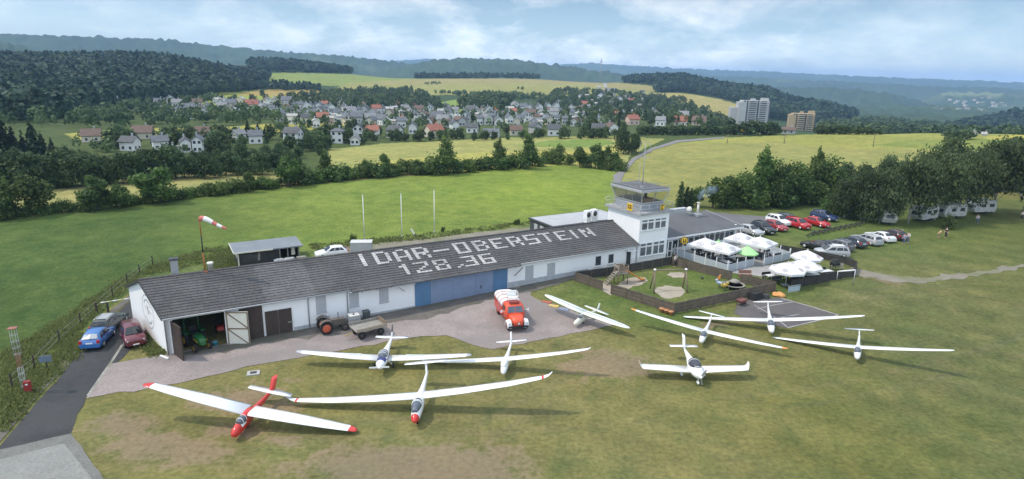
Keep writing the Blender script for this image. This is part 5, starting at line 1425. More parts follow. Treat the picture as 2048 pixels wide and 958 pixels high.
    rr = MB(); rr.tube([(SK * WR - .3, WR, RIDGE + .06), (L - .03, WR, RIDGE + .06)], .13, n=8)
    rr.build('ridge_cap', M_TILE, roof)
    # white letters made of tiles
    G = {'I': ['#'] * 7, 'D': ['###.'] + ['#..#'] * 5 + ['###.'], 'A': ['.##.', '#..#', '#..#', '#..#', '####', '#..#', '#..#'], 'R': ['###.', '#..#', '#..#', '####', '#.#.', '#..#', '#..#'],
         '-': ['', '', '', '#####', '', '', ''], 'O': ['####'] + ['#..#'] * 5 + ['####'], 'B': ['###.', '#..#', '#..#', '###.', '#..#', '#..#', '###.'], 'E': ['####', '#...', '#...', '###.', '#...', '#...', '####'],
         'S': ['####', '#...', '#...', '####', '...#', '...#', '####'], 'T': ['####'] + ['.##.'] * 6, 'N': ['#..#', '##.#', '##.#', '#.##', '#.##', '#..#', '#..#'],
         '1': ['.#', '##', '.#', '.#', '.#', '.#', '.#'], '2': ['####', '...#', '...#', '..#.', '.#..', '#...', '####'], '8': ['####', '#..#', '#..#', '.##.', '#..#', '#..#', '####'],
         ',': ['', '', '', '', '', '.#', '#.'], '3': ['####', '...#', '...#', '.###', '...#', '...#', '####'], '6': ['####', '#...', '#...', '####', '#..#', '#..#', '####']}
    def glyph(mb, ch, s0, wlo, whi, cw):
        rows = G[ch]; rh = (whi - wlo) / 7
        for r_, row in enumerate(rows):
            for c_, q in enumerate(row):
                if q != '#': continue
                x0, x1 = s0 + c_ * cw, s0 + (c_ + 1) * cw
                if ch == 'T' and r_ > 0: 
                    x0, x1 = (s0 + cw * 1.5, s0 + cw * 2.0) if c_ == 1 else (s0 + cw * 2.0, s0 + cw * 2.5)
                y1 = whi - r_ * rh; y0 = y1 - rh * .86
                z0_, z1_ = EAVE + kz * y0 + .15, EAVE + kz * y1 + .135
                mb.add([(x0 + .015, y0, z0_), (x1 - .015, y0, z0_), (x1 - .015, y1, z1_), (x0 + .015, y1, z1_), (x0 + .015, y0, z0_ - .05), (x1 - .015, y0, z0_ - .05)], [(0, 1, 2, 3), (0, 4, 5, 1)])
    lt = MB()
    for ch, s0 in zip('IDAR-OBERSTEIN', [18.65, 20.1, 22.35, 24.6, 26.9, 29.55, 32.0, 34.35, 36.65, 39.0, 41.2, 43.55, 46.0, 47.4]):
        f_ = (s0 - 18.5) / 31
        glyph(lt, ch, s0, 2.72 - .32 * f_, 4.85 - .62 * f_, .45 if ch != '-' else .40)
    for ch, s0 in zip('128,36', [22.1, 23.7, 25.95, 28.4, 29.35, 31.55]):
        glyph(lt, ch, s0, .42 - .02 * (s0 - 22), 2.2 - .02 * (s0 - 22), .43)
    lt.build('roof_lettering', M_TILEW, roof)
    # doors
    def leaf(name, s0, s1, z0, z1, w, mt, label=None):
        d_ = MB(); d_.box(((s0 + s1) / 2, w, (z0 + z1) / 2), (s1 - s0, .08, z1 - z0))
        nb = max(3, int((s1 - s0) / .22))
        for k in range(nb):
            d_.box((s0 + (k + .5) * (s1 - s0) / nb, w - .05, (z0 + z1) / 2), ((s1 - s0) / nb - .02, .025, z1 - z0 - .04))
        return tag(d_.build(name, mt, root), label)
    leaf('door_leaf', 5.95, 7.95, .02, 3.3, -.06, M_WOODDARK, 'tall closed dark brown door leaf')
    leaf('door_leaf', 8.15, 9.32, -.05, 2.62, -.06, M_WOODDARK, 'low dark brown door leaf')
    h_ = leaf('door_leaf', 9.36, 10.55, -.05, 2.62, -.06, M_WOODDARK, 'low dark brown door leaf with a bar handle')
    MB().box((10.4, -.16, 1.25), (.5, .05, .06)).build('handle', M_STEEL, h_)
    # open leaves: brown one turned out at the corner, cream framed one turned out in the middle
    o1 = MB(); o1.M = Matrix.Translation((.45, -.06, 0)) @ Matrix.Rotation(R_(-72), 4, 'Z')
    o1.box((1.0, 0, 1.6), (2.0, .08, 3.2))
    for k in range(9): o1.box((.11 + k * .22, -.05, 1.6), (.2, .02, 3.15))
    tag(o1.build('door_leaf', M_WOODDARK, root), 'brown door leaf swung open at the gable corner')
    o2 = MB(); o2.M = Matrix.Translation((4.85, -.06, 0)) @ Matrix.Rotation(R_(-28), 4, 'Z')
    o2.box((.98, 0, 1.62), (1.96, .06, 3.3), 0)
    for z_ in (.04, 1.62, 3.2): o2.box((.98, -.05, z_ if z_ != .04 else .05), (1.96, .05, .12), 1)
    for x_ in (.05, 1.91): o2.box((x_, -.052, 1.62), (.1, .05, 3.26), 1)
    o2.beam((.1, -.055, 3.15), (1.86, -.055, 1.7), .04, .1, 1); o2.beam((.1, -.055, 1.55), (1.86, -.055, .12), .04, .1, 1)
    tag(o2.build('door_leaf', [M_CREAM, M_WOOD], root), 'cream door leaf with diagonal braces swung open')
    for s0, s1, mt, lb in [(23.15, 24.9, M_BLUE1, 'stronger blue sliding door panel'), (24.92, 30.35, M_BLUE2, 'wide faded blue sliding door panel'), (30.37, 32.55, M_BLUE2, None), (32.57, 34.45, M_BLUE1, 'stronger blue sliding door panel')]:
        d_ = MB(); d_.box(((s0 + s1) / 2, -.07, 1.62), (s1 - s0, .08, 3.35))
        if s1 - s0 > 3: d_.box((s0 + 2.6, -.12, 1.62), (.05, .03, 3.3))
        tag(d_.build('hangar_door', mt, root), lb)
    MB().box((31.0, -.16, 1.5), (.08, .06, .35)).build('door_handle', M_DARK, root)
    # boarded windows
    for s0, s1, z0, z1 in [(12.89, 13.85, 1.6, 3.32), (16.18, 17.12, 1.62, 3.3), (19.27, 20.23, 1.55, 3.24), (36.93, 38.02, 1.29, 3.0), (40.01, 41.1, 1.27, 2.9)]:
        q = MB(); q.box(((s0 + s1) / 2, -.03, (z0 + z1) / 2), (s1 - s0, .07, z1 - z0)); q.box(((s0 + s1) / 2, -.08, z0 - .02), (s1 - s0 + .08, .1, .05))
        q.build('shutter', M_SHUT, root)
    for s0, s1, z0, z1 in [(47.14, 48.19, 1.55, 2.92), (49.21, 50.21, 1.58, 2.91)]:
        q = MB(); q.box(((s0 + s1) / 2, -.01, (z0 + z1) / 2), (s1 - s0, .06, z1 - z0), 0)
        fr = q.build('window', M_WHITE2, root)
        MB().box(((s0 + s1) / 2, -.05, (z0 + z1) / 2), (s1 - s0 - .22, .03, z1 - z0 - .2)).build('pane', M_GLASS, fr)
        MB().box(((s0 + s1) / 2, -.09, z0 - .03), (s1 - s0 + .1, .18, .06)).build('sill', M_WHITE2, fr)
    q = MB(); q.box((52.68, -.01, 2.0), (1.12, .06, 1.95), 0); dd = q.build('entrance_door', M_WHITE2, root)
    MB().box((52.62, -.05, 1.98), (.72, .03, 1.75)).build('pane', M_GLASS, dd)
    MB().box((52.68, -.35, 3.03), (1.3, .7, .07)).build('canopy', M_WHITE2, dd)
    # gutters and pipes
    g_ = MB(); g_.tube([(-.2, -.45, EAVE - .18), (16.2, -.45, EAVE - .18)], .075); g_.tube([(36, -.45, EAVE - .18), (L - .1, -.45, EAVE - .18)], .075)
    g_.build('gutter', M_GREYM, root)
    for s_, z0 in ((12.13, .05), (15.95, .05), (-.05, .05)):
        q = MB(); q.tube([(s_, -.42, EAVE - .2), (s_, -.12, EAVE - .55), (s_, -.10, z0)], .055); q.build('downpipe', M_GREYM, root)
    q = MB(); q.tube([(15.95, -.62, EAVE - .32), (22.9, -.82, EAVE - .36)], .06)
    for k in range(4): q.box((17.3 + k * 1.5, -.4, EAVE - .45), (.06, .8, .06))
    q.build('door_rail', M_GREYM, root)
    MB().beam((35.3, -.3, 2.2), (36.1, -.75, 3.2), .08, .08).build('bracket', M_DARK, root)
    MB().beam((22.0, -.05, 2.4), (21.2, -.5, 3.1), .06, .06).build('bracket', M_GREYM, root)
    MB().box((6.3, -.2, 3.5), (.35, .3, .18)).build('wall_lamp', M_GREYM, root)
    # round emblem painted on the gable: ring, aircraft, two curved lines of lettering
    em = MB()
    gd = Vector((SK, 1, 0)).normalized(); nrm = Vector((-1, SK, 0)).normalized()
    c0 = Vector((SK * 4.6, 4.6, 2.75)) + nrm * .012
    def gp_(a, h): return c0 + gd * a + Vector((0, 0, h))
    R1, R2 = 1.62, 1.55
    for k in range(48):
        a0, a1 = 2 * PI * k / 48, 2 * PI * (k + 1) / 48
        em.add([gp_(R1 * math.cos(a0), R1 * math.sin(a0)), gp_(R1 * math.cos(a1), R1 * math.sin(a1)), gp_(R2 * math.cos(a1), R2 * math.sin(a1)), gp_(R2 * math.cos(a0), R2 * math.sin(a0))], [(0, 1, 2, 3)])
    for p4 in ([(-.95, -.02), (.95, .30), (.95, .36), (-.95, .09)], [(-.12, -.25), (.10, -.25), (.06, .55), (-.04, .55)], [(-.32, .42), (.36, .55), (.34, .62), (-.32, .50)]):
        em.add([gp_(a, h) for a, h in p4], [(0, 1, 2, 3)])
    for arc, sg in ((range(35, 150, 9), 1), (range(215, 330, 9), -1)):
        for q in arc:
            a = R_(q); u_ = Vector((math.cos(a), math.sin(a)))
            em.add([gp_(u_.x * 1.12 - .05, u_.y * 1.12 - .09), gp_(u_.x * 1.12 + .05, u_.y * 1.12 - .09), gp_(u_.x * 1.12 + .05, u_.y * 1.12 + .09), gp_(u_.x * 1.12 - .05, u_.y * 1.12 + .09)], [(0, 1, 2, 3)])
    em.build('club_emblem', mat('grey_blue_emblem_paint', (.34, .37, .41), .8, .1, 3), root)
    return root
hangar()
# what stands on or behind the hangar roof
c_ = thing('chimney', 'square grey metal flue rising behind the hangar roof', 'chimney', HL(1.4, 6.2, 0), HROT)
MB().box((0, 0, 5.7), (.62, .62, 2.6)).build('shaft', M_GREYM, c_)
MB().box((0, 0, 7.05), (.78, .78, .14)).build('cap', M_DARK, c_)
c_ = thing('chimney', 'short pale clay chimney pot behind the windsock pole', 'chimney', HL(4.5, 6.6, 0), HROT)
MB().lathe([(.24, 4.6), (.24, 6.0), (.30, 6.02), (.30, 6.18), (.2, 6.2)]).build('pot', M_CREAM, c_)
# windsock
wsk = thing('windsock', 'red and white striped windsock on a pole at the hangar ridge', 'windsock', HL(3.9, 5.3, RIDGE + .05))
_wl = [(0.0, 'orange_pole_paint', (.45, .12, .04)), (1.9, 'black', None), (3.6, 'orange', None)]
MB().tube([(0, 0, -.1), (0, 0, 1.9)], .055).tube([(0, 0, 1.9), (0, 0, 3.6)], .055, 1).tube([(0, 0, 3.6), (0, 0, 5.4)], .05).box((0, 0, .03), (.5, .3, .1)).build('pole', [mat('orange_pole_paint', (.42, .12, .04), .6, .15, 3), M_BLACKP], wsk)
sk_ = MB(); q_ = []
pts = [(.05, 0, 5.25), (.45, 0, 5.24), (.85, -.02, 5.12), (1.25, -.04, 4.9), (1.65, -.06, 4.68), (2.1, -.08, 4.48), (2.5, -.1, 4.33)]
rad_ = [.25, .245, .22, .19, .16, .13, .08]
rings = []
for (x, y, z), r in zip(pts, rad_):
    rings.append([(x + .35 * r * math.sin(a) * 1, y + r * math.cos(a), z + r * math.sin(a)) for a in [2 * PI * k / 14 for k in range(14)]])
sk_.loft(rings, 0, True, False, lambda i, k: 1 if i in (0, 2, 3, 5) and i != 2 else (1 if i == 3 else 0))
sk_.build('sock', [M_WHITE2, mat('windsock_red', (.58, .17, .14), .8, .06, 3)], wsk)

# ------------------------------------------------------------------ control tower
def tower():
    GZ = 1.0
    root = thing('control_tower', 'white two storey control tower with a glazed cab and antenna mast', 'control tower', HL(54.2, 0, GZ), HROT)
    W_, D_ = 5.1, 6.45           # width along the front, depth
    H_ = 7.42 - GZ
    MB().box((W_ / 2, D_ / 2, H_ / 2 - .5), (W_, D_, H_ + 1)).build('wall', M_WHITE, root)
    MB().box((W_ / 2, D_ / 2, H_ + .14), (W_ + .75, D_ + .75, .28)).build('balcony_slab', mat('grey_concrete_slab_edge', (.36, .36, .36), .85, .12, 1, dirt=.3), root)
    def win(s0, s1, z0, z1):
        fr = MB().box(((s0 + s1) / 2, -.02, (z0 + z1) / 2), (s1 - s0, .08, z1 - z0)).build('window', M_WHITE2, root)
        mid = (s0 + s1) / 2; tr = z0 + (z1 - z0) * .72
        for x0, x1 in ((s0, mid), (mid, s1)):
            for a, c in ((z0, tr), (tr, z1)):
                MB().box(((x0 + x1) / 2, -.07, (a + c) / 2), (x1 - x0 - .22, .03, c - a - .2)).build('pane', glass('curtained_glass', (.13, .14, .15), .15, .5), fr)
        MB().box(((s0 + s1) / 2, -.1, z0 - .05), (s1 - s0 + .1, .2, .07)).build('sill', M_WHITE2, fr)
    for s0, s1 in ((.28, 2.42), (2.58, 4.6)):
        win(s0, s1, 5.35 - GZ, 6.8 - GZ); win(s0, s1, 1.85 - GZ, 3.65 - GZ)
    # cab: parapet wall, outward-leaning glass, roof
    z0, z1, z2, z3 = H_ + .28, 8.78 - GZ, 10.28 - GZ, 10.58 - GZ
    bx0, bx1, by0, by1 = .75, W_ - .55, .75, D_ - .5
    MB().box(((bx0 + bx1) / 2, (by0 + by1) / 2, (z0 + z1) / 2), (bx1 - bx0, by1 - by0, z1 - z0)).build('cab_wall', mat('blue_grey_cladding', (.30, .32, .35), .6, .08, 2), root)
    cb = [(bx0, by0), (bx1, by0), (bx1, by1), (bx0, by1)]
    e_ = .48
    ct = [(bx0 - e_, by0 - e_), (bx1 + e_, by0 - e_), (bx1 + e_, by1 + e_), (bx0 - e_, by1 + e_)]
    gl = clear_glass('cab_glass', (.62, .60, .50), .66); gl2 = clear_glass('clear_cab_glass', (.95, .93, .84), .9)
    fm = MB()
    for i in range(4):
        j = (i + 1) % 4
        g_ = MB().add([(*cb[i], z1 + .02), (*cb[j], z1 + .02), (*ct[j], z2), (*ct[i], z2)], [(0, 1, 2, 3)])
        g_.build('cab_window', gl2 if i != 3 else gl, root)
        n = 3 if i in (1, 3) else 2
        for k in range(n):
            f_ = k / n
            a = Vector((*cb[i], z1)).lerp(Vector((*cb[j], z1)), f_); c = Vector((*ct[i], z2)).lerp(Vector((*ct[j], z2)), f_)
            fm.beam(a, c, .12 if k == 0 else .06, .12 if k == 0 else .06)
        fm.beam((*cb[i], z1), (*cb[j], z1), .12, .12); fm.beam((*ct[i], z2), (*ct[j], z2), .12, .12)
    fm.build('cab_frame', M_STEEL, root)
    MB().box((W_ / 2 + .1, (by0 + by1) / 2, z1 - .02), (bx1 - bx0 - .2, by1 - by0 - .2, .04)).build('cab_floor', M_WOODGREY, root)
    d_ = MB(); d_.box((bx0 + 1.4, by0 + .5, z1 + .22), (1.9, .6, .5), 0).box((bx0 + 2.3, by0 + 1.6, z1 + .35), (.5, .5, .1), 1).box((bx0 + 2.3, by0 + 1.83, z1 + .65), (.5, .07, .6), 1).box((bx0 + 2.3, by0 + 1.6, z1 + .17), (.08, .08, .35), 1)
    d_.build('cab_desk', [M_WOOD, M_BLACKP], root)
    tx0, tx1, ty0, ty1 = bx0 - .54, bx1 + .54, by0 - .54, by1 + .54
    rf = MB().box(((tx0 + tx1) / 2, (ty0 + ty1) / 2, (z2 + z3) / 2 + .02), (tx1 - tx0, ty1 - ty0, z3 - z2 - .06), 0).box(((tx0 + tx1) / 2, (ty0 + ty1) / 2, z3 + .03), (tx1 - tx0 - .25, ty1 - ty0 - .25, .06), 1)
    roof = rf.build('cab_roof', [M_SHUT, M_ROOFFELT], root)
    rl = MB()
    for (x, y) in ((tx0, ty0), (tx1, ty0), (tx1, ty1), (tx0, ty1)):
        rl.tube([(x, y, z3 - .05), (x, y, z3 + .28)], .02, n=5)
    for a, c in (((tx0, ty0), (tx1, ty0)), ((tx1, ty0), (tx1, ty1)), ((tx1, ty1), (tx0, ty1)), ((tx0, ty1), (tx0, ty0))):
        rl.tube([(*a, z3 + .28), (*c, z3 + .28)], .02, n=5)
    rl.tube([(tx0, ty1, z3 + .2), (tx1 - 1, ty0 + 1, z3 + .5)], .02, n=5)
    rl.build('roof_rail', M_GREYM, roof)
    # antennas
    ms = MB(); mx_, my_ = W_ / 2 - 1.1, 1.6
    ms.tube([(mx_, my_, z3), (mx_, my_, z3 + 6.0)], [.07, .035], n=6)
    ms.tube([(mx_ - .9, my_, z3 + 5.95), (mx_ + .9, my_, z3 + 5.95)], .02, n=5)
    for k in range(3): ms.tube([(mx_ + .5 - .5 * k, my_ - .6, z3 + 4.0), (mx_ + .5 - .5 * k, my_ + .6, z3 + 4.0)], .018, n=5)
    for s in (-1, 1): ms.tube([(mx_ + s * .9, my_, z3 + 4.0), (mx_ + s * .9, my_, z3 + 5.95)], .018, n=5)
    ms.tube([(mx_ - .9, my_, z3 + 4.0), (mx_ + .9, my_, z3 + 4.0)], .018, n=5)
    ms.tube([(mx_, my_, z3 + 1.4), (mx_ + 1.5, my_ + .2, z3 + .05)], .018, n=5)
    ms.tube([(mx_, my_, z3 + 1.4), (mx_ - .4, my_ + 1.4, z3 + .05)], .018, n=5)
    ms.box((mx_, my_, z3 + .15), (.4, .4, .3))
    ms.build('antenna_mast', M_GREYM, root)
    for x, y, h in ((mx_ - .55, my_ + .1, 1.6), (tx1 - .4, ty1 - .6, 2.6)):
        MB().tube([(x, y, z3), (x, y, z3 + h)], [.035, .02], n=5).build('whip_antenna', M_GREYM, root)
    # balcony railing
    r_ = MB(); zz = H_ + .28
    x0, x1, y0, y1 = -.28, W_ + .28, -.28, D_ + .28
    cor = [(x0, y0), (x1, y0), (x1, y1), (x0, y1)]
    for i in range(4):
        a, c = Vector(cor[i]), Vector(cor[(i + 1) % 4])
        for k in range(4):
            p_ = a.lerp(c, k / 4); r_.tube([(p_.x, p_.y, zz - .05), (p_.x, p_.y, zz + 1.05)], .028, n=5)
        for h in (.55, 1.05): r_.tube([(a.x, a.y, zz + h), (c.x, c.y, zz + h)], .026, n=5)
    r_.build('railing', M_STEEL, root)
    return root, zz, W_, D_
_tw, _tz, _tW, _tD = tower()
# signs hung on the railing
def text_mesh(mb, s, h, f, m=0):
    """block characters drawn on a 3 x 5 grid; f maps (x, y) in letter units to a point"""
    F = {'0': '111101101101111', '6': '111100111101111', 'C': '111100100100111'}
    x = 0
    for ch in s:
        g = F[ch]
        for r_ in range(5):
            for c in range(3):
                if g[r_ * 3 + c] == '1':
                    a, b = x + c, 4 - r_
                    mb.add([f(a * h, b * h), f((a + 1) * h, b * h), f((a + 1) * h, (b + 1) * h), f(a * h, (b + 1) * h)], [(0, 1, 2, 3)], m)
        x += 4
sg = thing('runway_sign', 'yellow board reading 06 on the balcony railing of the control tower', 'sign', HL(54.2 - .34, 1.75, 7.42 + .12 + .25), HROT)
MB().box((0, 0, .45), (.05, 1.0, .95)).build('board', M_YELLOW, sg)
tm = MB(); text_mesh(tm, '06', .105, lambda a, b: Vector((-.03, .37 - a, .2 + b))); tm.build('numerals', M_BLACKP, sg)
sg = thing('letter_sign', 'yellow board with a black C on the balcony railing of the control tower', 'sign', HL(57.6, -.34, 7.42 + .45), HROT)
MB().box((0, 0, .38), (.66, .05, .74)).build('board', M_YELLOW, sg)
tm = MB(); text_mesh(tm, 'C', .13, lambda a, b: Vector((-.195 + a, -.03, .06 + b))); tm.build('letter', M_BLACKP, sg)

# ------------------------------------------------------------------ restaurant, annex, terrace
def restaurant():
    GZ = 1.05
    root = thing('restaurant', 'low clubhouse restaurant with a dark felt roof and white framed glass front', 'restaurant', HL(59.4, 0, GZ), HROT)
    w0, w1, L = 1.3, 7.6, 15.2
    b = MB(); b.box((L / 2, w1 - .15, 1.5), (L, .3, 3.6)); b.box((L - .15, (w0 + w1) / 2, 1.25), (.3, w1 - w0, 3.0))
    b.box((L / 2, w0 + .15, .25), (L, .3, .9)); b.box((L / 2, w0 + .15, 2.35), (L, .28, .3))
    b.build('wall', M_WHITE2, root)
    MB().box((L / 2, 4.5, .02), (L - .4, 6, .05)).build('floor', M_WOOD, root)
    for k in range(7):
        x0 = .2 + k * 2.1
        fr = MB().box((x0 + 1.02, w0 + .1, 1.45), (2.0, .12, 1.6)).build('window', M_WHITE2, root)
        for h in range(2):
            MB().box((x0 + .55 + h * .95, w0 + .02, 1.28), (.82, .04, 1.05)).build('pane', M_GLASS, fr)
            MB().box((x0 + .55 + h * .95, w0 + .02, 2.02), (.82, .04, .28)).build('pane', M_GLASS, fr)
    zf, zb = 2.62, 3.55
    a = [(-.05, w0 - .75, zf), (L + .55, w0 - .75, zf), (L + .55, w1 + .3, zb), (-.05, w1 + .3, zb)]
    roof = MB().add(a + [(x, y, z - .22) for x, y, z in a], [(0, 1, 2, 3), (7, 6, 5, 4), (0, 4, 5, 1), (1, 5, 6, 2), (2, 6, 7, 3), (3, 7, 4, 0)]).build('roof', M_ROOFFELT, root)
    MB().box((L / 2 + .2, w0 - .80, zf - .18), (L + .7, .06, .24)).build('fascia', M_WHITE2, roof)
    MB().beam((L + .52, w0 - .75, zf + .05), (L + .52, w1 + .3, zb + .05), .10, .08).build('roof_edge', M_STEEL, roof)
    ch = MB(); ch.box((12.2, 6.3, 3.9), (.75, .75, 1.3), 0).box((12.2, 6.3, 4.6), (.95, .95, .1), 1)
    MB().box((12.2, 6.3, 3.5), (1.1, 1.1, .35)).build('chimney_base', M_GREYM, roof)
    MB().tube([(12.2, 6.3, 3.5), (12.2, 6.3, 5.35)], .17, n=10).lathe([(.30, 5.33), (.30, 5.42), (.05, 5.5)], 0, 12, (12.2, 6.3, 0)).build('chimney', M_CREAM, roof)
    # entrance link beside the tower
    MB().box((1.0, .6, 2.45), (2.0, 1.6, .14)).build('porch_roof', M_GREYM, root)
    fr = MB()
    for x in (.08, .75, 1.9): fr.box((x, -.1, 1.2), (.09, .09, 2.4))
    for z in (.1, .95, 2.3): fr.box((.42, -.1, z), (.68, .09, .09))
    pr_ = fr.build('porch_frame', M_WHITE2, root)
    MB().box((.42, -.1, 1.6), (.56, .03, 1.2)).build('pane', M_GLASS, pr_); MB().box((.42, -.1, .55), (.56, .03, .7)).build('pane', M_GLASS, pr_)
    return root
restaurant()
dk = thing('roof_duct', 'long pale grey ventilation duct behind the control tower', 'duct', HL(69.2, 9.6, 0), HROT)
MB().box((1.0, 0, 4.6), (4.6, .9, .8)).build('casing', M_SHUT, dk)
for k in (-1.2, 1, 3.2): MB().box((k, 0, 3.6), (.12, .7, 1.6)).build('support', M_DARK, dk)
bs = thing('lantern_sign', 'white globe shaped beer lantern on a post beside the chimney', 'sign', HL(70.4, 6.9, 4.4), HROT)
MB().tube([(0, 0, -.9), (0, 0, .35)], .05).build('post', M_GREYM, bs)
MB().lathe([(.12, .3), (.34, .5), (.40, .9), (.36, 1.25), (.14, 1.42)], 0, 16).build('lantern', M_CREAM, bs)
MB().lathe([(.405, .74), (.408, .92)], 0, 16).build('printed_band', M_GREYLOGO, bs)
sm = thing('annex', 'flat roofed dark annex behind the hangar with a pale roof', 'annex', HL(49.8, 13.8, 1.0), HROT)
MB().box((6.4, 2.0, .9), (13.4, 6.2, 3.2)).build('wall', mat('dark_green_cladding', (.055, .065, .065), .7, .2, 1.5), sm)
MB().box((6.4, 2.0, 2.58), (13.8, 6.6, .22), 0).box((6.4, 2.0, 2.705), (13.3, 6.1, .05), 1).build('roof', [M_DARK, mat('pale_roof_membrane', (.40, .41, .43), .8, .08, .6, dirt=.15)], sm)
for k in range(3): MB().box((-.33, .2 + k * 1.6, 1.3), (.06, .9, 1.6)).build('window', M_SHUT, sm)
for k, (s_, w_) in enumerate([(55.5, 12.6), (56.9, 12.9)]):
    ac = thing('air_conditioner', ['white roof air conditioner nearest the hangar ridge end', 'white roof air conditioner nearest the control tower'][k], 'air conditioner', HL(s_, w_, 3.65), HROT + .1, 'air conditioners on the annex roof')
    MB().box((0, 0, 1.2), (.95, .8, 1.25)).build('casing', M_WHITE2, ac)
    MB().disc((-.15, -.42, 1.25), .38, (0, 1, 0), 0, 18, .03).build('fan_grille', M_DARK, ac)
    MB().box((0, 0, .3), (.85, .7, .6)).build('stand', M_WHITE2, ac)
c_ = thing('roof_skylight', 'small white hooded roof vent beside the control tower', 'vent', HL(60.0, 12.0, 3.6), HROT)
MB().box((0, 0, .25), (1.2, .9, .5), taper=.7).build('hood', M_WHITE2, c_)
# chimney smoke
def smoke():
    m = bpy.data.materials.new('thin_blue_smoke'); m.use_nodes = True
    t = m.node_tree; t.nodes.clear()
    o_ = _n(t, 'ShaderNodeOutputMaterial'); v = _n(t, 'ShaderNodeVolumePrincipled')
    v.inputs['Color'].default_value = (.55, .68, .82, 1)
    n1 = noise(t, coord(t), 1.3, 4, .6, .5)
    mr = _n(t, 'ShaderNodeMapRange'); mr.inputs[1].default_value = .42; mr.inputs[2].default_value = .75; mr.inputs[3].default_value = 0; mr.inputs[4].default_value = 1.1
    t.links.new(n1, mr.inputs[0]); t.links.new(mr.outputs[0], v.inputs['Density']); t.links.new(v.outputs[0], o_.inputs['Volume'])
    b = MB()
    c = HL(71.6, 6.3, 6.55)
    pts = [(0, 0, 0), (-.1, .1, .5), (.5, .3, 1.1), (1.5, .6, 1.6), (2.9, 1.0, 1.9)]
    b.tube(pts, [.16, .4, .7, .85, .5], n=10)
    o = b.build('smoke', m, None, c)
    tag(o, None, 'smoke', None, 'stuff')
smoke()

# ------------------------------------------------------------------ aircraft: x to the nose, y to the port wing, z up, origin on the ground under the wheel
def fuselage(sec, cols, mats_, root, n=18, name='fuselage'):
    """sec: x, z centre, half width, half height; cols: function x -> material index"""
    b = MB(); rings = []
    for x, z, ry, rz in sec:
        rings.append([(x, ry * math.cos(a), z + rz * math.sin(a)) for a in [2 * PI * k / n for k in range(n)]])
    b.loft(rings, 0, True, True, lambda i, k: cols((sec[i][0] + sec[i + 1][0]) / 2, (k + .5) / n))
    return b.build(name, mats_, root)
def wing(side, st, mats_, root, cols=lambda y: 0, name='wing', th=.13, label=None):
    """st: y, leading edge x, chord, z"""
    b = MB(); rings = []
    prof = [(0, 0), (.04, .45), (.15, .85), (.32, 1.0), (.6, .72), (.85, .28), (1, .02), (.85, -.05), (.5, -.22), (.15, -.32), (.04, -.22)]
    for y, xl, c, z in st:
        rings.append([(xl - u * c, side * y, z + v * c * th * .62) for u, v in prof])
    b.loft(rings, 0, True, True, lambda i, k: cols((st[i][0] + st[i + 1][0]) / 2))
    o = tag(b.build(name, mats_, root), label)
    h = st[-1][0]; ys = [h * q for q in (.52, .7, .9)]
    a_ = [[float(np.interp(y, [q[0] for q in st], [q[i] for q in st])) for i in (1, 2, 3)] for y in ys]
    g = MB()
    for i in (0, 1):
        (x0, c0, z0), (x1, c1, z1) = a_[i], a_[i + 1]
        k = th * .62 * .40 
        g.add([(x0 - .77 * c0, side * ys[i], z0 + k * c0 + .006), (x1 - .77 * c1, side * ys[i + 1], z1 + k * c1 + .006), (x1 - .80 * c1, side * ys[i + 1], z1 + k * c1 + .003), (x0 - .80 * c0, side * ys[i], z0 + k * c0 + .003)], [(0, 1, 2, 3)])
    g.build('aileron_gap', M_GREYM, o)
    return o
def tailplane(x, z, half, c0, c1, mat_, root, sweep=.1):
    b = MB(); prof = [(0, 0), (.1, .5), (.35, .6), (1, .02), (.35, -.6), (.1, -.5)]
    st = [(-half, x - sweep, c1), (-half * .6, x - sweep * .5, c0 * .4 + c1 * .6), (0, x, c0), (half * .6, x - sweep * .5, c0 * .4 + c1 * .6), (half, x - sweep, c1)]
    b.loft([[(xl - u * c, y, z + v * c * .09) for u, v in prof] for y, xl, c in st], 0, True)
    return b.build('tailplane', mat_, root)
def fin(pts, mats_, root, cols=lambda z: 0, t=.07):
    """pts: z, leading edge x, trailing edge x"""
    b = MB(); rings = []
    for z, xl, xt in pts:
        c = xl - xt
        rings.append([(xl, 0, z), (xl - .2 * c, t, z), (xl - .55 * c, t * .8, z), (xt, .012, z), (xt, -.012, z), (xl - .55 * c, -t * .8, z), (xl - .2 * c, -t, z)])
    b.loft(rings, 0, True, True, lambda i, k: cols((pts[i][0] + pts[i + 1][0]) / 2))
    return b.build('fin', mats_, root)
def canopy(x0, x1, z, ry, rz, root, mt=None, frame=None, label=None, n=9):
    b = MB(); rings = []
    for i in range(n):
        t_ = i / (n - 1); x = x0 + (x1 - x0) * t_
        s = max(.08, math.sin(PI * (.06 + .86 * t_)) ** .55)
        rings.append([(x, ry * s * math.cos(a), z + rz * s * math.sin(a)) for a in [PI * k / 10 for k in range(11)]])
    b.loft(rings, 0, True)
    o = b.build('canopy', mt or M_CANOPY, root)
    if frame:
        fb = MB()
        for t_ in frame:
            x = x0 + (x1 - x0) * t_; s = math.sin(PI * (.06 + .86 * t_)) ** .55
            fb.tube([(x, ry * s * 1.01 * math.cos(a), z + rz * s * 1.01 * math.sin(a)) for a in [PI * k / 10 for k in range(11)]], .025, n=5)
        fb.build('canopy_frame', M_GEL, o)
    return o
def wheel(x, y, r, root, w=.12):
    MB().disc((x, y, r), r, (0, 1, 0), 0, 16, w).build('wheel', M_BLACK, root)
def place(root, x, y, psi, phi, s):
    root.location = (x, y, T(x, y)); root.rotation_mode = 'ZYX' if False else 'XYZ'
    root.rotation_euler = (R_(phi), 0, R_(psi)); root.scale = (s, s, s)
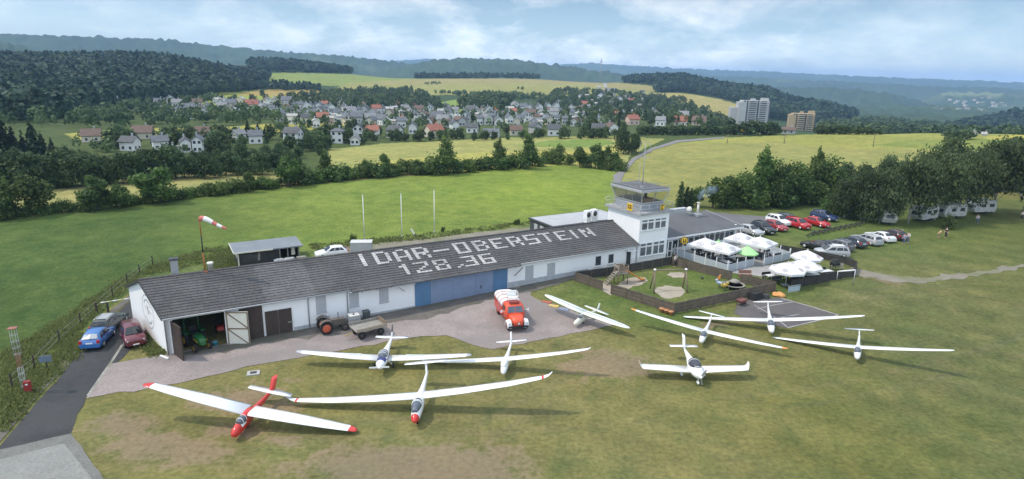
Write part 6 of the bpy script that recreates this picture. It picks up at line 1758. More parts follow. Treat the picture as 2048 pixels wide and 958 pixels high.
def gsec(sx, L=1.0):
    return [(2.35 * sx, .62, .02, .02), (2.28 * sx, .62, .13, .15), (2.05 * sx, .64, .23, .28), (1.6 * sx, .69, .29, .38), (1.0 * sx, .73, .31, .43), (.4 * sx, .75, .31, .44), (-.2 * sx, .78, .28, .38), (-.8 * sx, .82, .21, .27), (-1.6 * sx, .86, .15, .18), (-2.8 * sx, .90, .11, .135), (-4.0 * sx, .95, .085, .12), (-4.25 * sx, .97, .03, .08)]
def t_tail_glider(label, x, y, psi, phi, s, sx, span=15.0, tips=None, canopy_x=(.15, 1.75), fin_z=1.5, tail_half=1.3, group=None, frame=(.45,)):
    root = thing('sailplane', label, 'glider', group=group)
    fuselage(gsec(sx), lambda a, b: 0, [M_GEL], root)
    h = span / 2
    tip_m = [M_GEL, tips] if tips else [M_GEL]
    for sd in (-1, 1):
        wing(sd, [(.0, .62 * sx, .95, .98), (h * .35, .58 * sx, .86, 1.06), (h * .70, .50 * sx, .68, 1.2), (h * .93, .40 * sx, .46, 1.32), (h * .955, .39 * sx, .43, 1.335), (h, .28 * sx, .26, 1.37)], tip_m, root, (lambda q: 1 if q > h * .93 else 0) if tips else (lambda q: 0))
    fin([(.85, -3.35 * sx, -4.3 * sx), (1.2, -3.6 * sx, -4.32 * sx), (fin_z, -3.75 * sx, -4.35 * sx)], [M_GEL], root)
    tailplane(-3.68 * sx, fin_z + .02, tail_half, .52, .30, M_GEL, root)
    canopy(canopy_x[0] * sx, canopy_x[1] * sx, .92, .30, .34, root, frame=frame)
    wheel(.1, 0, .2, root); wheel(-3.9 * sx, 0, .1, root, .06)
    place(root, x, y, psi, phi, s)
    return root
# white single seaters with T tails
t_tail_glider('white T-tail glider with orange wingtips parked nearest the playground fence', 18.69, 55.64, -115.4, -4.5, .982, .90, tips=mat('orange_tip_paint', (.72, .30, .06), .4, .05, 3), group='white T-tail gliders on the grass')
t_tail_glider('plain white T-tail glider parked with its wing across the old dark court', 26.19, 58.25, -108.5, 8.8, 1.115, .86, group='white T-tail gliders on the grass')
t_tail_glider('plain white T-tail glider standing farthest out on the open grass', 32.11, 52.79, -120.2, 8.9, .964, .88, group='white T-tail gliders on the grass')
# two seater with red nose
def two_seater():
    sx = .74
    root = thing('sailplane', 'large white two-seat T-tail glider with a red nose tip and long canopy', 'glider')
    sec = [(3.4 * sx, .60, .02, .02), (3.32 * sx, .60, .11, .13), (3.1 * sx, .62, .21, .25), (2.85 * sx, .64, .27, .32), (2.2 * sx, .70, .33, .43), (1.2 * sx, .75, .36, .50), (.3 * sx, .80, .35, .50), (-.5 * sx, .86, .28, .38), (-1.4 * sx, .92, .2, .24), (-2.8 * sx, .98, .13, .17), (-4.5 * sx, 1.05, .09, .14), (-4.9 * sx, 1.08, .03, .1)]
    fuselage(sec, lambda a, b: 1 if a > 2.85 * sx else (2 if -4.3 * sx < a < -4.0 * sx else 0), [M_GEL, M_REDP], root)
    for sd in (-1, 1):
        wing(sd, [(0, .55 * sx, 1.05, 1.02), (3, .55 * sx, .96, 1.12), (6, .45 * sx, .80, 1.30), (8.0, .30 * sx, .58, 1.5), (8.25, .28 * sx, .5, 1.54), (8.4, .26 * sx, .48, 1.56), (8.75, .1 * sx, .3, 1.66), (9.0, 0, .16, 1.86)], [M_GEL, M_REDP], root, lambda q: 1 if 8.25 < q < 8.4 else 0)
    fin([(.95, -3.9 * sx, -5.0 * sx), (1.05, -4.0 * sx, -5.0 * sx), (1.12, -4.05 * sx, -5.02 * sx), (1.8, -4.4 * sx, -5.06 * sx)], [M_GEL, M_REDP], root, lambda z: 1 if 1.05 < z < 1.12 else 0)
    tailplane(-4.35 * sx, 1.82, 1.55, .6, .34, M_GEL, root)
    canopy(.35 * sx, 2.75 * sx, .98, .34, .36, root, frame=(.42, .5))
    wheel(.1, 0, .22, root); wheel(2.3 * sx, 0, .16, root)
    place(root, -6.52, 41.97, -90.9, 7.6, 1.119)
two_seater()
# white single seater with a conventional tail and covered canopy
def covered_glider():
    sx = .92
    root = thing('sailplane', 'all white glider with a low tailplane and white covered canopy', 'glider')
    fuselage(gsec(sx), lambda a, b: 0, [M_GEL], root)
    for sd in (-1, 1):
        wing(sd, [(0, .62 * sx, .98, .98), (2.6, .58 * sx, .86, 1.05), (5.3, .48 * sx, .66, 1.18), (7.0, .36 * sx, .45, 1.31), (7.2, .32 * sx, .32, 1.34), (7.5, .2 * sx, .2, 1.42)], [M_GEL], root)
    fin([(.85, -3.4 * sx, -4.5 * sx), (1.3, -3.8 * sx, -4.55 * sx), (1.75, -4.15 * sx, -4.6 * sx)], [M_GEL, M_REDLOGO], root)
    tailplane(-3.7 * sx, 1.02, 1.45, .6, .38, M_GEL, root)
    canopy(.1 * sx, 1.85 * sx, .92, .31, .33, root, mat('white_canopy_cover', (.74, .74, .74), .8, .03, 3))
    wheel(.1, 0, .2, root)
    place(root, -.16, 49.01, -97.5, 9.4, .979)
covered_glider()
# red and white wooden two seater
def red_glider():
    sx = .76
    root = thing('sailplane', 'old red glider with white wings and red wingtips near the road', 'glider')
    sec = [(2.6 * sx, .55, .04, .05), (2.5 * sx, .55, .16, .2), (2.2 * sx, .58, .27, .34), (1.7 * sx, .62, .31, .44), (1.0 * sx, .68, .32, .52), (.2 * sx, .72, .31, .55), (-.8 * sx, .74, .26, .42), (-2 * sx, .78, .19, .29), (-3.6 * sx, .84, .11, .19), (-4.7 * sx, .9, .04, .14)]
    fuselage(sec, lambda a, q: 1 if (a < 1.9 * sx and a > 1.0 * sx and .04 < q < .46) else 0, [M_REDP, M_GEL], root, 16)
    for sd in (-1, 1):
        wing(sd, [(.16, .75 * sx, 1.35, 1.22), (3.2, .62 * sx, 1.25, 1.32), (5.6, .42 * sx, .98, 1.40), (7.0, .26 * sx, .74, 1.46), (7.05, .25 * sx, .72, 1.462), (7.35, .18 * sx, .56, 1.46), (7.55, .05, .3, 1.45)], [M_GEL, M_REDP], root, lambda q: 1 if q > 7.0 else 0, th=.14)
    fin([(.75, -4.0 * sx, -5.3 * sx), (1.2, -4.25 * sx, -5.4 * sx), (1.85, -4.55 * sx, -5.45 * sx)], [M_REDP], root, t=.17)
    tailplane(-3.75 * sx, 1.0, 1.6, .75, .5, M_GEL, root, .08)
    MB().ell((.25, 0, 1.22), (.75, .22, .16)).build('wing_root_fairing', M_REDP, root)
    canopy(.55 * sx, 1.75 * sx, 1.0, .29, .36, root, frame=(.3, .75))
    wheel(.1, 0, .22, root, .14)
    place(root, -18.52, 39.2, -95.3, -9.0, 1.038)
red_glider()
# shoulder wing vintage glider with dark stripes
def vintage():
    sx = 1.0
    root = thing('sailplane', 'cream vintage glider with striped broad wings standing on the apron edge', 'glider')
    sec = [(2.3, .62, .05, .05), (2.2, .62, .2, .2), (1.95, .64, .30, .33), (1.5, .68, .33, .42), (.9, .76, .34, .52), (.2, .84, .33, .60), (-.7, .84, .27, .48), (-1.8, .84, .18, .3), (-3.2, .84, .09, .18), (-3.9, .86, .03, .1)]
    fuselage(sec, lambda a, q: 1 if 1.2 < a < 1.5 or 1.9 < a < 1.98 else 0, [M_CREAM, M_GREENP], root, 16)
    cr = mat('ivory_fabric', (.74, .77, .70), .5, .03, 2)
    for sd in (-1, 1):
        st = [(.0, .75, 1.6, 1.62), (2.4, .72, 1.6, 1.68), (4.4, .62, 1.45, 1.74), (5.8, .42, 1.1, 1.79), (6.5, .15, .6, 1.81), (6.7, -.05, .2, 1.81)]
        wg = wing(sd, st, [cr], root, th=.13)
        s_ = MB()
        for (y0, xl0, c0, z0), (y1, xl1, c1, z1) in zip(st[:-2], st[1:-1]):
            u0, u1 = .42, .52
            def top(u, c): return c * .13 * .62 * np.interp(u, [0, .32, .6, .85, 1], [0, 1, .72, .28, .02]) + .012
            s_.add([(xl0 - u0 * c0, sd * y0, z0 + top(u0, c0)), (xl1 - u0 * c1, sd * y1, z1 + top(u0, c1)), (xl1 - u1 * c1, sd * y1, z1 + top(u1, c1)), (xl0 - u1 * c0, sd * y0, z0 + top(u1, c0))], [(0, 1, 2, 3)])
        s_.build('wing_stripe', mat('grey_green_stripe', (.20, .27, .28), .6, .05, 2), wg)
    fin([(.8, -3.2, -4.1), (1.2, -3.45, -4.15), (1.75, -3.75, -4.05)], [cr], root)
    tailplane(-3.0, .92, 1.9, .85, .45, cr, root, .12)
    canopy(.35, 1.35, 1.22, .30, .34, root, frame=(.4, .6))
    for sd in (-1, 1):
        MB().beam((.1, sd * .28, .8), (.0, sd * 1.9, 1.62), .05, .08).build('wing_strut', cr, root)
    wheel(.1, 0, .2, root)
    place(root, 7.39, 58.92, -127.9, -5.8, .754)
vintage()
# motor glider with airbrakes out
def motor_glider():
    sx = .80
    root = thing('motor_glider', 'white low wing motor glider with blue nose band and raised airbrakes', 'aircraft')
    sec = [(2.55 * sx, .92, .13, .14), (2.4 * sx, .92, .28, .3), (1.9 * sx, .92, .40, .42), (1.2 * sx, .95, .46, .46), (.3 * sx, .98, .46, .46), (-.8 * sx, 1.0, .36, .38), (-2.2 * sx, 1.04, .22, .25), (-4 * sx, 1.1, .1, .15), (-5 * sx, 1.12, .04, .08)]
    fuselage(sec, lambda a, q: 1 if (1.25 * sx < a < 2.1 * sx and .06 < q < .44) or (-2.5 * sx < a < 1.2 * sx and (.02 < q < .06 or .44 < q < .48)) else 0, [M_GEL, M_DARKBLUEP], root)
    for sd in (-1, 1):
        wg = wing(sd, [(.3, .75 * sx, 1.25, .78), (3, .7 * sx, 1.1, .92), (5.6, .5 * sx, .88, 1.08), (7.2, .35 * sx, .66, 1.2), (7.35, .3 * sx, .6, 1.21), (7.65, .1, .3, 1.24)], [M_GEL, M_PLINTH], root, lambda q: 1 if q > 7.2 else 0, th=.15)
        MB().box((.15, sd * 2.75, 1.02), (.05, 1.6, .42)).build('airbrake', M_GEL, wg)
    fin([(1.0, -4.0 * sx, -5.1 * sx), (1.65, -4.45 * sx, -5.2 * sx), (1.67, -4.46 * sx, -5.2 * sx), (2.25, -4.9 * sx, -5.25 * sx)], [M_GEL, mat('dark_grey_fin_tip', (.10, .09, .10), .5, .1, 3)], root, lambda z: 1 if z > 1.66 else 0)
    tailplane(-4.1 * sx, 1.2, 1.5, .65, .45, M_GEL, root)
    canopy(-.55 * sx, 1.35 * sx, 1.22, .44, .46, root, frame=(.5, .7))
    sp = MB().lathe([(.16, 0), (.13, .12), (.02, .3)], 0, 14); 
    s_ = sp.build('spinner', M_GEL, root); s_.rotation_euler = (0, PI / 2, 0); s_.location = (2.5 * sx, 0, .92)
    pb = MB(); pb.beam((2.62 * sx, -.85, .86), (2.62 * sx, .85, .98), .03, .14); pb.build('propeller', M_GEL, root)
    for sd in (-1, 1):
        MB().beam((.25, sd * .35, .7), (.25, sd * .8, .25), .06, .06).build('gear_leg', M_GEL, root); wheel(.25, sd * .82, .2, root)
    wheel(-4.3 * sx, 0, .1, root, .06)
    place(root, -10.76, 48.97, -89.9, 0, .981)
motor_glider()
# light tricycle aeroplane with upturned tips
def light_plane():
    sx = .98
    root = thing('light_aeroplane', 'white propeller aeroplane with bubble canopy and upturned wingtips', 'aircraft')
    sec = [(2.15 * sx, 1.12, .16, .17), (2.0 * sx, 1.12, .36, .33), (1.5 * sx, 1.10, .58, .47), (.8 * sx, 1.08, .66, .53), (.0, 1.08, .66, .53), (-.8 * sx, 1.14, .52, .45), (-1.8 * sx, 1.22, .30, .29), (-3.4 * sx, 1.32, .11, .14), (-4.4 * sx, 1.38, .05, .09)]
    fuselage(sec, lambda a, q: 0, [M_GEL], root)
    for sd in (-1, 1):
        wing(sd, [(.4, .85, 1.6, .88), (2.6, .74, 1.42, .98), (4.9, .60, 1.2, 1.08), (5.2, .54, 1.1, 1.11), (5.36, .25, .75, 1.3), (5.46, -.1, .36, 1.62)], [M_GEL], root, th=.14)
        MB().beam((-.15, sd * .8, .85), (-.2, sd * 1.1, .3), .06, .1).build('gear_leg', M_GEL, root)
        MB().ell((-.2, sd * 1.12, .24), (.36, .12, .19)).build('wheel_fairing', M_GEL, root)
        MB().disc((-.2, sd * 1.12, .17), .17, (0, 1, 0), 0, 12, .1).build('wheel', M_BLACK, root)
    MB().beam((1.5, 0, .8), (1.55, 0, .35), .07, .07).build('gear_leg', M_GEL, root)
    MB().ell((1.55, 0, .24), (.34, .12, .18)).build('wheel_fairing', M_GEL, root)
    fin([(1.3, -3.2 * sx, -4.5 * sx), (1.9, -3.75 * sx, -4.65 * sx), (2.32, -3.95 * sx, -4.75 * sx), (2.44, -4.0 * sx, -5.0 * sx), (2.58, -4.15 * sx, -4.95 * sx)], [M_GEL], root, t=.13)
    tailplane(-3.75 * sx, 1.55, 1.45, .72, .55, M_GEL, root, .05)
    canopy(-1.0 * sx, 1.15 * sx, 1.40, .60, .54, root, mat('smoked_canopy', (.06, .06, .075), .05, .2, 2), frame=(.42, .97))
    s_ = MB().lathe([(.18, 0), (.15, .14), (.02, .36)], 0, 14).build('spinner', M_GEL, root); s_.rotation_euler = (0, PI / 2, 0); s_.location = (2.12 * sx, 0, 1.12)
    pb = MB(); pb.beam((2.22 * sx, 0, 1.12), (2.2 * sx, .22, .28), .035, .15).beam((2.22 * sx, 0, 1.12), (2.2 * sx, .5, 1.85), .035, .15, 0)
    pb.build('propeller', M_WOODGREY, root)
    place(root, 15.63, 48.16, -89.3, 0, .855)
light_plane()

# ------------------------------------------------------------------ vehicles
def paint(name, col, rough=.28):
    return mat('car_paint_' + name, col, rough, .05, 1.2, coat=.6)
KINDS = {   # x, z low, z belt, z roof, half width, half roof width
    'hatch': ([(2.08, .34, .60, .61, .60, .50), (1.98, .24, .72, .74, .78, .66), (1.15, .2, .90, .95, .86, .74), (.82, .2, .94, .98, .87, .74), (.12, .2, .95, 1.42, .87, .60), (-.5, .2, .96, 1.47, .87, .62), (-1.35, .2, .97, 1.42, .87, .60), (-1.88, .22, .98, 1.02, .84, .66), (-2.04, .28, .80, .84, .80, .66), (-2.08, .36, .62, .64, .74, .6)], .82, .12, -1.40, -1.86, (.55, -1.55, .02, -1.25)),
    'estate': ([(2.3, .34, .60, .61, .60, .50), (2.2, .24, .70, .72, .80, .66), (1.3, .2, .88, .93, .88, .74), (.9, .2, .93, .97, .88, .74), (.15, .2, .94, 1.40, .88, .60), (-.6, .2, .95, 1.45, .88, .62), (-1.85, .2, .97, 1.38, .88, .60), (-2.22, .22, .97, 1.01, .85, .68), (-2.32, .3, .78, .80, .80, .66)], .9, .15, -1.86, -2.2, (.6, -2.0, .05, -1.72)),
    'sedan': ([(2.3, .34, .58, .59, .60, .50), (2.2, .24, .68, .70, .80, .66), (1.3, .2, .86, .90, .88, .74), (.9, .2, .90, .94, .88, .74), (.1, .2, .92, 1.34, .88, .58), (-.6, .2, .93, 1.38, .88, .60), (-1.1, .2, .94, 1.33, .88, .58), (-1.75, .2, .95, 1.0, .86, .70), (-2.2, .22, .92, .96, .84, .70), (-2.3, .32, .7, .72, .78, .64)], .9, .1, -1.1, -1.74, (.55, -1.5, .0, -1.05)),
    'suv': ([(2.2, .42, .72, .73, .64, .54), (2.1, .3, .86, .88, .84, .70), (1.2, .26, 1.02, 1.07, .91, .78), (.85, .26, 1.06, 1.10, .92, .78), (.2, .26, 1.08, 1.60, .92, .66), (-.5, .26, 1.09, 1.66, .92, .68), (-1.75, .26, 1.10, 1.60, .92, .66), (-2.1, .28, 1.1, 1.14, .88, .7), (-2.2, .36, .85, .88, .84, .68)], .85, .2, -1.78, -2.08, (.6, -1.95, .1, -1.6)),
    'van': ([(2.15, .36, .74, .75, .62, .54), (2.05, .24, .88, .90, .82, .70), (1.5, .2, 1.0, 1.05, .89, .76), (1.2, .2, 1.03, 1.07, .90, .76), (.4, .2, 1.05, 1.58, .90, .66), (-.4, .2, 1.06, 1.64, .90, .68), (-1.85, .2, 1.07, 1.58, .90, .66), (-2.08, .22, 1.06, 1.12, .87, .72), (-2.15, .3, .85, .88, .84, .70)], 1.2, .4, -1.86, -2.06, (.85, -1.85, .28, -1.6)),
}
def car(kind, loc, rz, pm, label, group=None, rails=False, roof=None, s=1.0, glass_rear=None):
    st, wb, wt, rt, rb, sw = KINDS[kind]
    root = thing('parked_car', label, 'car', loc, rz, group)
    b = MB(); rings = []
    for x, zl, zb, zr, w, wr in st:
        h = [(0, zl), (.9 * w, zl), (w, zl + .2 * (zb - zl) + .04), (w * 1.01, zl + .62 * (zb - zl)), (.96 * w, zb), (wr, max(zr - .07, zb + .005)), (.78 * wr, zr), (0, zr + .025)]
        rings.append([(x, y, z) for y, z in h] + [(x, -y, z) for y, z in h[-2:0:-1]])
    b.loft(rings, 0, True, True)
    body = b.build('body', pm, root)
    def at_x(x):
        xs = [q[0] for q in st][::-1]
        return [float(np.interp(x, xs, [q[i] for q in st][::-1])) for i in range(1, 6)]
    def scr(x0, x1, name, up):
        _, zb, zr, w, wr = at_x(x0); _, zb1, zr1, w1, wr1 = at_x(x1)
        sg_ = 1 if up else -1
        o = .02
        g = MB()
        g.add([(x0 - sg_ * .03, wr * .98, zr + .04), (x0 - sg_ * .03, -wr * .98, zr + .04), (x1 + sg_ * .05, -wr1 * .84, zr1 - .035), (x1 + sg_ * .02, 0, zr1 + .012), (x1 + sg_ * .05, wr1 * .84, zr1 - .035), (x0 + sg_ * .05, 0, zr + .06)], [(0, 5, 3, 4), (5, 1, 2, 3)])
        for i in range(len(g.v)):
            x, y, z = g.v[i]; g.v[i] = (x + sg_ * .02, y, z + .02)
        return g.build(name, glass_rear if (name == 'rear_window' and glass_rear) else M_CARGLASS, body)
    scr(wb, wt, 'windscreen', True); scr(rb, rt, 'rear_window', False)
    a0, a1, t0, t1 = sw
    for sd in (-1, 1):
        g = MB()
        def pt(x, f):
            _, zb, zr, w, wr = at_x(max(min(x, wt - .02), rt + .02))
            y = .96 * w + (wr - .96 * w) * f; z = zb + (zr - .07 - zb) * f
            return (x, sd * (y + .012), z + .006)
        xs0 = [a0, a0 + (a1 - a0) * .36, a0 + (a1 - a0) * .40, a0 + (a1 - a0) * .72, a0 + (a1 - a0) * .755, a1]
        xs1 = [t0, t0 + (t1 - t0) * .33, t0 + (t1 - t0) * .38, t0 + (t1 - t0) * .76, t0 + (t1 - t0) * .80, t1]
        for k in (0, 2, 4):
            g.add([pt(xs0[k], .08), pt(xs0[k + 1], .08), pt(xs1[k + 1], .92), pt(xs1[k], .92)], [(0, 1, 2, 3)])
        g.build('side_window', M_CARGLASS, body)
        w = st[3][4]
        MB().box((wb - .22, sd * (w + .12), st[3][2] + .08), (.12, .2, .14)).build('mirror', pm, body)
        hx, hz = st[1][0], st[1][2]
        MB().box((hx - .06, sd * .60, hz - .10), (.22, .28, .14), rz=sd * -.35).build('headlight', M_LAMP, body)
        tx = st[-2][0]; tz = st[-3][2] - .12
        MB().box((tx + .02, sd * .70, tz), (.16, .20, .26)).build('tail_light', M_TAIL, body)
        if rails:
            r_ = MB(); zz = [at_x(x)[2] for x in (.0, -.8, rt + .1)]
            r_.tube([(.0, sd * .56, zz[0] + .05), (-.8, sd * .58, zz[1] + .07), (rt + .1, sd * .56, zz[2] + .05)], .03, n=5); r_.build('roof_rail', M_STEEL, body)
    MB().box((st[-2][0] - .03, 0, st[-2][2] - .05), (.03, .52, .12)).build('number_plate', M_WHITE2, body)
    MB().box((st[1][0] + .08, 0, .42), (.06, .52, .12)).build('number_plate', M_WHITE2, body)
    MB().box((st[1][0] + .06, 0, .58), (.05, .7, .10)).build('grille', M_BLACKP, body)
    xf, xr = st[0][0] - .82, st[-1][0] + .78
    rw = .31 if kind not in ('suv',) else .36
    for x in (xf, xr):
        for sd in (-1, 1):
            w = at_x(x)[3]
            t_ = MB(); t_.lathe([(rw - .06, -.10), (rw, -.07), (rw, .07), (rw - .06, .10)], 0, 18)
            to = t_.build('wheel', M_BLACK, root); to.rotation_euler = (PI / 2, 0, 0); to.location = (x, sd * (w - .06), rw)
            MB().lathe([(.02, -.112), (rw - .09, -.108), (rw - .10, .108), (.02, .112)], 0, 14).build('rim', M_ALU, to)
    if roof:
        _, zb, zr, w, wr = at_x(-.5)
        MB().box((-.75, 0, zr + .035), (1.5, wr * 1.5, .02)).build('roof_panel', roof, body)
    root.scale = (s, s, s)
    return root
def car_px(kind, a, b, pm, label, group=None, **kw):
    """a, b: photo pixels of the rear and of the front of the car on the ground"""
    pa, pb = at(*a), at(*b)
    c = (pa + pb) / 2
    return car(kind, (c.x, c.y, T(c.x, c.y) + .03), facing(pa, pb), pm, label, group, **kw)
P_BLUE = paint('bright_blue', (.045, .15, .40)); P_DGREEN = paint('dark_green_grey', (.055, .065, .06)); P_MAROON = paint('maroon', (.13, .022, .032))
P_WHITE = paint('white', (.78, .78, .78)); P_SILVER = paint('silver', (.42, .43, .44)); P_BLACK = paint('black', (.018, .019, .022)); P_RED = paint('red', (.45, .02, .025))
P_RED2 = paint('dark_red', (.33, .025, .03)); P_NAVY = paint('navy', (.025, .045, .12)); P_GREY = paint('grey', (.12, .125, .135)); P_DARKB = paint('dark_blue_grey', (.05, .06, .075)); P_BROWN = paint('dark_maroon', (.07, .03, .03))
car_px('hatch', (183, 702), (213, 668), P_BLUE, 'bright blue hatchback parked with its back to the airfield on the road', s=1.0, glass_rear=glass('painted_reflection_rear_window', (.35, .37, .38), .12, .7))  # rear window: pale reflection painted into the glass colour
car_px('estate', (203, 672), (238, 640), P_DGREEN, 'dark grey green estate car with silver roof rails ahead of the blue hatchback', rails=True, roof=mat('silver_grey_roof', (.34, .35, .36), .35, .06, 1))
car_px('van', (261, 664), (275, 700), P_MAROON, 'maroon family car facing the airfield beside the hangar gable', s=.96)
car_px('hatch', (690, 511), (636, 517), P_WHITE, 'white hatchback parked behind the hangar roof', s=1.0)
G1, G2 = 'cars parked beside the restaurant', 'cars parked in the row on the grass'
car_px('hatch', (1482, 463), (1520, 474), P_SILVER, 'silver car half hidden by the parasols beside the restaurant', G1)
car_px('suv', (1507, 458), (1545, 472), P_BLACK, 'black car between the silver and the red one beside the restaurant', G1)
car_px('hatch', (1530, 453), (1572, 466), P_RED2, 'dark red hatchback with the white car close behind it', G1)
car_px('suv', (1537, 444), (1578, 455), P_WHITE, 'white car standing behind the dark red hatchback', G1)
car_px('van', (1572, 449), (1618, 462), P_RED, 'large bright red car in the middle of the car park row', G1)
car_px('estate', (1558, 440), (1596, 449), P_DARKB, 'dark car hidden behind the large bright red one', G1)
car_px('hatch', (1614, 447), (1654, 457), P_RED, 'smaller bright red car at the open end of the car park row', G1)
car_px('suv', (1628, 436), (1668, 444), P_NAVY, 'navy blue car standing alone near the birches', G1)
car_px('sedan', (1652, 503), (1616, 495), P_BLACK, 'black car nearest the garden parasols in the grass row', G2)
car_px('estate', (1693, 503), (1654, 492), P_GREY, 'grey estate car second in the grass row', G2, rails=True)
car_px('hatch', (1722, 497), (1688, 486), P_DARKB, 'dark blue grey hatchback between the grey and the silver estate', G2)
car_px('estate', (1752, 492), (1712, 480), P_SILVER, 'silver white estate car with long side windows in the grass row', G2, rails=True)
car_px('sedan', (1779, 486), (1740, 474), P_WHITE, 'white saloon car in the grass row', G2)
car_px('hatch', (1803, 482), (1768, 471), P_BROWN, 'dark maroon car at the far end of the grass row beside two people', G2, rails=True)
car_px('van', (1688, 515), (1636, 512), P_SILVER, 'silver people carrier parked against the dark garden fence', G2, rails=True, roof=mat('white_roof_paint', (.7, .7, .7), .35, .05, 1))
# caravans
def caravan(px, py, L, rz, label, awning=False, seed=0):
    p_ = at(px, py)
    root = thing('caravan', label, 'caravan', p_, rz, 'caravans under the birches')
    prof = [(-L / 2, .45), (L / 2 - .1, .45), (L / 2 + .25, 1.1), (L / 2 + .05, 1.9), (L / 2 - .5, 2.55), (-L / 2 + .4, 2.6), (-L / 2 - .05, 2.2), (-L / 2 - .1, 1.2)]
    b = MB(); b.add([(x, s * 1.1, z) for s in (-1, 1) for x, z in prof], [tuple(range(8))[::-1], tuple(range(8, 16))] + [(k, (k + 1) % 8, 8 + (k + 1) % 8, 8 + k) for k in range(8)])
    b.build('body', mat('caravan_white', (.50, .50, .47), .5, .05, 1, dirt=.12), root)
    for s in (-1, 1):
        for x in (-L * .28, L * .12):
            MB().box((x, s * 1.105, 1.65), (1.1, .04, .6)).build('window', M_GLASS, root)
        MB().box((L * .35, s * 1.105, 1.45), (.6, .04, 1.6)).build('door', M_SHUT, root)
        MB().disc((-.1, s * 1.0, .32), .32, (0, 1, 0), 0, 16, .2).build('wheel', M_BLACK, root)
        MB().box((0, s * 1.106, .85), (L * .9, .02, .12)).build('stripe', M_GREYLOGO, root)
    MB().box((L / 2 + .13, 0, 1.5), (.06, 1.5, .62), ry=-.22).build('front_window', M_GLASS, root)
    MB().box((-L / 2 - .09, 0, 1.75), (.05, 1.4, .55)).build('rear_window', M_GLASS, root)
    MB().beam((L / 2, 0, .42), (L / 2 + 1.1, 0, .42), .1, .1).build('drawbar', M_DARK, root)
    return root
caravan(1768, 445, 4.2, R_(-100), 'white caravan with dark front window nearest the low spreading birch')
caravan(1846, 440, 5.0, R_(-150), 'cream caravan second along the row under the birches')
caravan(1898, 435, 5.4, R_(-160), 'bright white caravan third along the row, the longest one')
caravan(1958, 426, 5.0, R_(-165), 'white caravan standing farthest under the birches beside an open awning')

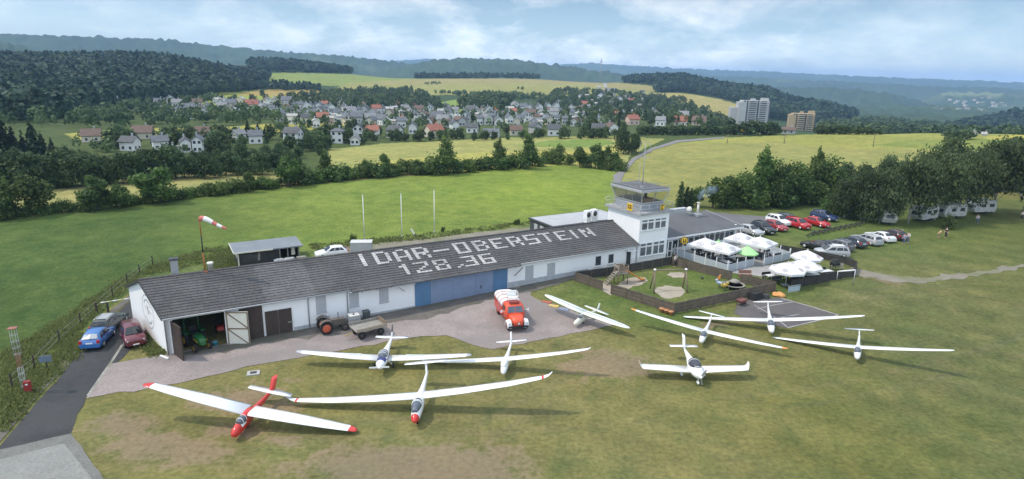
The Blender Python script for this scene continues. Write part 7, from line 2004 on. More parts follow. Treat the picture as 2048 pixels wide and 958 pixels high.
# orange winch and look-out truck on the apron
def truck():
    pa, pb = at(1010, 622), at(1036, 664)
    c = pa.lerp(pb, .5)
    root = thing('truck', 'orange red old bonneted truck with white wings and a white frame on its roof', 'truck', (c.x, c.y, T(c.x, c.y) + .03), facing(pa, pb))
    b = MB()
    # bonnet rounded to the front
    rings = []
    for x, w, z0, z1 in [(1.55, .86, .75, 1.62), (2.2, .74, .72, 1.52), (2.75, .60, .68, 1.40), (3.0, .46, .68, 1.24), (3.08, .30, .72, 1.08)]:
        rings.append([(x, w * math.copysign(abs(math.cos(a)) ** .6, math.cos(a)), (z0 + z1) / 2 + (z1 - z0) / 2 * math.copysign(abs(math.sin(a)) ** .7, math.sin(a))) for a in [2 * PI * k / 20 for k in range(20)]])
    b.loft(rings, 0, True).build('bonnet', M_ORANGE, root)
    rings = []
    cb = MB()
    for x, w, z0, z1 in [(1.62, .98, .75, 1.55), (1.30, 1.02, .7, 2.28), (1.05, 1.02, .7, 2.36), (.15, 1.02, .7, 2.38), (.0, 1.0, .7, 2.3)]:
        h = [(0, z0), (w, z0), (w * 1.02, 1.5), (w * .92, z1 - .12), (w * .78, z1), (0, z1 + .04)]
        rings.append([(x, y, z) for y, z in h] + [(x, -y, z) for y, z in h[-2:0:-1]])
    cb.loft(rings, 0, True); cab = cb.build('cab', M_ORANGE, root)
    ws = MB()
    for sd in (-1, 1):
        ws.add([(1.645, sd * .03, 1.60), (1.645, sd * .84, 1.60), (1.36, sd * .76, 2.18), (1.36, sd * .03, 2.2)], [(0, 1, 2, 3)])
    ws.build('windscreen', mat('blue_grey_windscreen', (.10, .12, .16), .08, .15, 1.5), cab)
    for sd in (-1, 1):
        MB().box((.65, sd * 1.015, 1.85), (.75, .03, .5), rx=sd * .12).build('side_window', M_CARGLASS, cab)
        MB().beam((1.25, sd * 1.02, 1.7), (1.4, sd * 1.42, 1.75), .03, .03).box((1.4, sd * 1.45, 1.75), (.05, .2, .26)).build('mirror', M_WHITE2, cab)
    # white front wings
    for sd in (-1, 1):
        f = MB(); pr = [(a, .66) for a in range(-10, 191, 20)]
        ring = []
        for y0 in (sd * .66, sd * .84, sd * 1.12, sd * 1.16):
            rr = .62 if abs(y0) < 1.1 else .52
            ring.append([(2.25 + rr * math.cos(R_(a)), y0, .52 + rr * math.sin(R_(a))) for a in range(-20, 201, 20)] + [(2.25 + (rr - .1) * math.cos(R_(a)), y0, .5 + (rr - .1) * math.sin(R_(a))) for a in range(200, -21, -20)])
        f.loft(ring, 0, True); fo = f.build('wing', M_GEL, root)
        MB().disc((2.80, sd * .92, .82), .13, (1, 0, .2), 0, 14, .1).build('headlight', M_LAMP, fo)
    MB().box((3.02, 0, .55), (.14, 2.1, .16)).build('bumper', M_BLACKP, root)
    MB().box((2.9, 0, .64), (.1, 1.0, .2)).build('grille', M_REDP, root)
    # triangular badge on the radiator
    tri = MB()
    def on_b(u, v): return (3.14 - .30 * v, u, .80 + v)
    for o_, i_, m_ in ((1.0, .0, 0),):
        tri.add([on_b(-.21, -.02), on_b(.21, -.02), on_b(0, .44)], [(0, 1, 2)], 0)
    for v_ in range(3): pass
    tri.add([(p[0] + .012, p[1] , p[2]) for p in (on_b(-.13, .03), on_b(-.06, .03), on_b(.0, .30), on_b(0, .38))], [(0, 1, 2, 3)], 1)
    tri.add([(p[0] + .012, p[1] , p[2]) for p in (on_b(.13, .03), on_b(.06, .03), on_b(.0, .30), on_b(0, .38))], [(0, 3, 2, 1)], 1)
    tri.add([(p[0] + .012, p[1], p[2]) for p in (on_b(-.09, .11), on_b(.09, .11), on_b(.07, .16), on_b(-.07, .16))], [(0, 1, 2, 3)], 1)
    tri.build('badge', [mat('dark_red_badge', (.16, .02, .02), .5, .1, 3), M_GEL], root)
    # rear body with a pale tarpaulin over ribs
    rb = MB(); rb.box((-1.75, 0, 1.25), (3.3, 2.16, 1.1)); rb.box((-1.6, 0, .66), (4.2, .9, .22))
    body = rb.build('rear_body', M_REDP, root)
    tp = MB(); rings = []
    for i, x in enumerate([-.06, -.5, -1.0, -1.5, -2.0, -2.5, -3.0, -3.42]):
        q = .03 if i % 2 else 0
        rings.append([(x, 1.12 * math.copysign(abs(math.cos(a)) ** .55, math.cos(a)), 1.78 + (.62 + q) * abs(math.sin(a)) ** .8) for a in [PI * k / 14 for k in range(15)]])
    tp.loft(rings, 0, True).build('tarpaulin', mat('white_tarpaulin', (.78, .74, .73), .8, .05, 1.5, dirt=.08), body)
    rbs = MB()
    for x in (-.75, -1.75, -2.7):
        rbs.tube([(x, 1.13 * math.copysign(abs(math.cos(a)) ** .55, math.cos(a)), 1.80 + .66 * abs(math.sin(a)) ** .8) for a in [PI * k / 12 for k in range(13)]], .06, n=5)
    rbs.build('tarpaulin_rib', mat('pink_faded_rib', (.60, .38, .36), .8, .1, 2), body)
    for x in (-2.4,):
        for sd in (-1, 1): MB().box((x + 1.2, sd * 1.10, 1.2), (.05, .05, 1.0)).build('side_post', M_GREYM, body)
    # seat frame on the cab roof
    fr = MB(); z0 = 2.40
    for x in (.25, 1.0):
        for sd in (-1, 1): fr.tube([(x - .3, sd * .5, z0 - .02), (x - .35, sd * .5, z0 + 1.05)], .035, n=6)
    for z in (.5, 1.05):
        for sd in (-1, 1): fr.tube([(-.1, sd * .5, z0 + z), (.68, sd * .5, z0 + z)], .03, n=6)
        fr.tube([(-.1, -.5, z0 + z), (-.1, .5, z0 + z)], .03, n=6); fr.tube([(.68, -.5, z0 + z), (.68, .5, z0 + z)], .03, n=6)
    fr.box((.28, 0, z0 + .45), (.8, .95, .05)); fr.box((.0, 0, z0 + .8), (.06, .95, .5), ry=.1)
    fr.build('roof_frame', M_GEL, root)
    MB().box((.95, 0, z0 + .12), (.5, 1.0, .22)).build('roof_box', mat('dark_red_box', (.30, .06, .05), .6, .1, 2), root)
    MB().beam((.3, -.5, z0 + .9), (.3, -1.1, z0 + .95), .05, .05).box((.3, -1.15, z0 + .95), (.16, .14, .12)).build('spotlight', M_GEL, root)
    for x, y in ((2.25, .95), (2.25, -.95), (-2.2, .92), (-2.2, -.92)):
        t_ = MB().lathe([(.40, -.13), (.48, -.09), (.48, .09), (.40, .13)], 0, 18).build('wheel', M_BLACK, root); t_.rotation_euler = (PI / 2, 0, 0); t_.location = (x, y, .48)
        MB().lathe([(.02, -.14), (.24, -.135), (.24, .135), (.02, .14)], 0, 14).build('rim', M_REDP, t_)
    root.scale = (.94, .94, .94)
truck()
def wheel_at(root, x, y, r, w, rim, rr=.6, tread=True):
    t_ = MB(); t_.lathe([(r * .82, -w / 2), (r, -w * .36), (r, w * .36), (r * .82, w / 2)], 0, 22)
    if tread:
        for k in range(22):
            a = 2 * PI * k / 22; t_.box((r * math.cos(a), r * math.sin(a), 0), (.04, .05, w * .8), rz=a)
    o = t_.build('wheel', M_BLACK, root); o.rotation_euler = (PI / 2, 0, 0); o.location = (x, y, r)
    MB().lathe([(.02, -w * .56), (r * rr * .5, -w * .52), (r * rr, -w * .55), (r * rr, w * .55), (r * rr * .5, w * .52), (.02, w * .56)], 0, 16).build('rim', rim, o)
    return o
def old_tractor():
    pa, pb = at(642, 670), at(682, 662)
    root = thing('tractor', 'old rusty tractor with an orange red rear wheel against the hangar wall', 'tractor', (pa + pb) / 2 + Vector((0, .6, .03)), facing(pa, pb))
    rim = mat('orange_red_wheel', (.55, .11, .05), .6, .12, 2, dirt=.15); rust = mat('rusty_grey_metal', (.13, .105, .09), .8, .3, 3, dirt=.3)
    for sd in (-1, 1): wheel_at(root, -.75, sd * .66, .60, .32, rim, .66); wheel_at(root, 1.05, sd * .58, .36, .2, rust, .6, False)
    b = MB(); b.box((.45, 0, .85), (1.5, .5, .6)); b.box((-.6, 0, .8), (.8, .7, .6)); b.box((.2, .32, .75), (.5, .25, .4)); b.box((1.05, 0, .42), (.16, 1.1, .12)); b.box((1.15, 0, .8), (.2, .46, .6))
    b.build('engine_block', rust, root)
    MB().tube([(.6, .1, .95), (.6, .1, 1.75)], .04, n=6).build('exhaust', M_DARK, root)
    s_ = MB(); s_.tube([(-.1, 0, .95), (-.35, 0, 1.35)], .03, n=6); s_.tube([(-.35 + .2 * math.cos(a) * .5, .2 * math.sin(a), 1.36 + .18 * math.cos(a)) for a in [2 * PI * k / 14 for k in range(15)]], .02, n=5)
    s_.build('steering_wheel', M_BLACKP, root)
    MB().box((-.75, 0, 1.12), (.4, .42, .08)).box((-.95, 0, 1.32), (.08, .42, .4), ry=-.2).build('seat', M_BLACKP, root)
    for sd in (-1, 1):
        f = MB(); f.loft([[(-.75 + .72 * math.cos(R_(a)), y, .68 + .72 * math.sin(R_(a))) for a in range(20, 151, 18)] + [(-.75 + .68 * math.cos(R_(a)), y, .68 + .68 * math.sin(R_(a))) for a in range(150, 19, -18)] for y in (sd * .5, sd * .9)], 0, False)
        f.build('mudguard', rust, root)
old_tractor()
def trailer():
    pa, pb = at(716, 672), at(760, 661)
    root = thing('trailer', 'flat wooden farm trailer with dark wheels in front of the hangar wall', 'trailer', (pa + pb) / 2 + Vector((0, -.35, .03)), facing(pa, pb))
    for sd in (-1, 1):
        for x in (-.95, .95): wheel_at(root, x, sd * .75, .36, .22, M_DARK, .5, False)
    b = MB()
    for k in range(6): b.box((0, -.85 + k * .34, .86), (3.0, .32, .07))
    b.build('bed', M_WOODGREY, root)
    MB().box((0, -.99, 1.0), (3.0, .06, .3)).build('side_board', mat('pale_trailer_board', (.34, .28, .22), .8, .2, 3, dirt=.25), root)
    MB().box((0, .99, 1.0), (3.0, .06, .3)).build('side_board', M_WOODGREY, root)
    MB().box((1.48, 0, 1.1), (.06, 1.9, .45)).build('end_board', M_WOOD, root)
    MB().box((0, 0, .68), (2.7, .7, .18)).box((-1.1, 0, .45), (.12, 1.4, .12)).box((1.1, 0, .45), (.12, 1.4, .12)).build('chassis', M_DARK, root)
    MB().beam((-1.5, 0, .6), (-2.3, -.1, .4), .08, .08).build('drawbar', mat('yellowish_old_paint', (.34, .27, .10), .8, .2, 3, dirt=.3), root)
trailer()
p_ = HG(16.1, -1.5)
o_ = thing('water_tank', 'white caged water tank standing between the old tractor and the trailer', 'tank', p_, HROT)
MB().box((0, 0, .68), (1.0, .95, 1.0)).build('container', mat('milky_plastic', (.60, .60, .57), .5, .08, 1.5, dirt=.2), o_)
c_ = MB()
for k in range(7):
    q = -.5 + k / 6
    for s in (-1, 1): c_.box((q, s * .50, .68), (.03, .03, 1.05)); c_.box((s * .53, q * .98, .68), (.03, .03, 1.05))
for z in (.2, .5, .85, 1.18):
    for s in (-1, 1): c_.box((0, s * .51, z), (1.06, .03, .03)); c_.box((s * .54, 0, z), (.03, 1.02, .03))
c_.build('cage', M_STEEL, o_); MB().box((0, 0, .08), (1.1, 1.05, .14)).build('pallet', M_WOODGREY, o_)
MB().lathe([(.11, 1.17), (.11, 1.24), (.02, 1.25)], 0, 12).build('lid', M_BLACKP, o_)
o_ = thing('wheelie_bin', 'dark grey lidded bin beside the white water tank', 'bin', HG(17.5, -1.1), HROT)
MB().box((0, 0, .55), (.55, .6, 1.0), taper=1.12).build('body', M_GREYLOGO if False else mat('dark_grey_plastic', (.07, .08, .085), .6, .1, 2), o_)
MB().box((0, .02, 1.09), (.64, .72, .08)).build('lid', MATS['dark_grey_plastic'], o_)
for s in (-1, 1): MB().disc((s * .26, .3, .1), .1, (1, 0, 0), 0, 10, .06).build('wheel', M_BLACK, o_)
# green tractor in the open bay
def green_tractor():
    root = thing('tractor', 'small green tractor with a roll bar standing in the open hangar bay', 'tractor', HL(2.35, .75, .05), HROT + R_(-75)); root.scale = (1.22, 1.22, 1.22)
    gr = mat('tractor_green', (.02, .13, .035), .4, .1, 2, coat=.3); yl = M_YELLOW
    for sd in (-1, 1): wheel_at(root, -.6, sd * .6, .52, .3, yl, .55); wheel_at(root, .95, sd * .52, .32, .2, yl, .55, False)
    b = MB(); rings = [[(x, w * math.copysign(abs(math.cos(a)) ** .6, math.cos(a)), z + h * math.copysign(abs(math.sin(a)) ** .7, math.sin(a))) for a in [2 * PI * k / 14 for k in range(14)]] for x, w, z, h in [(.05, .34, .82, .34), (.6, .33, .80, .32), (1.1, .29, .76, .27), (1.28, .2, .70, .18)]]
    b.loft(rings, 0, True).build('bonnet', gr, root)
    MB().box((.66, .345, .8), (.9, .02, .07)).box((.66, -.345, .8), (.9, .02, .07)).build('side_stripe', yl, root)
    MB().box((-.3, 0, .55), (1.2, .5, .35)).build('chassis', M_DARK, root)
    for sd in (-1, 1): MB().box((-.6, sd * .55, 1.1), (.75, .34, .06)).build('mudguard', gr, root)
    MB().box((-.55, 0, 1.0), (.42, .45, .1)).box((-.75, 0, 1.25), (.08, .45, .45)).build('seat', M_BLACKP, root)
    r_ = MB()
    for sd in (-1, 1): r_.tube([(-.9, sd * .5, .8), (-.9, sd * .5, 2.05)], .035, n=6)
    r_.tube([(-.9, -.5, 2.05), (-.9, .5, 2.05)], .035, n=6); r_.build('roll_bar', gr, root)
    MB().tube([(.1, 0, 1.1), (-.15, 0, 1.3)], .03).disc((-.17, 0, 1.31), .2, (-.6, 0, .8), 0, 14, .03).build('steering_wheel', M_BLACKP, root)
green_tractor()
_rb = random.Random(5)
sh = thing('shelf_rack', 'cluttered metal shelf along the inner wall of the open hangar bay', 'shelf', HL(5.9, 2.4, 0), HROT)
f_ = MB()
for z in (.5, 1.2, 1.9, 2.6): f_.box((0, 0, z), (.7, 4.0, .05))
for x in (-.33, .33):
    for y in (-1.95, 0, 1.95): f_.box((x, y, 1.35), (.06, .06, 2.7))
f_.build('frame', M_GREYM, sh)
for k in range(16):
    mt = _rb.choice([M_REDP, M_WOOD, M_GREYM, M_WHITE2, M_BLUE2, M_DARK, M_CREAM, M_WHITE2, M_WHITE2]); z = _rb.choice([.53, 1.23, 1.93]); h = _rb.uniform(.2, .5)
    o_ = thing('storage_box', 'small box of mixed goods on the shelf inside the open hangar bay', 'box', HL(5.85 + _rb.uniform(-.1, .1), 2.4 - 1.85 + k * .245, z), HROT, 'boxes on the hangar shelf')
    MB().box((0, 0, h / 2), (.45, .22, h)).build('carton', mt, o_); MB().box((0, 0, h + .01), (.47, .24, .03)).build('lid', mt, o_)
mw = thing('lawn_mower', 'red ride-on lawn mower deep in the open hangar bay', 'mower', HL(4.6, 3.4, .05), HROT + R_(-95))
MB().box((.3, 0, .55), (.8, .6, .35), taper=.85).build('bonnet', M_REDP, mw); MB().box((-.4, 0, .38), (.9, .75, .14)).build('deck', M_REDP, mw)
MB().box((-.45, 0, .62), (.4, .42, .1)).box((-.65, 0, .85), (.08, .42, .4)).build('seat', M_BLACKP, mw)
for x, y, r in ((.55, .38, .18), (.55, -.38, .18), (-.6, .42, .25), (-.6, -.42, .25)): wheel_at(mw, x, y, r, .16, M_GREYM, .5, False)
bk = thing('bucket', 'small turquoise blue bucket beside the front wheel of the green tractor', 'bucket', HL(3.75, .15, .05), HROT)
MB().lathe([(.01, .0), (.17, .0), (.23, .36), (.25, .37), (.21, .36), (.15, .04), (.01, .04)], 0, 16).build('pail', mat('turquoise_plastic', (.05, .30, .42), .5, .08, 3), bk)
MB().tube([(.23 * math.cos(a), .02, .36 + .2 * math.sin(a)) for a in [PI * k / 10 for k in range(11)]], .012, n=5).build('handle', M_STEEL, bk)

# ------------------------------------------------------------------ fences
def fence(pts, h, label, board, post, group=None, panel=1.9, cap=True, name='fence', extra=.06):
    """a board fence along world points: every panel and every post a part"""
    p0 = pts[0]
    root = thing(name, label, 'fence', (p0.x, p0.y, T(p0.x, p0.y)), 0, group)
    z0 = root.location.z
    for a, b in zip(pts[:-1], pts[1:]):
        d = Vector((b.x - a.x, b.y - a.y, 0)); L = d.length; n = max(1, round(L / panel)); ang = math.atan2(d.y, d.x)
        for k in range(n + 1):
            q = a.lerp(b, k / n); z = T(q.x, q.y) - z0
            if k < n or b is pts[-1]:
                MB().box((q.x - p0.x, q.y - p0.y, z + h / 2), (.10, .10, h + extra), rz=ang).build('post', post, root)
            if k < n:
                c = a.lerp(b, (k + .5) / n); z = T(c.x, c.y) - z0
                m_ = MB(); m_.M = Matrix.Translation((c.x - p0.x, c.y - p0.y, z)) @ Matrix.Rotation(ang, 4, 'Z')
                w = L / n - .11; nb = 6
                for q2 in range(nb):
                    m_.box((0, .012 * (-1) ** q2, .06 + (q2 + .5) * (h - .1) / nb), (w, .03, (h - .1) / nb - .012))
                if cap: m_.box((0, 0, h), (w, .09, .04))
                m_.build('panel', board, root)
    return root
def ats(*q): return [at(*p) for p in q]
GP = 'board fence round the playground'
fence(ats((1151, 563), (1204, 581)), 1.15, 'short brown board fence run between the hangar wall and the playground gap', M_FENCE, M_FENCE, GP)
fence(ats((1222, 588), (1347, 628)), 1.2, 'long brown board fence run on the glider side of the playground', M_FENCE, M_FENCE, GP)
fence(ats((1347.6, 628), (1549, 584)), 1.2, 'long brown board fence run from the terracotta pots to the old court', M_FENCE, M_FENCE, GP)
fence(ats((1549, 583), (1481, 566)), 1.15, 'brown board fence run with sparse posts beside the garden tables', M_FENCE, M_FENCE, GP)
fence(ats((1462, 561), (1344, 531)), 1.15, 'brown board fence run along the foot of the terrace', M_FENCE, M_FENCE, GP)
fence(ats((1151.5, 562), (1213, 553), (1263, 545), (1343, 530)), 1.15, 'dark board fence run along the white hangar wall', M_FENCEDK, M_FENCE, GP)
GF = 'dark fence round the beer garden'
fence(ats((1580, 578), (1706, 554)), 1.1, 'dark fence run on the airfield side of the beer garden', M_FENCEDK, M_FENCEDK, GF, 2.2)
fence(ats((1706.5, 553), (1712, 539)), 1.0, 'short dark fence end of the beer garden beside the track', M_FENCEDK, M_FENCEDK, GF, 2.2)
fence(ats((1711, 538), (1690, 528), (1605, 511), (1557, 503)), 1.0, 'dark fence run between the beer garden and the parked cars', M_FENCEDK, M_FENCEDK, GF, 2.2)

# ------------------------------------------------------------------ terrace
TZ = .0
M_PANEL = mat('grey_terrace_panel', (.42, .46, .50), .45, .06, .8)
sheet('terrace', [HL(s, w).xy for s, w in [(60.4, 2.2), (61.0, .9), (62.0, -8.2), (67.3, -8.0), (68.5, -8.6), (74.2, -8.4), (75.8, .5), (74.5, 1.2), (60.6, 1.25)]], .05, A_TERR, 1.0, 0, 21)
sheet('garden_path', [HL(s, w).xy for s, w in [(62.0, -8.3), (64.6, -11.6), (69.2, -11.2), (73.0, -9.0), (68.4, -8.7), (67.2, -8.1)]], .04, A_TERR, 1.0, .05, 22)
def low_wall(a, b, label, posts_h):
    p = HG(*a); q = HG(*b)
    root = thing('terrace_screen', label, 'screen', p, 0, 'grey screens round the terrace')
    d = q - p; n = max(2, round(d.length / 1.8)); ang = math.atan2(d.y, d.x)
    for k in range(n):
        c = d * ((k + .5) / n)
        MB().box((c.x, c.y, c.z + .52), (d.length / n - .06, .05, .95), rz=ang).build('panel', M_PANEL, root)
    for k in range(n + 1):
        c = d * (k / n); h = posts_h if k % 1 == 0 else 1.1
        MB().box((c.x, c.y, c.z + h / 2), (.09, .09, h), rz=ang).build('post', M_WHITE2, root)
low_wall((61.3, .4), (62.0, -8.1), 'long grey terrace screen above the playground fence', 1.55)
low_wall((62.1, -8.15), (67.2, -7.9), 'grey terrace screen facing the garden path', 1.5)
low_wall((68.5, -8.5), (74.1, -8.3), 'grey terrace screen beside the beer garden parasols', 1.5)
low_wall((74.15, -8.2), (75.6, .3), 'grey terrace screen on the car park side', 1.5)
def parasol(top, side, label, group, mt, n=4, rz=0.0, hz=3.1, logos=True, val=.24, poles=True):
    p_ = on_ray(*top, 1)
    # the pole stands where the sight line of the top meets height hz above ground
    r = rays(*top); g = 1.1
    t_ = (g + hz - CAM_H) / r[2]; x, y = r[0] * t_, r[1] * t_
    g = T(x, y)
    root = thing('parasol', label, 'parasol', (x, y, g), rz, group)
    R = side / math.sqrt(2) if n == 4 else side / 2
    ez = hz - .95
    off = PI / 4 if n == 4 else PI / 8
    ring = [(R * math.cos(2 * PI * k / n + off), R * math.sin(2 * PI * k / n + off)) for k in range(n)]
    b = MB()
    for k in range(n):
        (x0, y0), (x1, y1) = ring[k], ring[(k + 1) % n]
        mid = [((x0 + x1) / 2 * .5, (y0 + y1) / 2 * .5)]
        b.add([(0, 0, hz - .06), (x0 * .5, y0 * .5, hz - .47), (x1 * .5, y1 * .5, hz - .47)], [(0, 1, 2)], 0, False)
        b.add([(x0 * .5, y0 * .5, hz - .47), (x0, y0, ez), ((x0 + x1) / 2 * .985, (y0 + y1) / 2 * .985, ez + .01), (x1, y1, ez), (x1 * .5, y1 * .5, hz - .47)], [(0, 1, 2), (0, 2, 4), (4, 2, 3)], 0, False)
        b.add([(x0, y0, ez), (x1, y1, ez), (x1, y1, ez - val), (x0, y0, ez - val)], [(0, 1, 2, 3)])
        b.add([(x0 * .99, y0 * .99, ez - .04), (x1 * .99, y1 * .99, ez - .04), (0, 0, hz - .14)], [(0, 2, 1)])
    b.lathe([(.10, hz - .1), (.08, hz + .04), (.02, hz + .1)], 0, 8)
    can = b.build('canopy', mt, root)
    if logos:
        for k in range(n):
            if n == 8 and k % 2: continue
            (x0, y0), (x1, y1) = ring[k], ring[(k + 1) % n]
            e = Vector((x1 - x0, y1 - y0, 0)).normalized()
            o_ = Vector(((x0 + x1) / 2, (y0 + y1) / 2, ez)); ap = Vector((0, 0, hz - .06))
            half = Vector(((x0 + x1) / 2 * .5, (y0 + y1) / 2 * .5, hz - .47))
            up = (half - o_).normalized(); nn = e.cross(up).normalized()
            if nn.z < 0: nn = -nn
            c = o_.lerp(half, .52) + nn * .035
            w_, h_ = (.52, .40) if n == 4 else (.34, .28)
            lb = MB()
            for k2 in range(24):
                a0, a1 = 2 * PI * k2 / 24, 2 * PI * (k2 + 1) / 24
                P = lambda a, s: c + e * (math.cos(a) * w_ * s) + up * (math.sin(a) * h_ * s)
                lb.add([P(a0, 1), P(a1, 1), P(a1, .72), P(a0, .72)], [(0, 1, 2, 3)])
            lb.add([c + e * (sx * w_ * .45) + up * (sy * h_ * .22) for sx, sy in ((-1, -1), (1, -1), (1, 1), (-1, 1))], [(0, 1, 2, 3)])
            lb.build('printed_logo', M_GREYLOGO if k % 3 else M_REDLOGO, can)
    if poles:
        MB().tube([(0, 0, 0), (0, 0, hz - .1)], .045, n=8).build('pole', M_WHITE2, root)
        MB().box((0, 0, .05), (.8, .8, .1)).build('base', M_PLINTH, root)
        rb = MB()
        for q in ring: rb.tube([(q[0] * .99, q[1] * .99, ez - .02), (0, 0, hz - .45)], .018, n=4)
        rb.build('ribs', M_GREYM, root)
    return root
GU = 'white advertising parasols on the terrace'
parasol((1411, 474), 3.45, 'square white parasol nearest the restaurant entrance', GU, M_TARP, rz=HROT + .25)
parasol((1448, 482), 3.5, 'square white parasol over the terrace corner above the playground', GU, M_TARP, rz=HROT + .25)
parasol((1482, 464), 3.3, 'square white parasol in front of the parked silver car', GU, M_TARP, rz=HROT + .25)
parasol((1521, 472), 3.6, 'square white parasol at the terrace end near the beer garden', GU, M_TARP, rz=HROT + .25)
parasol((1496, 490), 2.9, 'light green parasol between the white ones on the terrace', 'green parasols on the terrace', M_LIME, 8, hz=2.55, logos=False, val=.12)
parasol((1437, 479), 2.4, 'small pale green parasol mostly hidden behind the white ones', 'green parasols on the terrace', M_LIME, 8, hz=2.5, logos=False, val=.12)
GB = 'white octagonal parasols in the beer garden'
parasol((1578, 519), 4.3, 'white octagonal parasol nearest the airfield in the beer garden', GB, M_TARP, 8, hz=2.9, rz=.2)
parasol((1613, 513), 4.1, 'white octagonal parasol in the middle of the beer garden', GB, M_TARP, 8, hz=2.9, rz=.5)
parasol((1616, 497), 3.9, 'white octagonal parasol nearest the parked cars in the beer garden', GB, M_TARP, 8, hz=2.9, rz=.1)
def table(p, rz, label, top, legs, group, L=1.4, W=.8, benches=True, name='beer_table'):
    root = thing(name, label, 'table', p, rz, group)
    MB().box((0, 0, .74), (L, W, .05)).build('tabletop', top, root)
    for s in (-1, 1):
        for q in (-1, 1): MB().box((s * (L / 2 - .12), q * (W / 2 - .1), .36), (.06, .06, .72)).build('leg', legs, root)
    if benches:
        for q in (-1, 1):
            o = thing('bench', f'dark bench, airfield side of the {label}' if q < 0 else f'dark bench, far side of the {label}', 'bench', p + Matrix.Rotation(rz, 3, 'Z') @ Vector((0, q * (W / 2 + .35), 0)), rz, group.replace('tables', 'benches'))
            MB().box((0, 0, .44), (L, .3, .05)).build('seat', legs, o)
            for s in (-1, 1): MB().box((s * (L / 2 - .15), 0, .21), (.06, .26, .42)).build('leg', legs, o)
            MB().box((0, q * .16, .72), (L, .04, .36)).build('backrest', legs, o)
_tl = ['table by the terrace entrance', 'table under the first white parasol', 'table at the playground screen', 'table at the terrace corner', 'table under the corner parasol', 'table near the green parasol', 'table at the path gap', 'table under the end parasol', 'table by the beer garden screen']
for k, (s, w) in enumerate([(62.6, -1.2), (64.6, -2.2), (63.0, -4.0), (63.4, -6.6), (65.8, -5.8), (67.6, -3.4), (66.6, -7.0), (70.2, -5.6), (72.4, -6.8)]):
    table(HG(s, w, .06), HROT + (PI / 2 if k % 3 == 0 else 0), _tl[k], M_TARP if k in (3, 4, 8) else M_WOODGREY, M_DARK, 'tables on the terrace')
_gl = ['pale table standing alone on the garden lawn', 'pale table under the nearest garden parasol', 'long white table beside the dark airfield fence', 'white table in the far corner of the beer garden', 'pale table under the middle garden parasol']
for k, (px, py, L) in enumerate([(1541, 562, 1.3), (1577, 562, 1.3), (1622, 560, 2.0), (1648, 553, 2.0), (1610, 552, 1.6)]):
    table(at(px, py), R_(18), _gl[k], M_TARP, M_DARK, 'tables in the beer garden', L)
def rest_bench(p, rz, label, mt):
    root = thing('bench', label, 'bench', p, rz)
    MB().box((0, 0, .45), (1.6, .4, .06)).build('seat', mt, root); MB().box((0, .22, .75), (1.6, .06, .4), rx=-.15).build('backrest', mt, root)
    for s in (-1, 1): MB().box((s * .7, 0, .22), (.08, .36, .44)).build('leg', mt, root)
rest_bench(at(1490, 556), HROT - .5, 'reddish brown wooden bench at the garden path', mat('reddish_wood', (.26, .13, .09), .75, .2, 3))
rest_bench(at(1672, 540), R_(-20), 'long pale bench plank by the awning bar of the beer garden', M_WOODGREY)
for k, (px, py) in enumerate([(1387, 521), (1420, 529), (1528, 523), (1404, 517)]):
    p_ = at(px, py); o = thing('garden_lamp', ['globe lamp at the restaurant end of the terrace screen', 'globe lamp in the middle of the terrace', 'globe lamp by the end parasol of the terrace', 'globe lamp beside the first white parasol'][k], 'lamp', p_, 0, 'globe lamps on the terrace')
    MB().tube([(0, 0, 0), (0, 0, 1.65)], .04).build('post', M_WHITE2, o); MB().ell((0, 0, 1.72), (.24, .24, .12)).build('shade', M_WHITE2, o)
sg = thing('round_sign', 'round yellow sign with a dark emblem at the terrace entrance', 'sign', HG(61.55, -.9), HROT)
MB().tube([(0, 0, 0), (0, 0, 2.2)], .05).build('post', M_WHITE2, sg)
d_ = MB().disc((0, -.06, 2.35), .56, (-.35, -1, .1), 0, 24, .08).build('disc', M_YELLOW, sg)
rg = MB()
_ax = Vector((-.35, -1, .1)).normalized(); _sx = _ax.cross(Vector((0, 0, 1))).normalized(); _sy = _sx.cross(_ax)
for k in range(24):
    a0, a1 = 2 * PI * k / 24, 2 * PI * (k + 1) / 24; c_ = Vector((0, -.06, 2.35)) + _ax * .045
    P = lambda a, r_: c_ + _sx * (r_ * math.cos(a)) + _sy * (r_ * math.sin(a))
    rg.add([P(a0, .55), P(a1, .55), P(a1, .46), P(a0, .46)], [(0, 1, 2, 3)])
for u0, u1, v0, v1 in ((-.24, -.10, -.22, .22), (.10, .24, -.22, .22), (-.24, .24, -.24, -.12)):
    rg.add([c_ + _sx * u + _sy * v for u, v in ((u0, v0), (u1, v0), (u1, v1), (u0, v1))], [(0, 1, 2, 3)])
rg.build('emblem', M_BLACKP, d_)
aw = thing('awning_bar', 'white rolled awning bar on posts at the end of the beer garden', 'awning', at(1693, 546), 0)
pa, pb = at(1676, 543, 1.3), at(1711, 540, 1.9)
MB().tube([pa - aw.location, pb - aw.location], .09).build('roller', M_WHITE2, aw)
for q in (pa, pb): MB().tube([q - aw.location, Vector((q.x, q.y, T(q.x, q.y))) - aw.location], .05).build('post', M_STEEL, aw)
gr = thing('grill', 'black barbecue grill beside the awning bar', 'grill', at(1668, 540), .3)
MB().box((0, 0, .85), (1.1, .6, .3)).build('firebox', M_BLACKP, gr); MB().tube([(-.5, -.05, 1.0), (-.5, .25, 1.25), (.5, .25, 1.25), (.5, -.05, 1.0)], .12, n=6).build('hood', M_DARK, gr)
for s in (-1, 1):
    for q in (-1, 1): MB().box((s * .48, q * .25, .35), (.05, .05, .7)).build('leg', M_DARK, gr)
bn = thing('banner_frame', 'low steel frame with a pale blue banner at the garden corner', 'frame', at(1587, 588), HROT - .12)
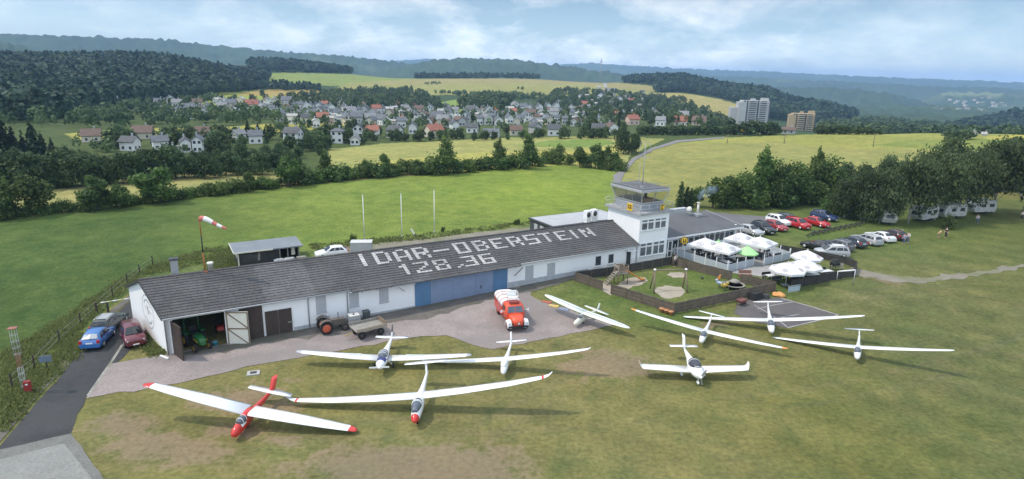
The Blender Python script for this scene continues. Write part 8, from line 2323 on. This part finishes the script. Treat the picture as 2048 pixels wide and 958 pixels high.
MB().tube([(-.95, 0, 0), (-.95, 0, 1.05), (.95, 0, 1.05), (.95, 0, 0)], .03, n=6).tube([(-.95, 0, .3), (.95, 0, .3)], .02, n=6).build('frame', M_STEEL, bn)
MB().box((0, 0, .66), (1.8, .02, .6)).build('banner', mat('pale_blue_banner', (.38, .46, .52), .6, .15, 2), bn)

# ------------------------------------------------------------------ playground
sheet('sand_patch', pix_poly([(1222, 583), (1240, 566), (1260, 556), (1290, 555), (1296, 562), (1284, 570), (1262, 576), (1244, 580)]), .03, A_SAND, .5, .1, 31)
sheet('sand_patch', pix_poly([(1308, 583), (1316, 574), (1340, 572), (1362, 574), (1370, 582), (1360, 594), (1340, 598), (1322, 594)]), .03, A_SAND, .5, .12, 32)
sheet('sand_patch', pix_poly([(1332, 550), (1340, 545), (1364, 545), (1374, 550), (1366, 556), (1346, 556)]), .03, A_SAND, .5, .1, 33)
sheet('gravel_patch', pix_poly([(1203, 580), (1206, 566), (1222, 568), (1226, 582), (1222, 592)]), .034, A_SAND, .5, .06, 34)
def play_tower():
    p = at(1241, 566); q = at(1276, 563)
    ang = facing(p, q)
    root = thing('slide_tower', 'wooden playground tower with a ladder and an orange slide', 'playground tower', p, ang)
    for x in (-.6, .6):
        for y in (-.55, .55): MB().tube([(x, y, -.1), (x, y, 2.35)], .075, n=8).build('post', M_WOOD, root)
    MB().box((0, 0, 1.35), (1.35, 1.25, .1)).build('platform', M_WOODGREY, root)
    for y in (-.58, .58):
        b = MB()
        for k in range(4): b.box((-.1, y, 1.55 + k * .2), (1.1, .05, .15))
        b.build('side_board', M_WOOD, root)
    MB().box((-.62, 0, 2.1), (.06, 1.2, .3)).build('side_board', M_WOODGREY, root)
    s_ = MB(); rings = []
    for x, z in ((.6, 1.42), (.95, 1.36), (1.7, .85), (2.5, .34), (2.9, .22), (3.15, .24)):
        rings.append([(x, -.24, z + .16), (x, -.2, z), (x, .2, z), (x, .24, z + .16), (x, .28, z + .16), (x, .24, z - .05), (x, -.24, z - .05), (x, -.28, z + .16)])
    s_.loft(rings, 0, True).build('slide', M_SLIDE, root)
    l_ = MB()
    for y in (-.42, .42): l_.beam((-2.0, y, 0), (-.62, y, 1.5), .09, .13)
    l_.build('ladder_rail', M_WOOD, root)
    for k in range(6):
        f = (k + .7) / 6.6; MB().box((-2.0 + 1.38 * f, 0, 1.5 * f), (.2, .95, .06)).build('step', M_WOODGREY, root)
    # the ladder leads off to the side of the slide
play_tower()
def swing():
    a, b = at(1308, 587), at(1375, 586)
    root = thing('swing', 'wooden swing frame standing over a bare sand patch', 'swing', a, 0)
    c = b - a; side = Vector((-c.y, c.x, 0)).normalized(); hgt = 2.55
    t0, t1 = Vector((0, 0, hgt)) + c * .04 + side * .8, Vector((0, 0, hgt)) + c * .97 + side * .8
    MB().tube([t0 - c.normalized() * .25, t1 + c.normalized() * .25], .085, n=8).build('beam', M_WOOD, root)
    for k, t_ in enumerate((t0, t1)):
        base = c * k
        for sgn in (0, 1.6): MB().tube([base + side * sgn, t_], .085, n=8).build('leg', M_WOOD, root)
        MB().ell(t_ + Vector((0, 0, .05)), (.17, .17, .13)).build('cap', M_WHITE2, root)
swing()
def rider(px, py, cols, label, rz):
    root = thing('spring_rider', label, 'spring rider', at(px, py), rz, 'toys in the playground')
    MB().tube([(.14 * math.cos(q), .14 * math.sin(q), .03 * q) for q in [k * .5 for k in range(30)]], .02, n=5).build('spring', M_DARK, root)
    MB().ell((0, 0, .62), (.5, .16, .22)).ell((.42, 0, .86), (.2, .12, .16)).box((-.4, 0, .8), (.1, .2, .3)).build('body', cols, root)
    MB().tube([(.25, -.25, .86), (.25, .25, .86)], .025, n=6).build('handle', M_DARK, root)
rider(1437, 567, M_SLIDE, 'orange red playground rider beside the blue and white one', 1.0)
rider(1438, 576, mat('light_blue_plastic', (.34, .42, .52), .5, .1, 3), 'pale blue playground rider between the orange and the yellow one', 2.2)
rider(1448, 581, mat('dull_yellow_plastic', (.55, .38, .07), .6, .1, 3), 'yellow playground rider nearest the fence', .3)
pt = thing('play_table', 'dark round wooden play table with a ring of seats', 'table', at(1468, 575), 0)
MB().lathe([(.02, .72), (.62, .72), (.62, .80), (.30, 1.0), (.05, 1.06)], 0, 18).build('tabletop', M_WOODGREY, pt); MB().lathe([(.2, 0), (.16, .72)], 0, 12).build('pedestal', M_FENCEDK, pt)
MB().lathe([(1.0, .36), (1.25, .36), (1.25, .43), (1.0, .43), (1.0, .36)], 0, 22).build('seat_ring', M_WOODGREY, pt)
for k in range(5): MB().box((1.12 * math.cos(k * 1.257), 1.12 * math.sin(k * 1.257), .18), (.1, .1, .36)).build('leg', M_WOODGREY, pt)
bl = thing('play_ball', 'small dark ball lying on the playground grass', 'ball', at(1404, 558, .0), 0)
MB().ell((0, 0, .16), (.17, .17, .17)).build('ball', M_DARK, bl)
for k, (px, py) in enumerate([(1323, 624), (1332, 627), (1341, 630)]):
    o = thing('flower_pot', ['terracotta pot farthest from the fence corner', 'middle one of three terracotta pots under the fence', 'terracotta pot at the fence corner'][k], 'pot', at(px, py), 0, 'terracotta pots at the playground fence')
    MB().lathe([(.16, 0), (.26, .36), (.30, .37), (.30, .44), (.24, .44), (.22, .38)], 0, 14).build('pot', M_TERRA, o)
    MB().lathe([(.02, .40), (.225, .39)], 0, 14).build('soil', mat('pale_dry_plant', (.45, .40, .25), .9, .2, 5), o)
def stuff_box(px, py, rz, label, mt, s, name, cat):
    o = thing(name, label, cat, at(px, py), rz)
    MB().box((0, 0, s[2] * .45), (s[0], s[1], s[2] * .9), taper=.86).build('body', mt, o)
    MB().box((0, 0, s[2] * .93), (s[0] * .9, s[1] * .9, s[2] * .1)).build('lid', mt, o)
    return o
stuff_box(1510, 598, HROT, 'dark plastic tool chest against the playground fence', M_BLACKP, (1.5, .8, .8), 'tool_chest', 'chest')
stuff_box(1531, 596, HROT + .3, 'small dark crate next to the tool chest at the fence', M_DARK, (.8, .7, .45), 'crate', 'crate')
def heap(px, py, label, mt, r, name, cat):
    o = thing(name, label, cat, at(px, py), 0)
    rng = random.Random(px); b = MB()
    for k in range(5): b.ell((rng.uniform(-r, r) * .5, rng.uniform(-r, r) * .4, .14), (r * rng.uniform(.35, .6), r * rng.uniform(.3, .5), rng.uniform(.15, .32)))
    b.build('sheet', mt, o)
heap(1557, 592, 'crumpled orange tarpaulin at the corner of the old court', mat('orange_tarp', (.62, .30, .10), .6, .12, 4), .8, 'tarpaulin', 'tarpaulin')
wb = thing('wheelbarrow', 'rusty red wheelbarrow on the edge of the old court', 'wheelbarrow', at(1482, 610), .6)
MB().box((0, 0, .5), (.9, .62, .3), taper=1.25).build('tray', mat('rusty_red_paint', (.17, .06, .05), .7, .25, 4), wb)
for s in (-1, 1): MB().tube([(.55, s * .1, .2), (-.3, s * .26, .42), (-1.0, s * .3, .6)], .025, n=6).build('handle', M_DARK, wb)
MB().disc((.62, 0, .2), .2, (0, 1, 0), 0, 14, .1).build('wheel', M_BLACK, wb)
for s in (-1, 1): MB().tube([(-.35, s * .25, .4), (-.4, s * .28, 0)], .025, n=6).build('leg', M_DARK, wb)
for k, (px, py, mt, lb) in enumerate([(1093, 605, mat('red_ground_sheet', (.42, .13, .08), .8, .2, 3), 'faded red wing cover lying on the grass'), (1107, 613, mat('yellow_ground_sheet', (.62, .45, .14), .8, .2, 3), 'faded yellow wing cover lying on the grass'), (1127, 620, mat('blue_ground_sheet', (.24, .29, .40), .8, .2, 3), 'faded blue grey wing cover lying on the apron edge')]):
    o = thing('wing_cover', lb, 'cover', at(px, py), R_(-30), 'wing covers laid out beside the vintage glider')
    b = MB(); b.box((0, 0, .06), (1.1, .45, .08)); b.box((.3, .1, .12), (.5, .3, .06), rz=.3); b.build('cloth', mt, o)

# ------------------------------------------------------------------ behind the hangar and along the road
def hut():
    a, b, c = at(478, 536), at(600, 519), at(448, 512)
    ang = facing(a, b); L = (b - a).length; D_ = 3.6
    root = thing('hut', 'dark flat roofed wooden hut with an open porch behind the hangar', 'hut', a, ang)
    H_ = 2.0
    w = MB(); w.box((L * .33, D_ / 2, H_ / 2), (L * .66, D_, H_)); w.box((L * .83, D_ - .1, H_ / 2), (L * .34, .2, H_)); w.box((L - .06, D_ * .6, H_ / 2), (.12, D_ * .8, H_)); w.box((L * .83, D_ / 2, .08), (L * .34, D_, .1))
    w.build('wall', mat('dark_stained_cladding', (.035, .037, .036), .8, .2, 1.5), root)
    r_ = MB(); q = [(-.5, -.6, H_ + .12), (L + .4, -.6, H_ + .12), (L + .4, D_ + .2, H_ + .30), (-.5, D_ + .2, H_ + .30)]
    r_.add(q + [(x, y, z - .14) for x, y, z in q], [(0, 1, 2, 3), (7, 6, 5, 4), (0, 4, 5, 1), (1, 5, 6, 2), (2, 6, 7, 3), (3, 7, 4, 0)])
    ro = r_.build('roof', mat('blue_grey_roof_felt', (.19, .21, .235), .85, .1, .6), root)
    MB().beam((-.52, -.62, H_ + .06), (-.52, D_ + .22, H_ + .24), .05, .18).beam((-.5, -.63, H_ + .06), (L * .55, -.63, H_ + .06), .05, .16).build('fascia', M_CREAM, ro)
    fr = MB().box((L * .20, -.02, 1.15), (1.9, .08, .95)).build('window', M_DARK, root)
    MB().box((L * .20, -.07, 1.15), (1.7, .03, .8)).build('pane', M_GLASS, fr)
    MB().box((L * .20 + .95, -.10, 1.2), (.25, .05, 1.0), ry=.1).build('shutter', M_WOODGREY, root)
    for y in (.9, 2.0): MB().box((-.03, y, 1.5), (.08, .8, .7)).build('window', M_CREAM, root)
    for x in (.03, L * .67, L * .80, L - .06): MB().box((x, -.06, H_ / 2), (.12, .12, H_)).build('porch_post', M_WOODGREY if x > 1 else M_CREAM, root)
    return a, ang, L
_ha, _hang, _hL = hut()
_hr = Matrix.Rotation(_hang, 3, 'Z')
for k, (x, y, lb, mt) in enumerate([(_hL * .62, -1.2, 'grey covered stack of chairs beside the hut porch', M_SHUT), (_hL * .80, -1.3, 'long grey covered table set in front of the hut porch', M_SHUT), (_hL * .95, -1.3, 'brownish grey covered bench at the end of the hut porch', M_WOODGREY)]):
    o = thing('covered_furniture', lb, 'furniture', _ha + _hr @ Vector((x, y, 0)), _hang, 'covered furniture at the hut porch')
    MB().box((0, 0, .4), (2.1 if k else 1.3, .9, .8), taper=.85).build('cover', mt, o); MB().box((.1, 0, .82), (1.4 if k else .8, .6, .12)).build('cushion', mt, o)
o = thing('curtain', 'pale cloth hanging in the open hut porch', 'cloth', _ha + _hr @ Vector((_hL * .9, .3, 0)), _hang)
MB().box((0, 0, 1.5), (.5, .08, 1.4), taper=.6).build('cloth', M_CREAM, o)
cn = thing('container', 'pale grey box container behind the hangar ridge', 'container', at(724, 508), HROT - .42)
MB().box((0, 0, .85), (2.7, 1.5, 1.7)).build('box', M_SHUT, cn); MB().box((0, 0, 1.74), (2.8, 1.6, .08)).build('lid', mat('pale_lid', (.55, .55, .54), .6, .06, 2), cn)
for k, (px, yb, yt, lb) in enumerate([(729, 480, 391, 'white flagpole nearest the pale grey container'), (804, 474, 388, 'white flagpole in the middle of three'), (869, 466, 380, 'white flagpole nearest the annex')]):
    p_ = at(px, yb); h = (yb - yt) / FPX * math.hypot(p_.x, p_.y) * 1.03
    o = thing('flagpole', lb, 'flagpole', p_, 0, 'bare flagpoles behind the hangar')
    MB().tube([(0, 0, 0), (0, 0, h)], [.07, .045], n=8).build('pole', M_WHITE2, o); MB().ell((0, 0, h + .05), (.08, .08, .08)).build('finial', M_STEEL, o); MB().box((0, 0, .1), (.3, .3, .25)).build('base', M_CONC, o)
o = thing('leaning_post', 'leaning white post with a flat head behind the roof lettering', 'post', at(833, 477), 0)
MB().tube([(0, 0, 0), (-.35, 0, .75)], .04, n=6).build('stake', M_DARK, o); MB().beam((-.3, 0, .65), (-.8, .1, 1.45), .12, .16).build('board', M_WHITE2, o)
for k, (px, py) in enumerate([(306, 531), (280, 549), (255, 568), (226, 594), (162, 650), (120, 686), (70, 738), (25, 775)]):
    o = thing('fence_post', 'weathered wooden stake in the sparse fence along the meadow edge', 'post', at(px, py), 0, 'stakes along the meadow edge')
    MB().box((0, 0, .62), (.09, .09, 1.25)).build('stake', M_WOODDARK, o)
fw = thing('fence_wire', 'thin wire strung between the stakes along the meadow edge', 'wire', at(25, 775), 0)
b = MB(); _q = [at(*p) for p in [(25, 775), (70, 738), (120, 686), (162, 650), (193, 622), (226, 594), (255, 568), (280, 549), (306, 531)]]
for h in (.5, 1.0): b.tube([p - fw.location + Vector((0, 0, h)) for p in _q], .012, n=4)
b.build('wire', M_GREYM, fw)
ba = thing('barrier', 'white and yellow barrier pole across the road behind the hangar gable', 'barrier', at(217, 625), 0)
pa, pb = at(204, 623), at(274, 612)
for q in (at(194, 626), at(217, 625)): MB().box(q - ba.location + Vector((0, 0, .55)), (.14, .14, 1.1)).build('post', M_WOODDARK, ba)
b = MB()
for k in range(6):
    b.tube([pa.lerp(pb, k / 6) - ba.location + Vector((0, 0, .95)), pa.lerp(pb, (k + 1) / 6) - ba.location + Vector((0, 0, .95))], .06, k % 2, n=8)
b.build('pole', [M_WHITE2, mat('pale_yellow_paint', (.62, .58, .32), .6, .1, 3)], ba)
lm = thing('signal_mast', 'slender lattice mast of white rods with a reddish middle section by the road', 'mast', at(50, 784), .3)
for i, (z0, z1, mt, r) in enumerate([(0, 2.1, M_SHUT, .13), (2.1, 3.2, mat('faded_red_mast_paint', (.30, .12, .09), .6, .15, 3), .11), (3.2, 5.3, M_SHUT, .17)]):
    b = MB()
    for x in (-1, 1):
        for y in (-1, 1): b.tube([(x * r, y * r, z0), (x * r, y * r, z1)], .017, n=5)
    for k in range(5):
        z = z0 + (z1 - z0) * k / 4
        for s in (-1, 1): b.beam((-r, s * r, z), (r, s * r, z), .02, .02); b.beam((s * r, -r, z), (s * r, r, z), .02, .02)
    b.build('lattice_section', mt, lm)
MB().box((0, 0, 5.33), (.55, .5, .05)).build('top_plate', MATS['faded_red_mast_paint'], lm)
rbx = thing('red_cabinet', 'dark red cabinet standing beside the white lattice mast', 'cabinet', at(58, 786), .35)
MB().box((0, 0, .5), (.42, .32, 1.0)).build('body', mat('dark_red_cabinet', (.30, .03, .025), .5, .12, 2), rbx); MB().box((0, -.165, .62), (.3, .02, .55)).build('door', MATS['dark_red_cabinet'], rbx); MB().box((0, -.18, .8), (.16, .012, .12)).build('label_plate', M_WHITE2, rbx)
sb = thing('info_sign', 'grey blue sign board on a wooden post beside the road', 'sign', at(95, 738), R_(25))
MB().box((0, 0, .6), (.09, .09, 1.2)).build('post', M_WOODDARK, sb); MB().box((0, -.07, .95), (.85, .04, .55)).build('board', mat('grey_blue_board', (.15, .19, .25), .6, .1, 2), sb)
o = thing('manhole', 'small concrete drain slab in the grass at the apron edge', 'drain', at(507, 747), .3)
MB().box((0, 0, .04), (1.0, .8, .1)).build('slab', M_CONC, o); MB().box((0, 0, .10), (.5, .4, .03)).build('grate', M_DARK, o)
o = thing('bench_plank', 'white plank lying at the corner of the hangar gable', 'plank', at(329, 716), -.5)
MB().box((0, 0, .1), (1.1, .16, .1)).build('plank', M_WHITE2, o)
# low slanting timbers on the lawn beside the cars
for k in range(11):
    f = k / 10
    a, b_ = at(1622 + 104 * f - 9, 470 - 21 * f + 5), at(1622 + 104 * f + 9, 470 - 21 * f - 5)
    o = thing('timber_rail', 'dark low timber rail in the slanting row on the lawn beside the cars', 'rail', a, 0, 'dark timber rails on the lawn')
    d = b_ - a
    MB().beam((0, 0, .32), d + Vector((0, 0, .32)), .11, .15).build('beam', M_FENCEDK, o)
    for q in (.15, .85): MB().box(d * q + Vector((0, 0, .12)), (.10, .10, .3)).build('foot', M_FENCEDK, o)
# far posts, masts and a road sign
for k, (px, yb, yt) in enumerate([(1454, 287, 270), (1568, 288, 268), (1746, 294, 272)]):
    p_ = at(px, yb); h = (yb - yt) / FPX * math.hypot(p_.x, p_.y)
    o = thing('utility_pole', ['thin wooden pole in the yellow field nearest the country road', 'thin wooden pole in the yellow field below the ochre tower block', 'thin wooden pole in the green part of the far field'][k], 'pole', p_, 0, 'utility poles in the yellow field')
    MB().tube([(0, 0, 0), (0, 0, h)], [.14, .10], n=6).build('pole', M_WOOD, o); MB().box((0, 0, h - .3), (1.0, .12, .12)).build('crossarm', M_WOOD, o)
o = thing('road_sign', 'small yellow place sign at the end of the country road', 'sign', at(1485, 270), 0)
MB().box((0, 0, 1.0), (.12, .12, 2.0)).build('post', M_GREYM, o); MB().box((0, -.1, 2.0), (2.0, .08, 1.2)).build('board', M_YELLOW, o)
for (px, yt, d, w, lb) in [(1203, 116, 1180, 3.0, 'lattice radio tower rising from the hilltop wood'), (1075, 111, 2650, 3.0, 'very thin distant mast on the wooded ridge')]:
    p_ = on_ray(px, yt, d); g = T(p_.x, p_.y)
    o = thing('radio_mast', lb, 'mast', (p_.x, p_.y, g), 0); h = p_.z - g; b = MB()
    for x in (-1, 1):
        for y in (-1, 1): b.tube([(x * w / 2, y * w / 2, 0), (x * w / 4, y * w / 4, h)], .16, n=4)
    for k in range(int(h / 4)):
        z = k * 4; q = w / 2 - w / 4 * z / h
        b.beam((-q, -q, z), (q, -q, z + 4), .14, .14); b.beam((q, -q, z), (-q, -q, z + 4), .14, .14)
    b.build('lattice', M_GREYM, o); MB().box((0, 0, h * .86), (w * 1.0, w * 1.0, h * .06)).build('antenna_platform', M_GREYM, o)

# ------------------------------------------------------------------ people
def skin_obj(name, V, E_, Rr, mt, parent, root_i=0):
    me = bpy.data.meshes.new(name); me.from_pydata(V, E_, []); me.materials.append(mt)
    o = bpy.data.objects.new(name, me); COL.objects.link(o); o.parent = parent
    md = o.modifiers.new('skin', 'SKIN'); md.use_smooth_shade = True
    for i, r in enumerate(Rr):
        me.skin_vertices[0].data[i].radius = (r, r) if not hasattr(r, '__len__') else r
        me.skin_vertices[0].data[i].use_root = i == root_i
    s = o.modifiers.new('subsurf', 'SUBSURF'); s.levels = 1; s.render_levels = 1
    return o
M_TROU = {'dark': mat('dark_trousers', (.03, .032, .04), .8, .1, 4), 'jeans': mat('blue_jeans', (.09, .13, .22), .8, .1, 4), 'tan': mat('tan_trousers', (.32, .25, .15), .8, .1, 4)}
M_SHIRT = {'white': mat('white_shirt', (.70, .70, .68), .8, .05, 4), 'blue': mat('pale_blue_shirt', (.30, .38, .55), .8, .05, 4), 'black': mat('black_top', (.025, .025, .03), .8, .1, 4), 'tan': mat('ochre_top', (.38, .24, .10), .8, .1, 4), 'grey': mat('grey_top', (.30, .30, .30), .8, .1, 4)}
def person(loc, rz, shirt, trousers, label, pose='stand', h=1.75):
    root = thing('person', label, 'person', loc, rz)
    k = h / 1.75
    if pose == 'sit':
        hip, knee, foot, lean = .50, [(.42, .1, .50), (.42, -.1, .50)], [(.46, .11, .06), (.46, -.11, .06)], .05
    elif pose == 'bend':
        hip, knee, foot, lean = .86, [(.06, .1, .46), (.06, -.1, .46)], [(-.02, .12, .05), (-.02, -.12, .05)], .32
    elif pose == 'walk':
        hip, knee, foot, lean = .90, [(.16, .09, .49), (-.02, -.09, .48)], [(.20, .1, .06), (-.28, -.1, .10)], .03
    else:
        hip, knee, foot, lean = .92, [(.02, .1, .49), (.0, -.1, .49)], [(.0, .12, .05), (-.03, -.12, .05)], .02
    ch = hip + .50 if pose != 'bend' else hip + .36
    sh = ch - .06
    V = [(0, 0, hip), (lean * .5, 0, (hip + ch) / 2), (lean, 0, ch - .1), (lean * 1.1, 0, ch + .06), (lean * 1.25, 0, ch + .15), (lean * 1.3 + .02, 0, ch + .27),
         (0, .1, hip - .04), knee[0], foot[0], (foot[0][0] + .16, foot[0][1] + .02, foot[0][2] - .02), (0, -.1, hip - .04), knee[1], foot[1], (foot[1][0] + .16, foot[1][1] - .02, foot[1][2] - .02),
         (lean, .20, sh), (lean - .04, .27, sh - .28), (lean + .12, .25, sh - .50), (lean + .17, .24, sh - .58), (lean, -.20, sh), (lean - .04, -.27, sh - .28), (lean + .14, -.24, sh - .48), (lean + .2, -.23, sh - .55)]
    E_ = [(0, 1), (1, 2), (2, 3), (3, 4), (4, 5), (0, 6), (6, 7), (7, 8), (8, 9), (0, 10), (10, 11), (11, 12), (12, 13), (2, 14), (14, 15), (15, 16), (16, 17), (2, 18), (18, 19), (19, 20), (20, 21)]
    Rr = [(.13, .10), (.125, .095), (.15, .10), .055, .075, .09, .085, .06, .045, .035, .085, .06, .045, .035, .055, .043, .034, .035, .055, .043, .034, .035]
    skin_obj('body', V, E_, Rr, M_SKIN, root)
    f = 1.22
    skin_obj('shirt', [V[i] for i in (0, 1, 2, 14, 15, 18, 19)], [(0, 1), (1, 2), (2, 3), (3, 4), (2, 5), (5, 6)], [(.16, .125), (.155, .12), (.18, .125), .075, .062, .075, .062], M_SHIRT[shirt], root)
    skin_obj('trousers', [V[0], V[6], V[7], (V[8][0], V[8][1], V[8][2] + .06), V[10], V[11], (V[12][0], V[12][1], V[12][2] + .06)], [(0, 1), (1, 2), (2, 3), (0, 4), (4, 5), (5, 6)], [(.15, .12), .105, .078, .062, .105, .078, .062], M_TROU[trousers], root)
    hx = V[5]
    MB().ell((hx[0] - .025, 0, hx[2] + .02), (.105, .095, .10)).build('hair', M_HAIR, root)
    fc = MB()
    for s in (-1, 1): fc.ell((hx[0] + .085, s * .035, hx[2] - .015), (.012, .014, .012), 0, 8, 6)
    fc.build('eyes', M_BLACKP, root)
    MB().ell((hx[0] + .098, 0, hx[2] - .04), (.02, .014, .022), 0, 8, 6).build('nose', M_SKIN, root)
    root.scale = (k, k, k)
    return root
person(at(1350, 533), R_(-60), 'white', 'dark', 'person in a white top and dark trousers standing at the terrace entrance', 'stand', 1.7)
person(at(1807, 488), R_(200), 'blue', 'jeans', 'person in a pale blue shirt at the tail of the dark maroon car', 'stand', 1.7)
person(at(1815, 486), R_(190), 'white', 'jeans', 'person in a white shirt beside the dark maroon car', 'stand', 1.8)
person(at(1876, 477), R_(20), 'tan', 'tan', 'person in ochre clothes bending down on the lawn', 'bend', 1.65)
person(at(1891, 476), R_(200), 'black', 'dark', 'person all in black standing on the lawn near the caravans', 'stand', 1.8)
person(at(1953, 447), R_(250), 'white', 'jeans', 'person in a white shirt and jeans before the farthest caravan', 'walk', 1.75)
person(at(2043, 440), R_(240), 'white', 'dark', 'person in a white shirt under the birches at the picture edge', 'stand', 1.75)
for k, (s, w, rz, sh_, lb) in enumerate([(64.6, -2.95, 1.6, 'black', 'seated guest in black under the first white parasol'), (66.0, -5.05, -1.5, 'grey', 'seated guest in grey under the terrace corner parasol'), (70.4, -6.35, 1.6, 'black', 'seated guest in black under the end parasol of the terrace'), (67.8, -2.6, -1.6, 'tan', 'seated guest in ochre near the green parasol')]):
    person(HG(s, w, .02), HROT + rz, sh_, 'dark', lb, 'sit', 1.75)
build_haze()
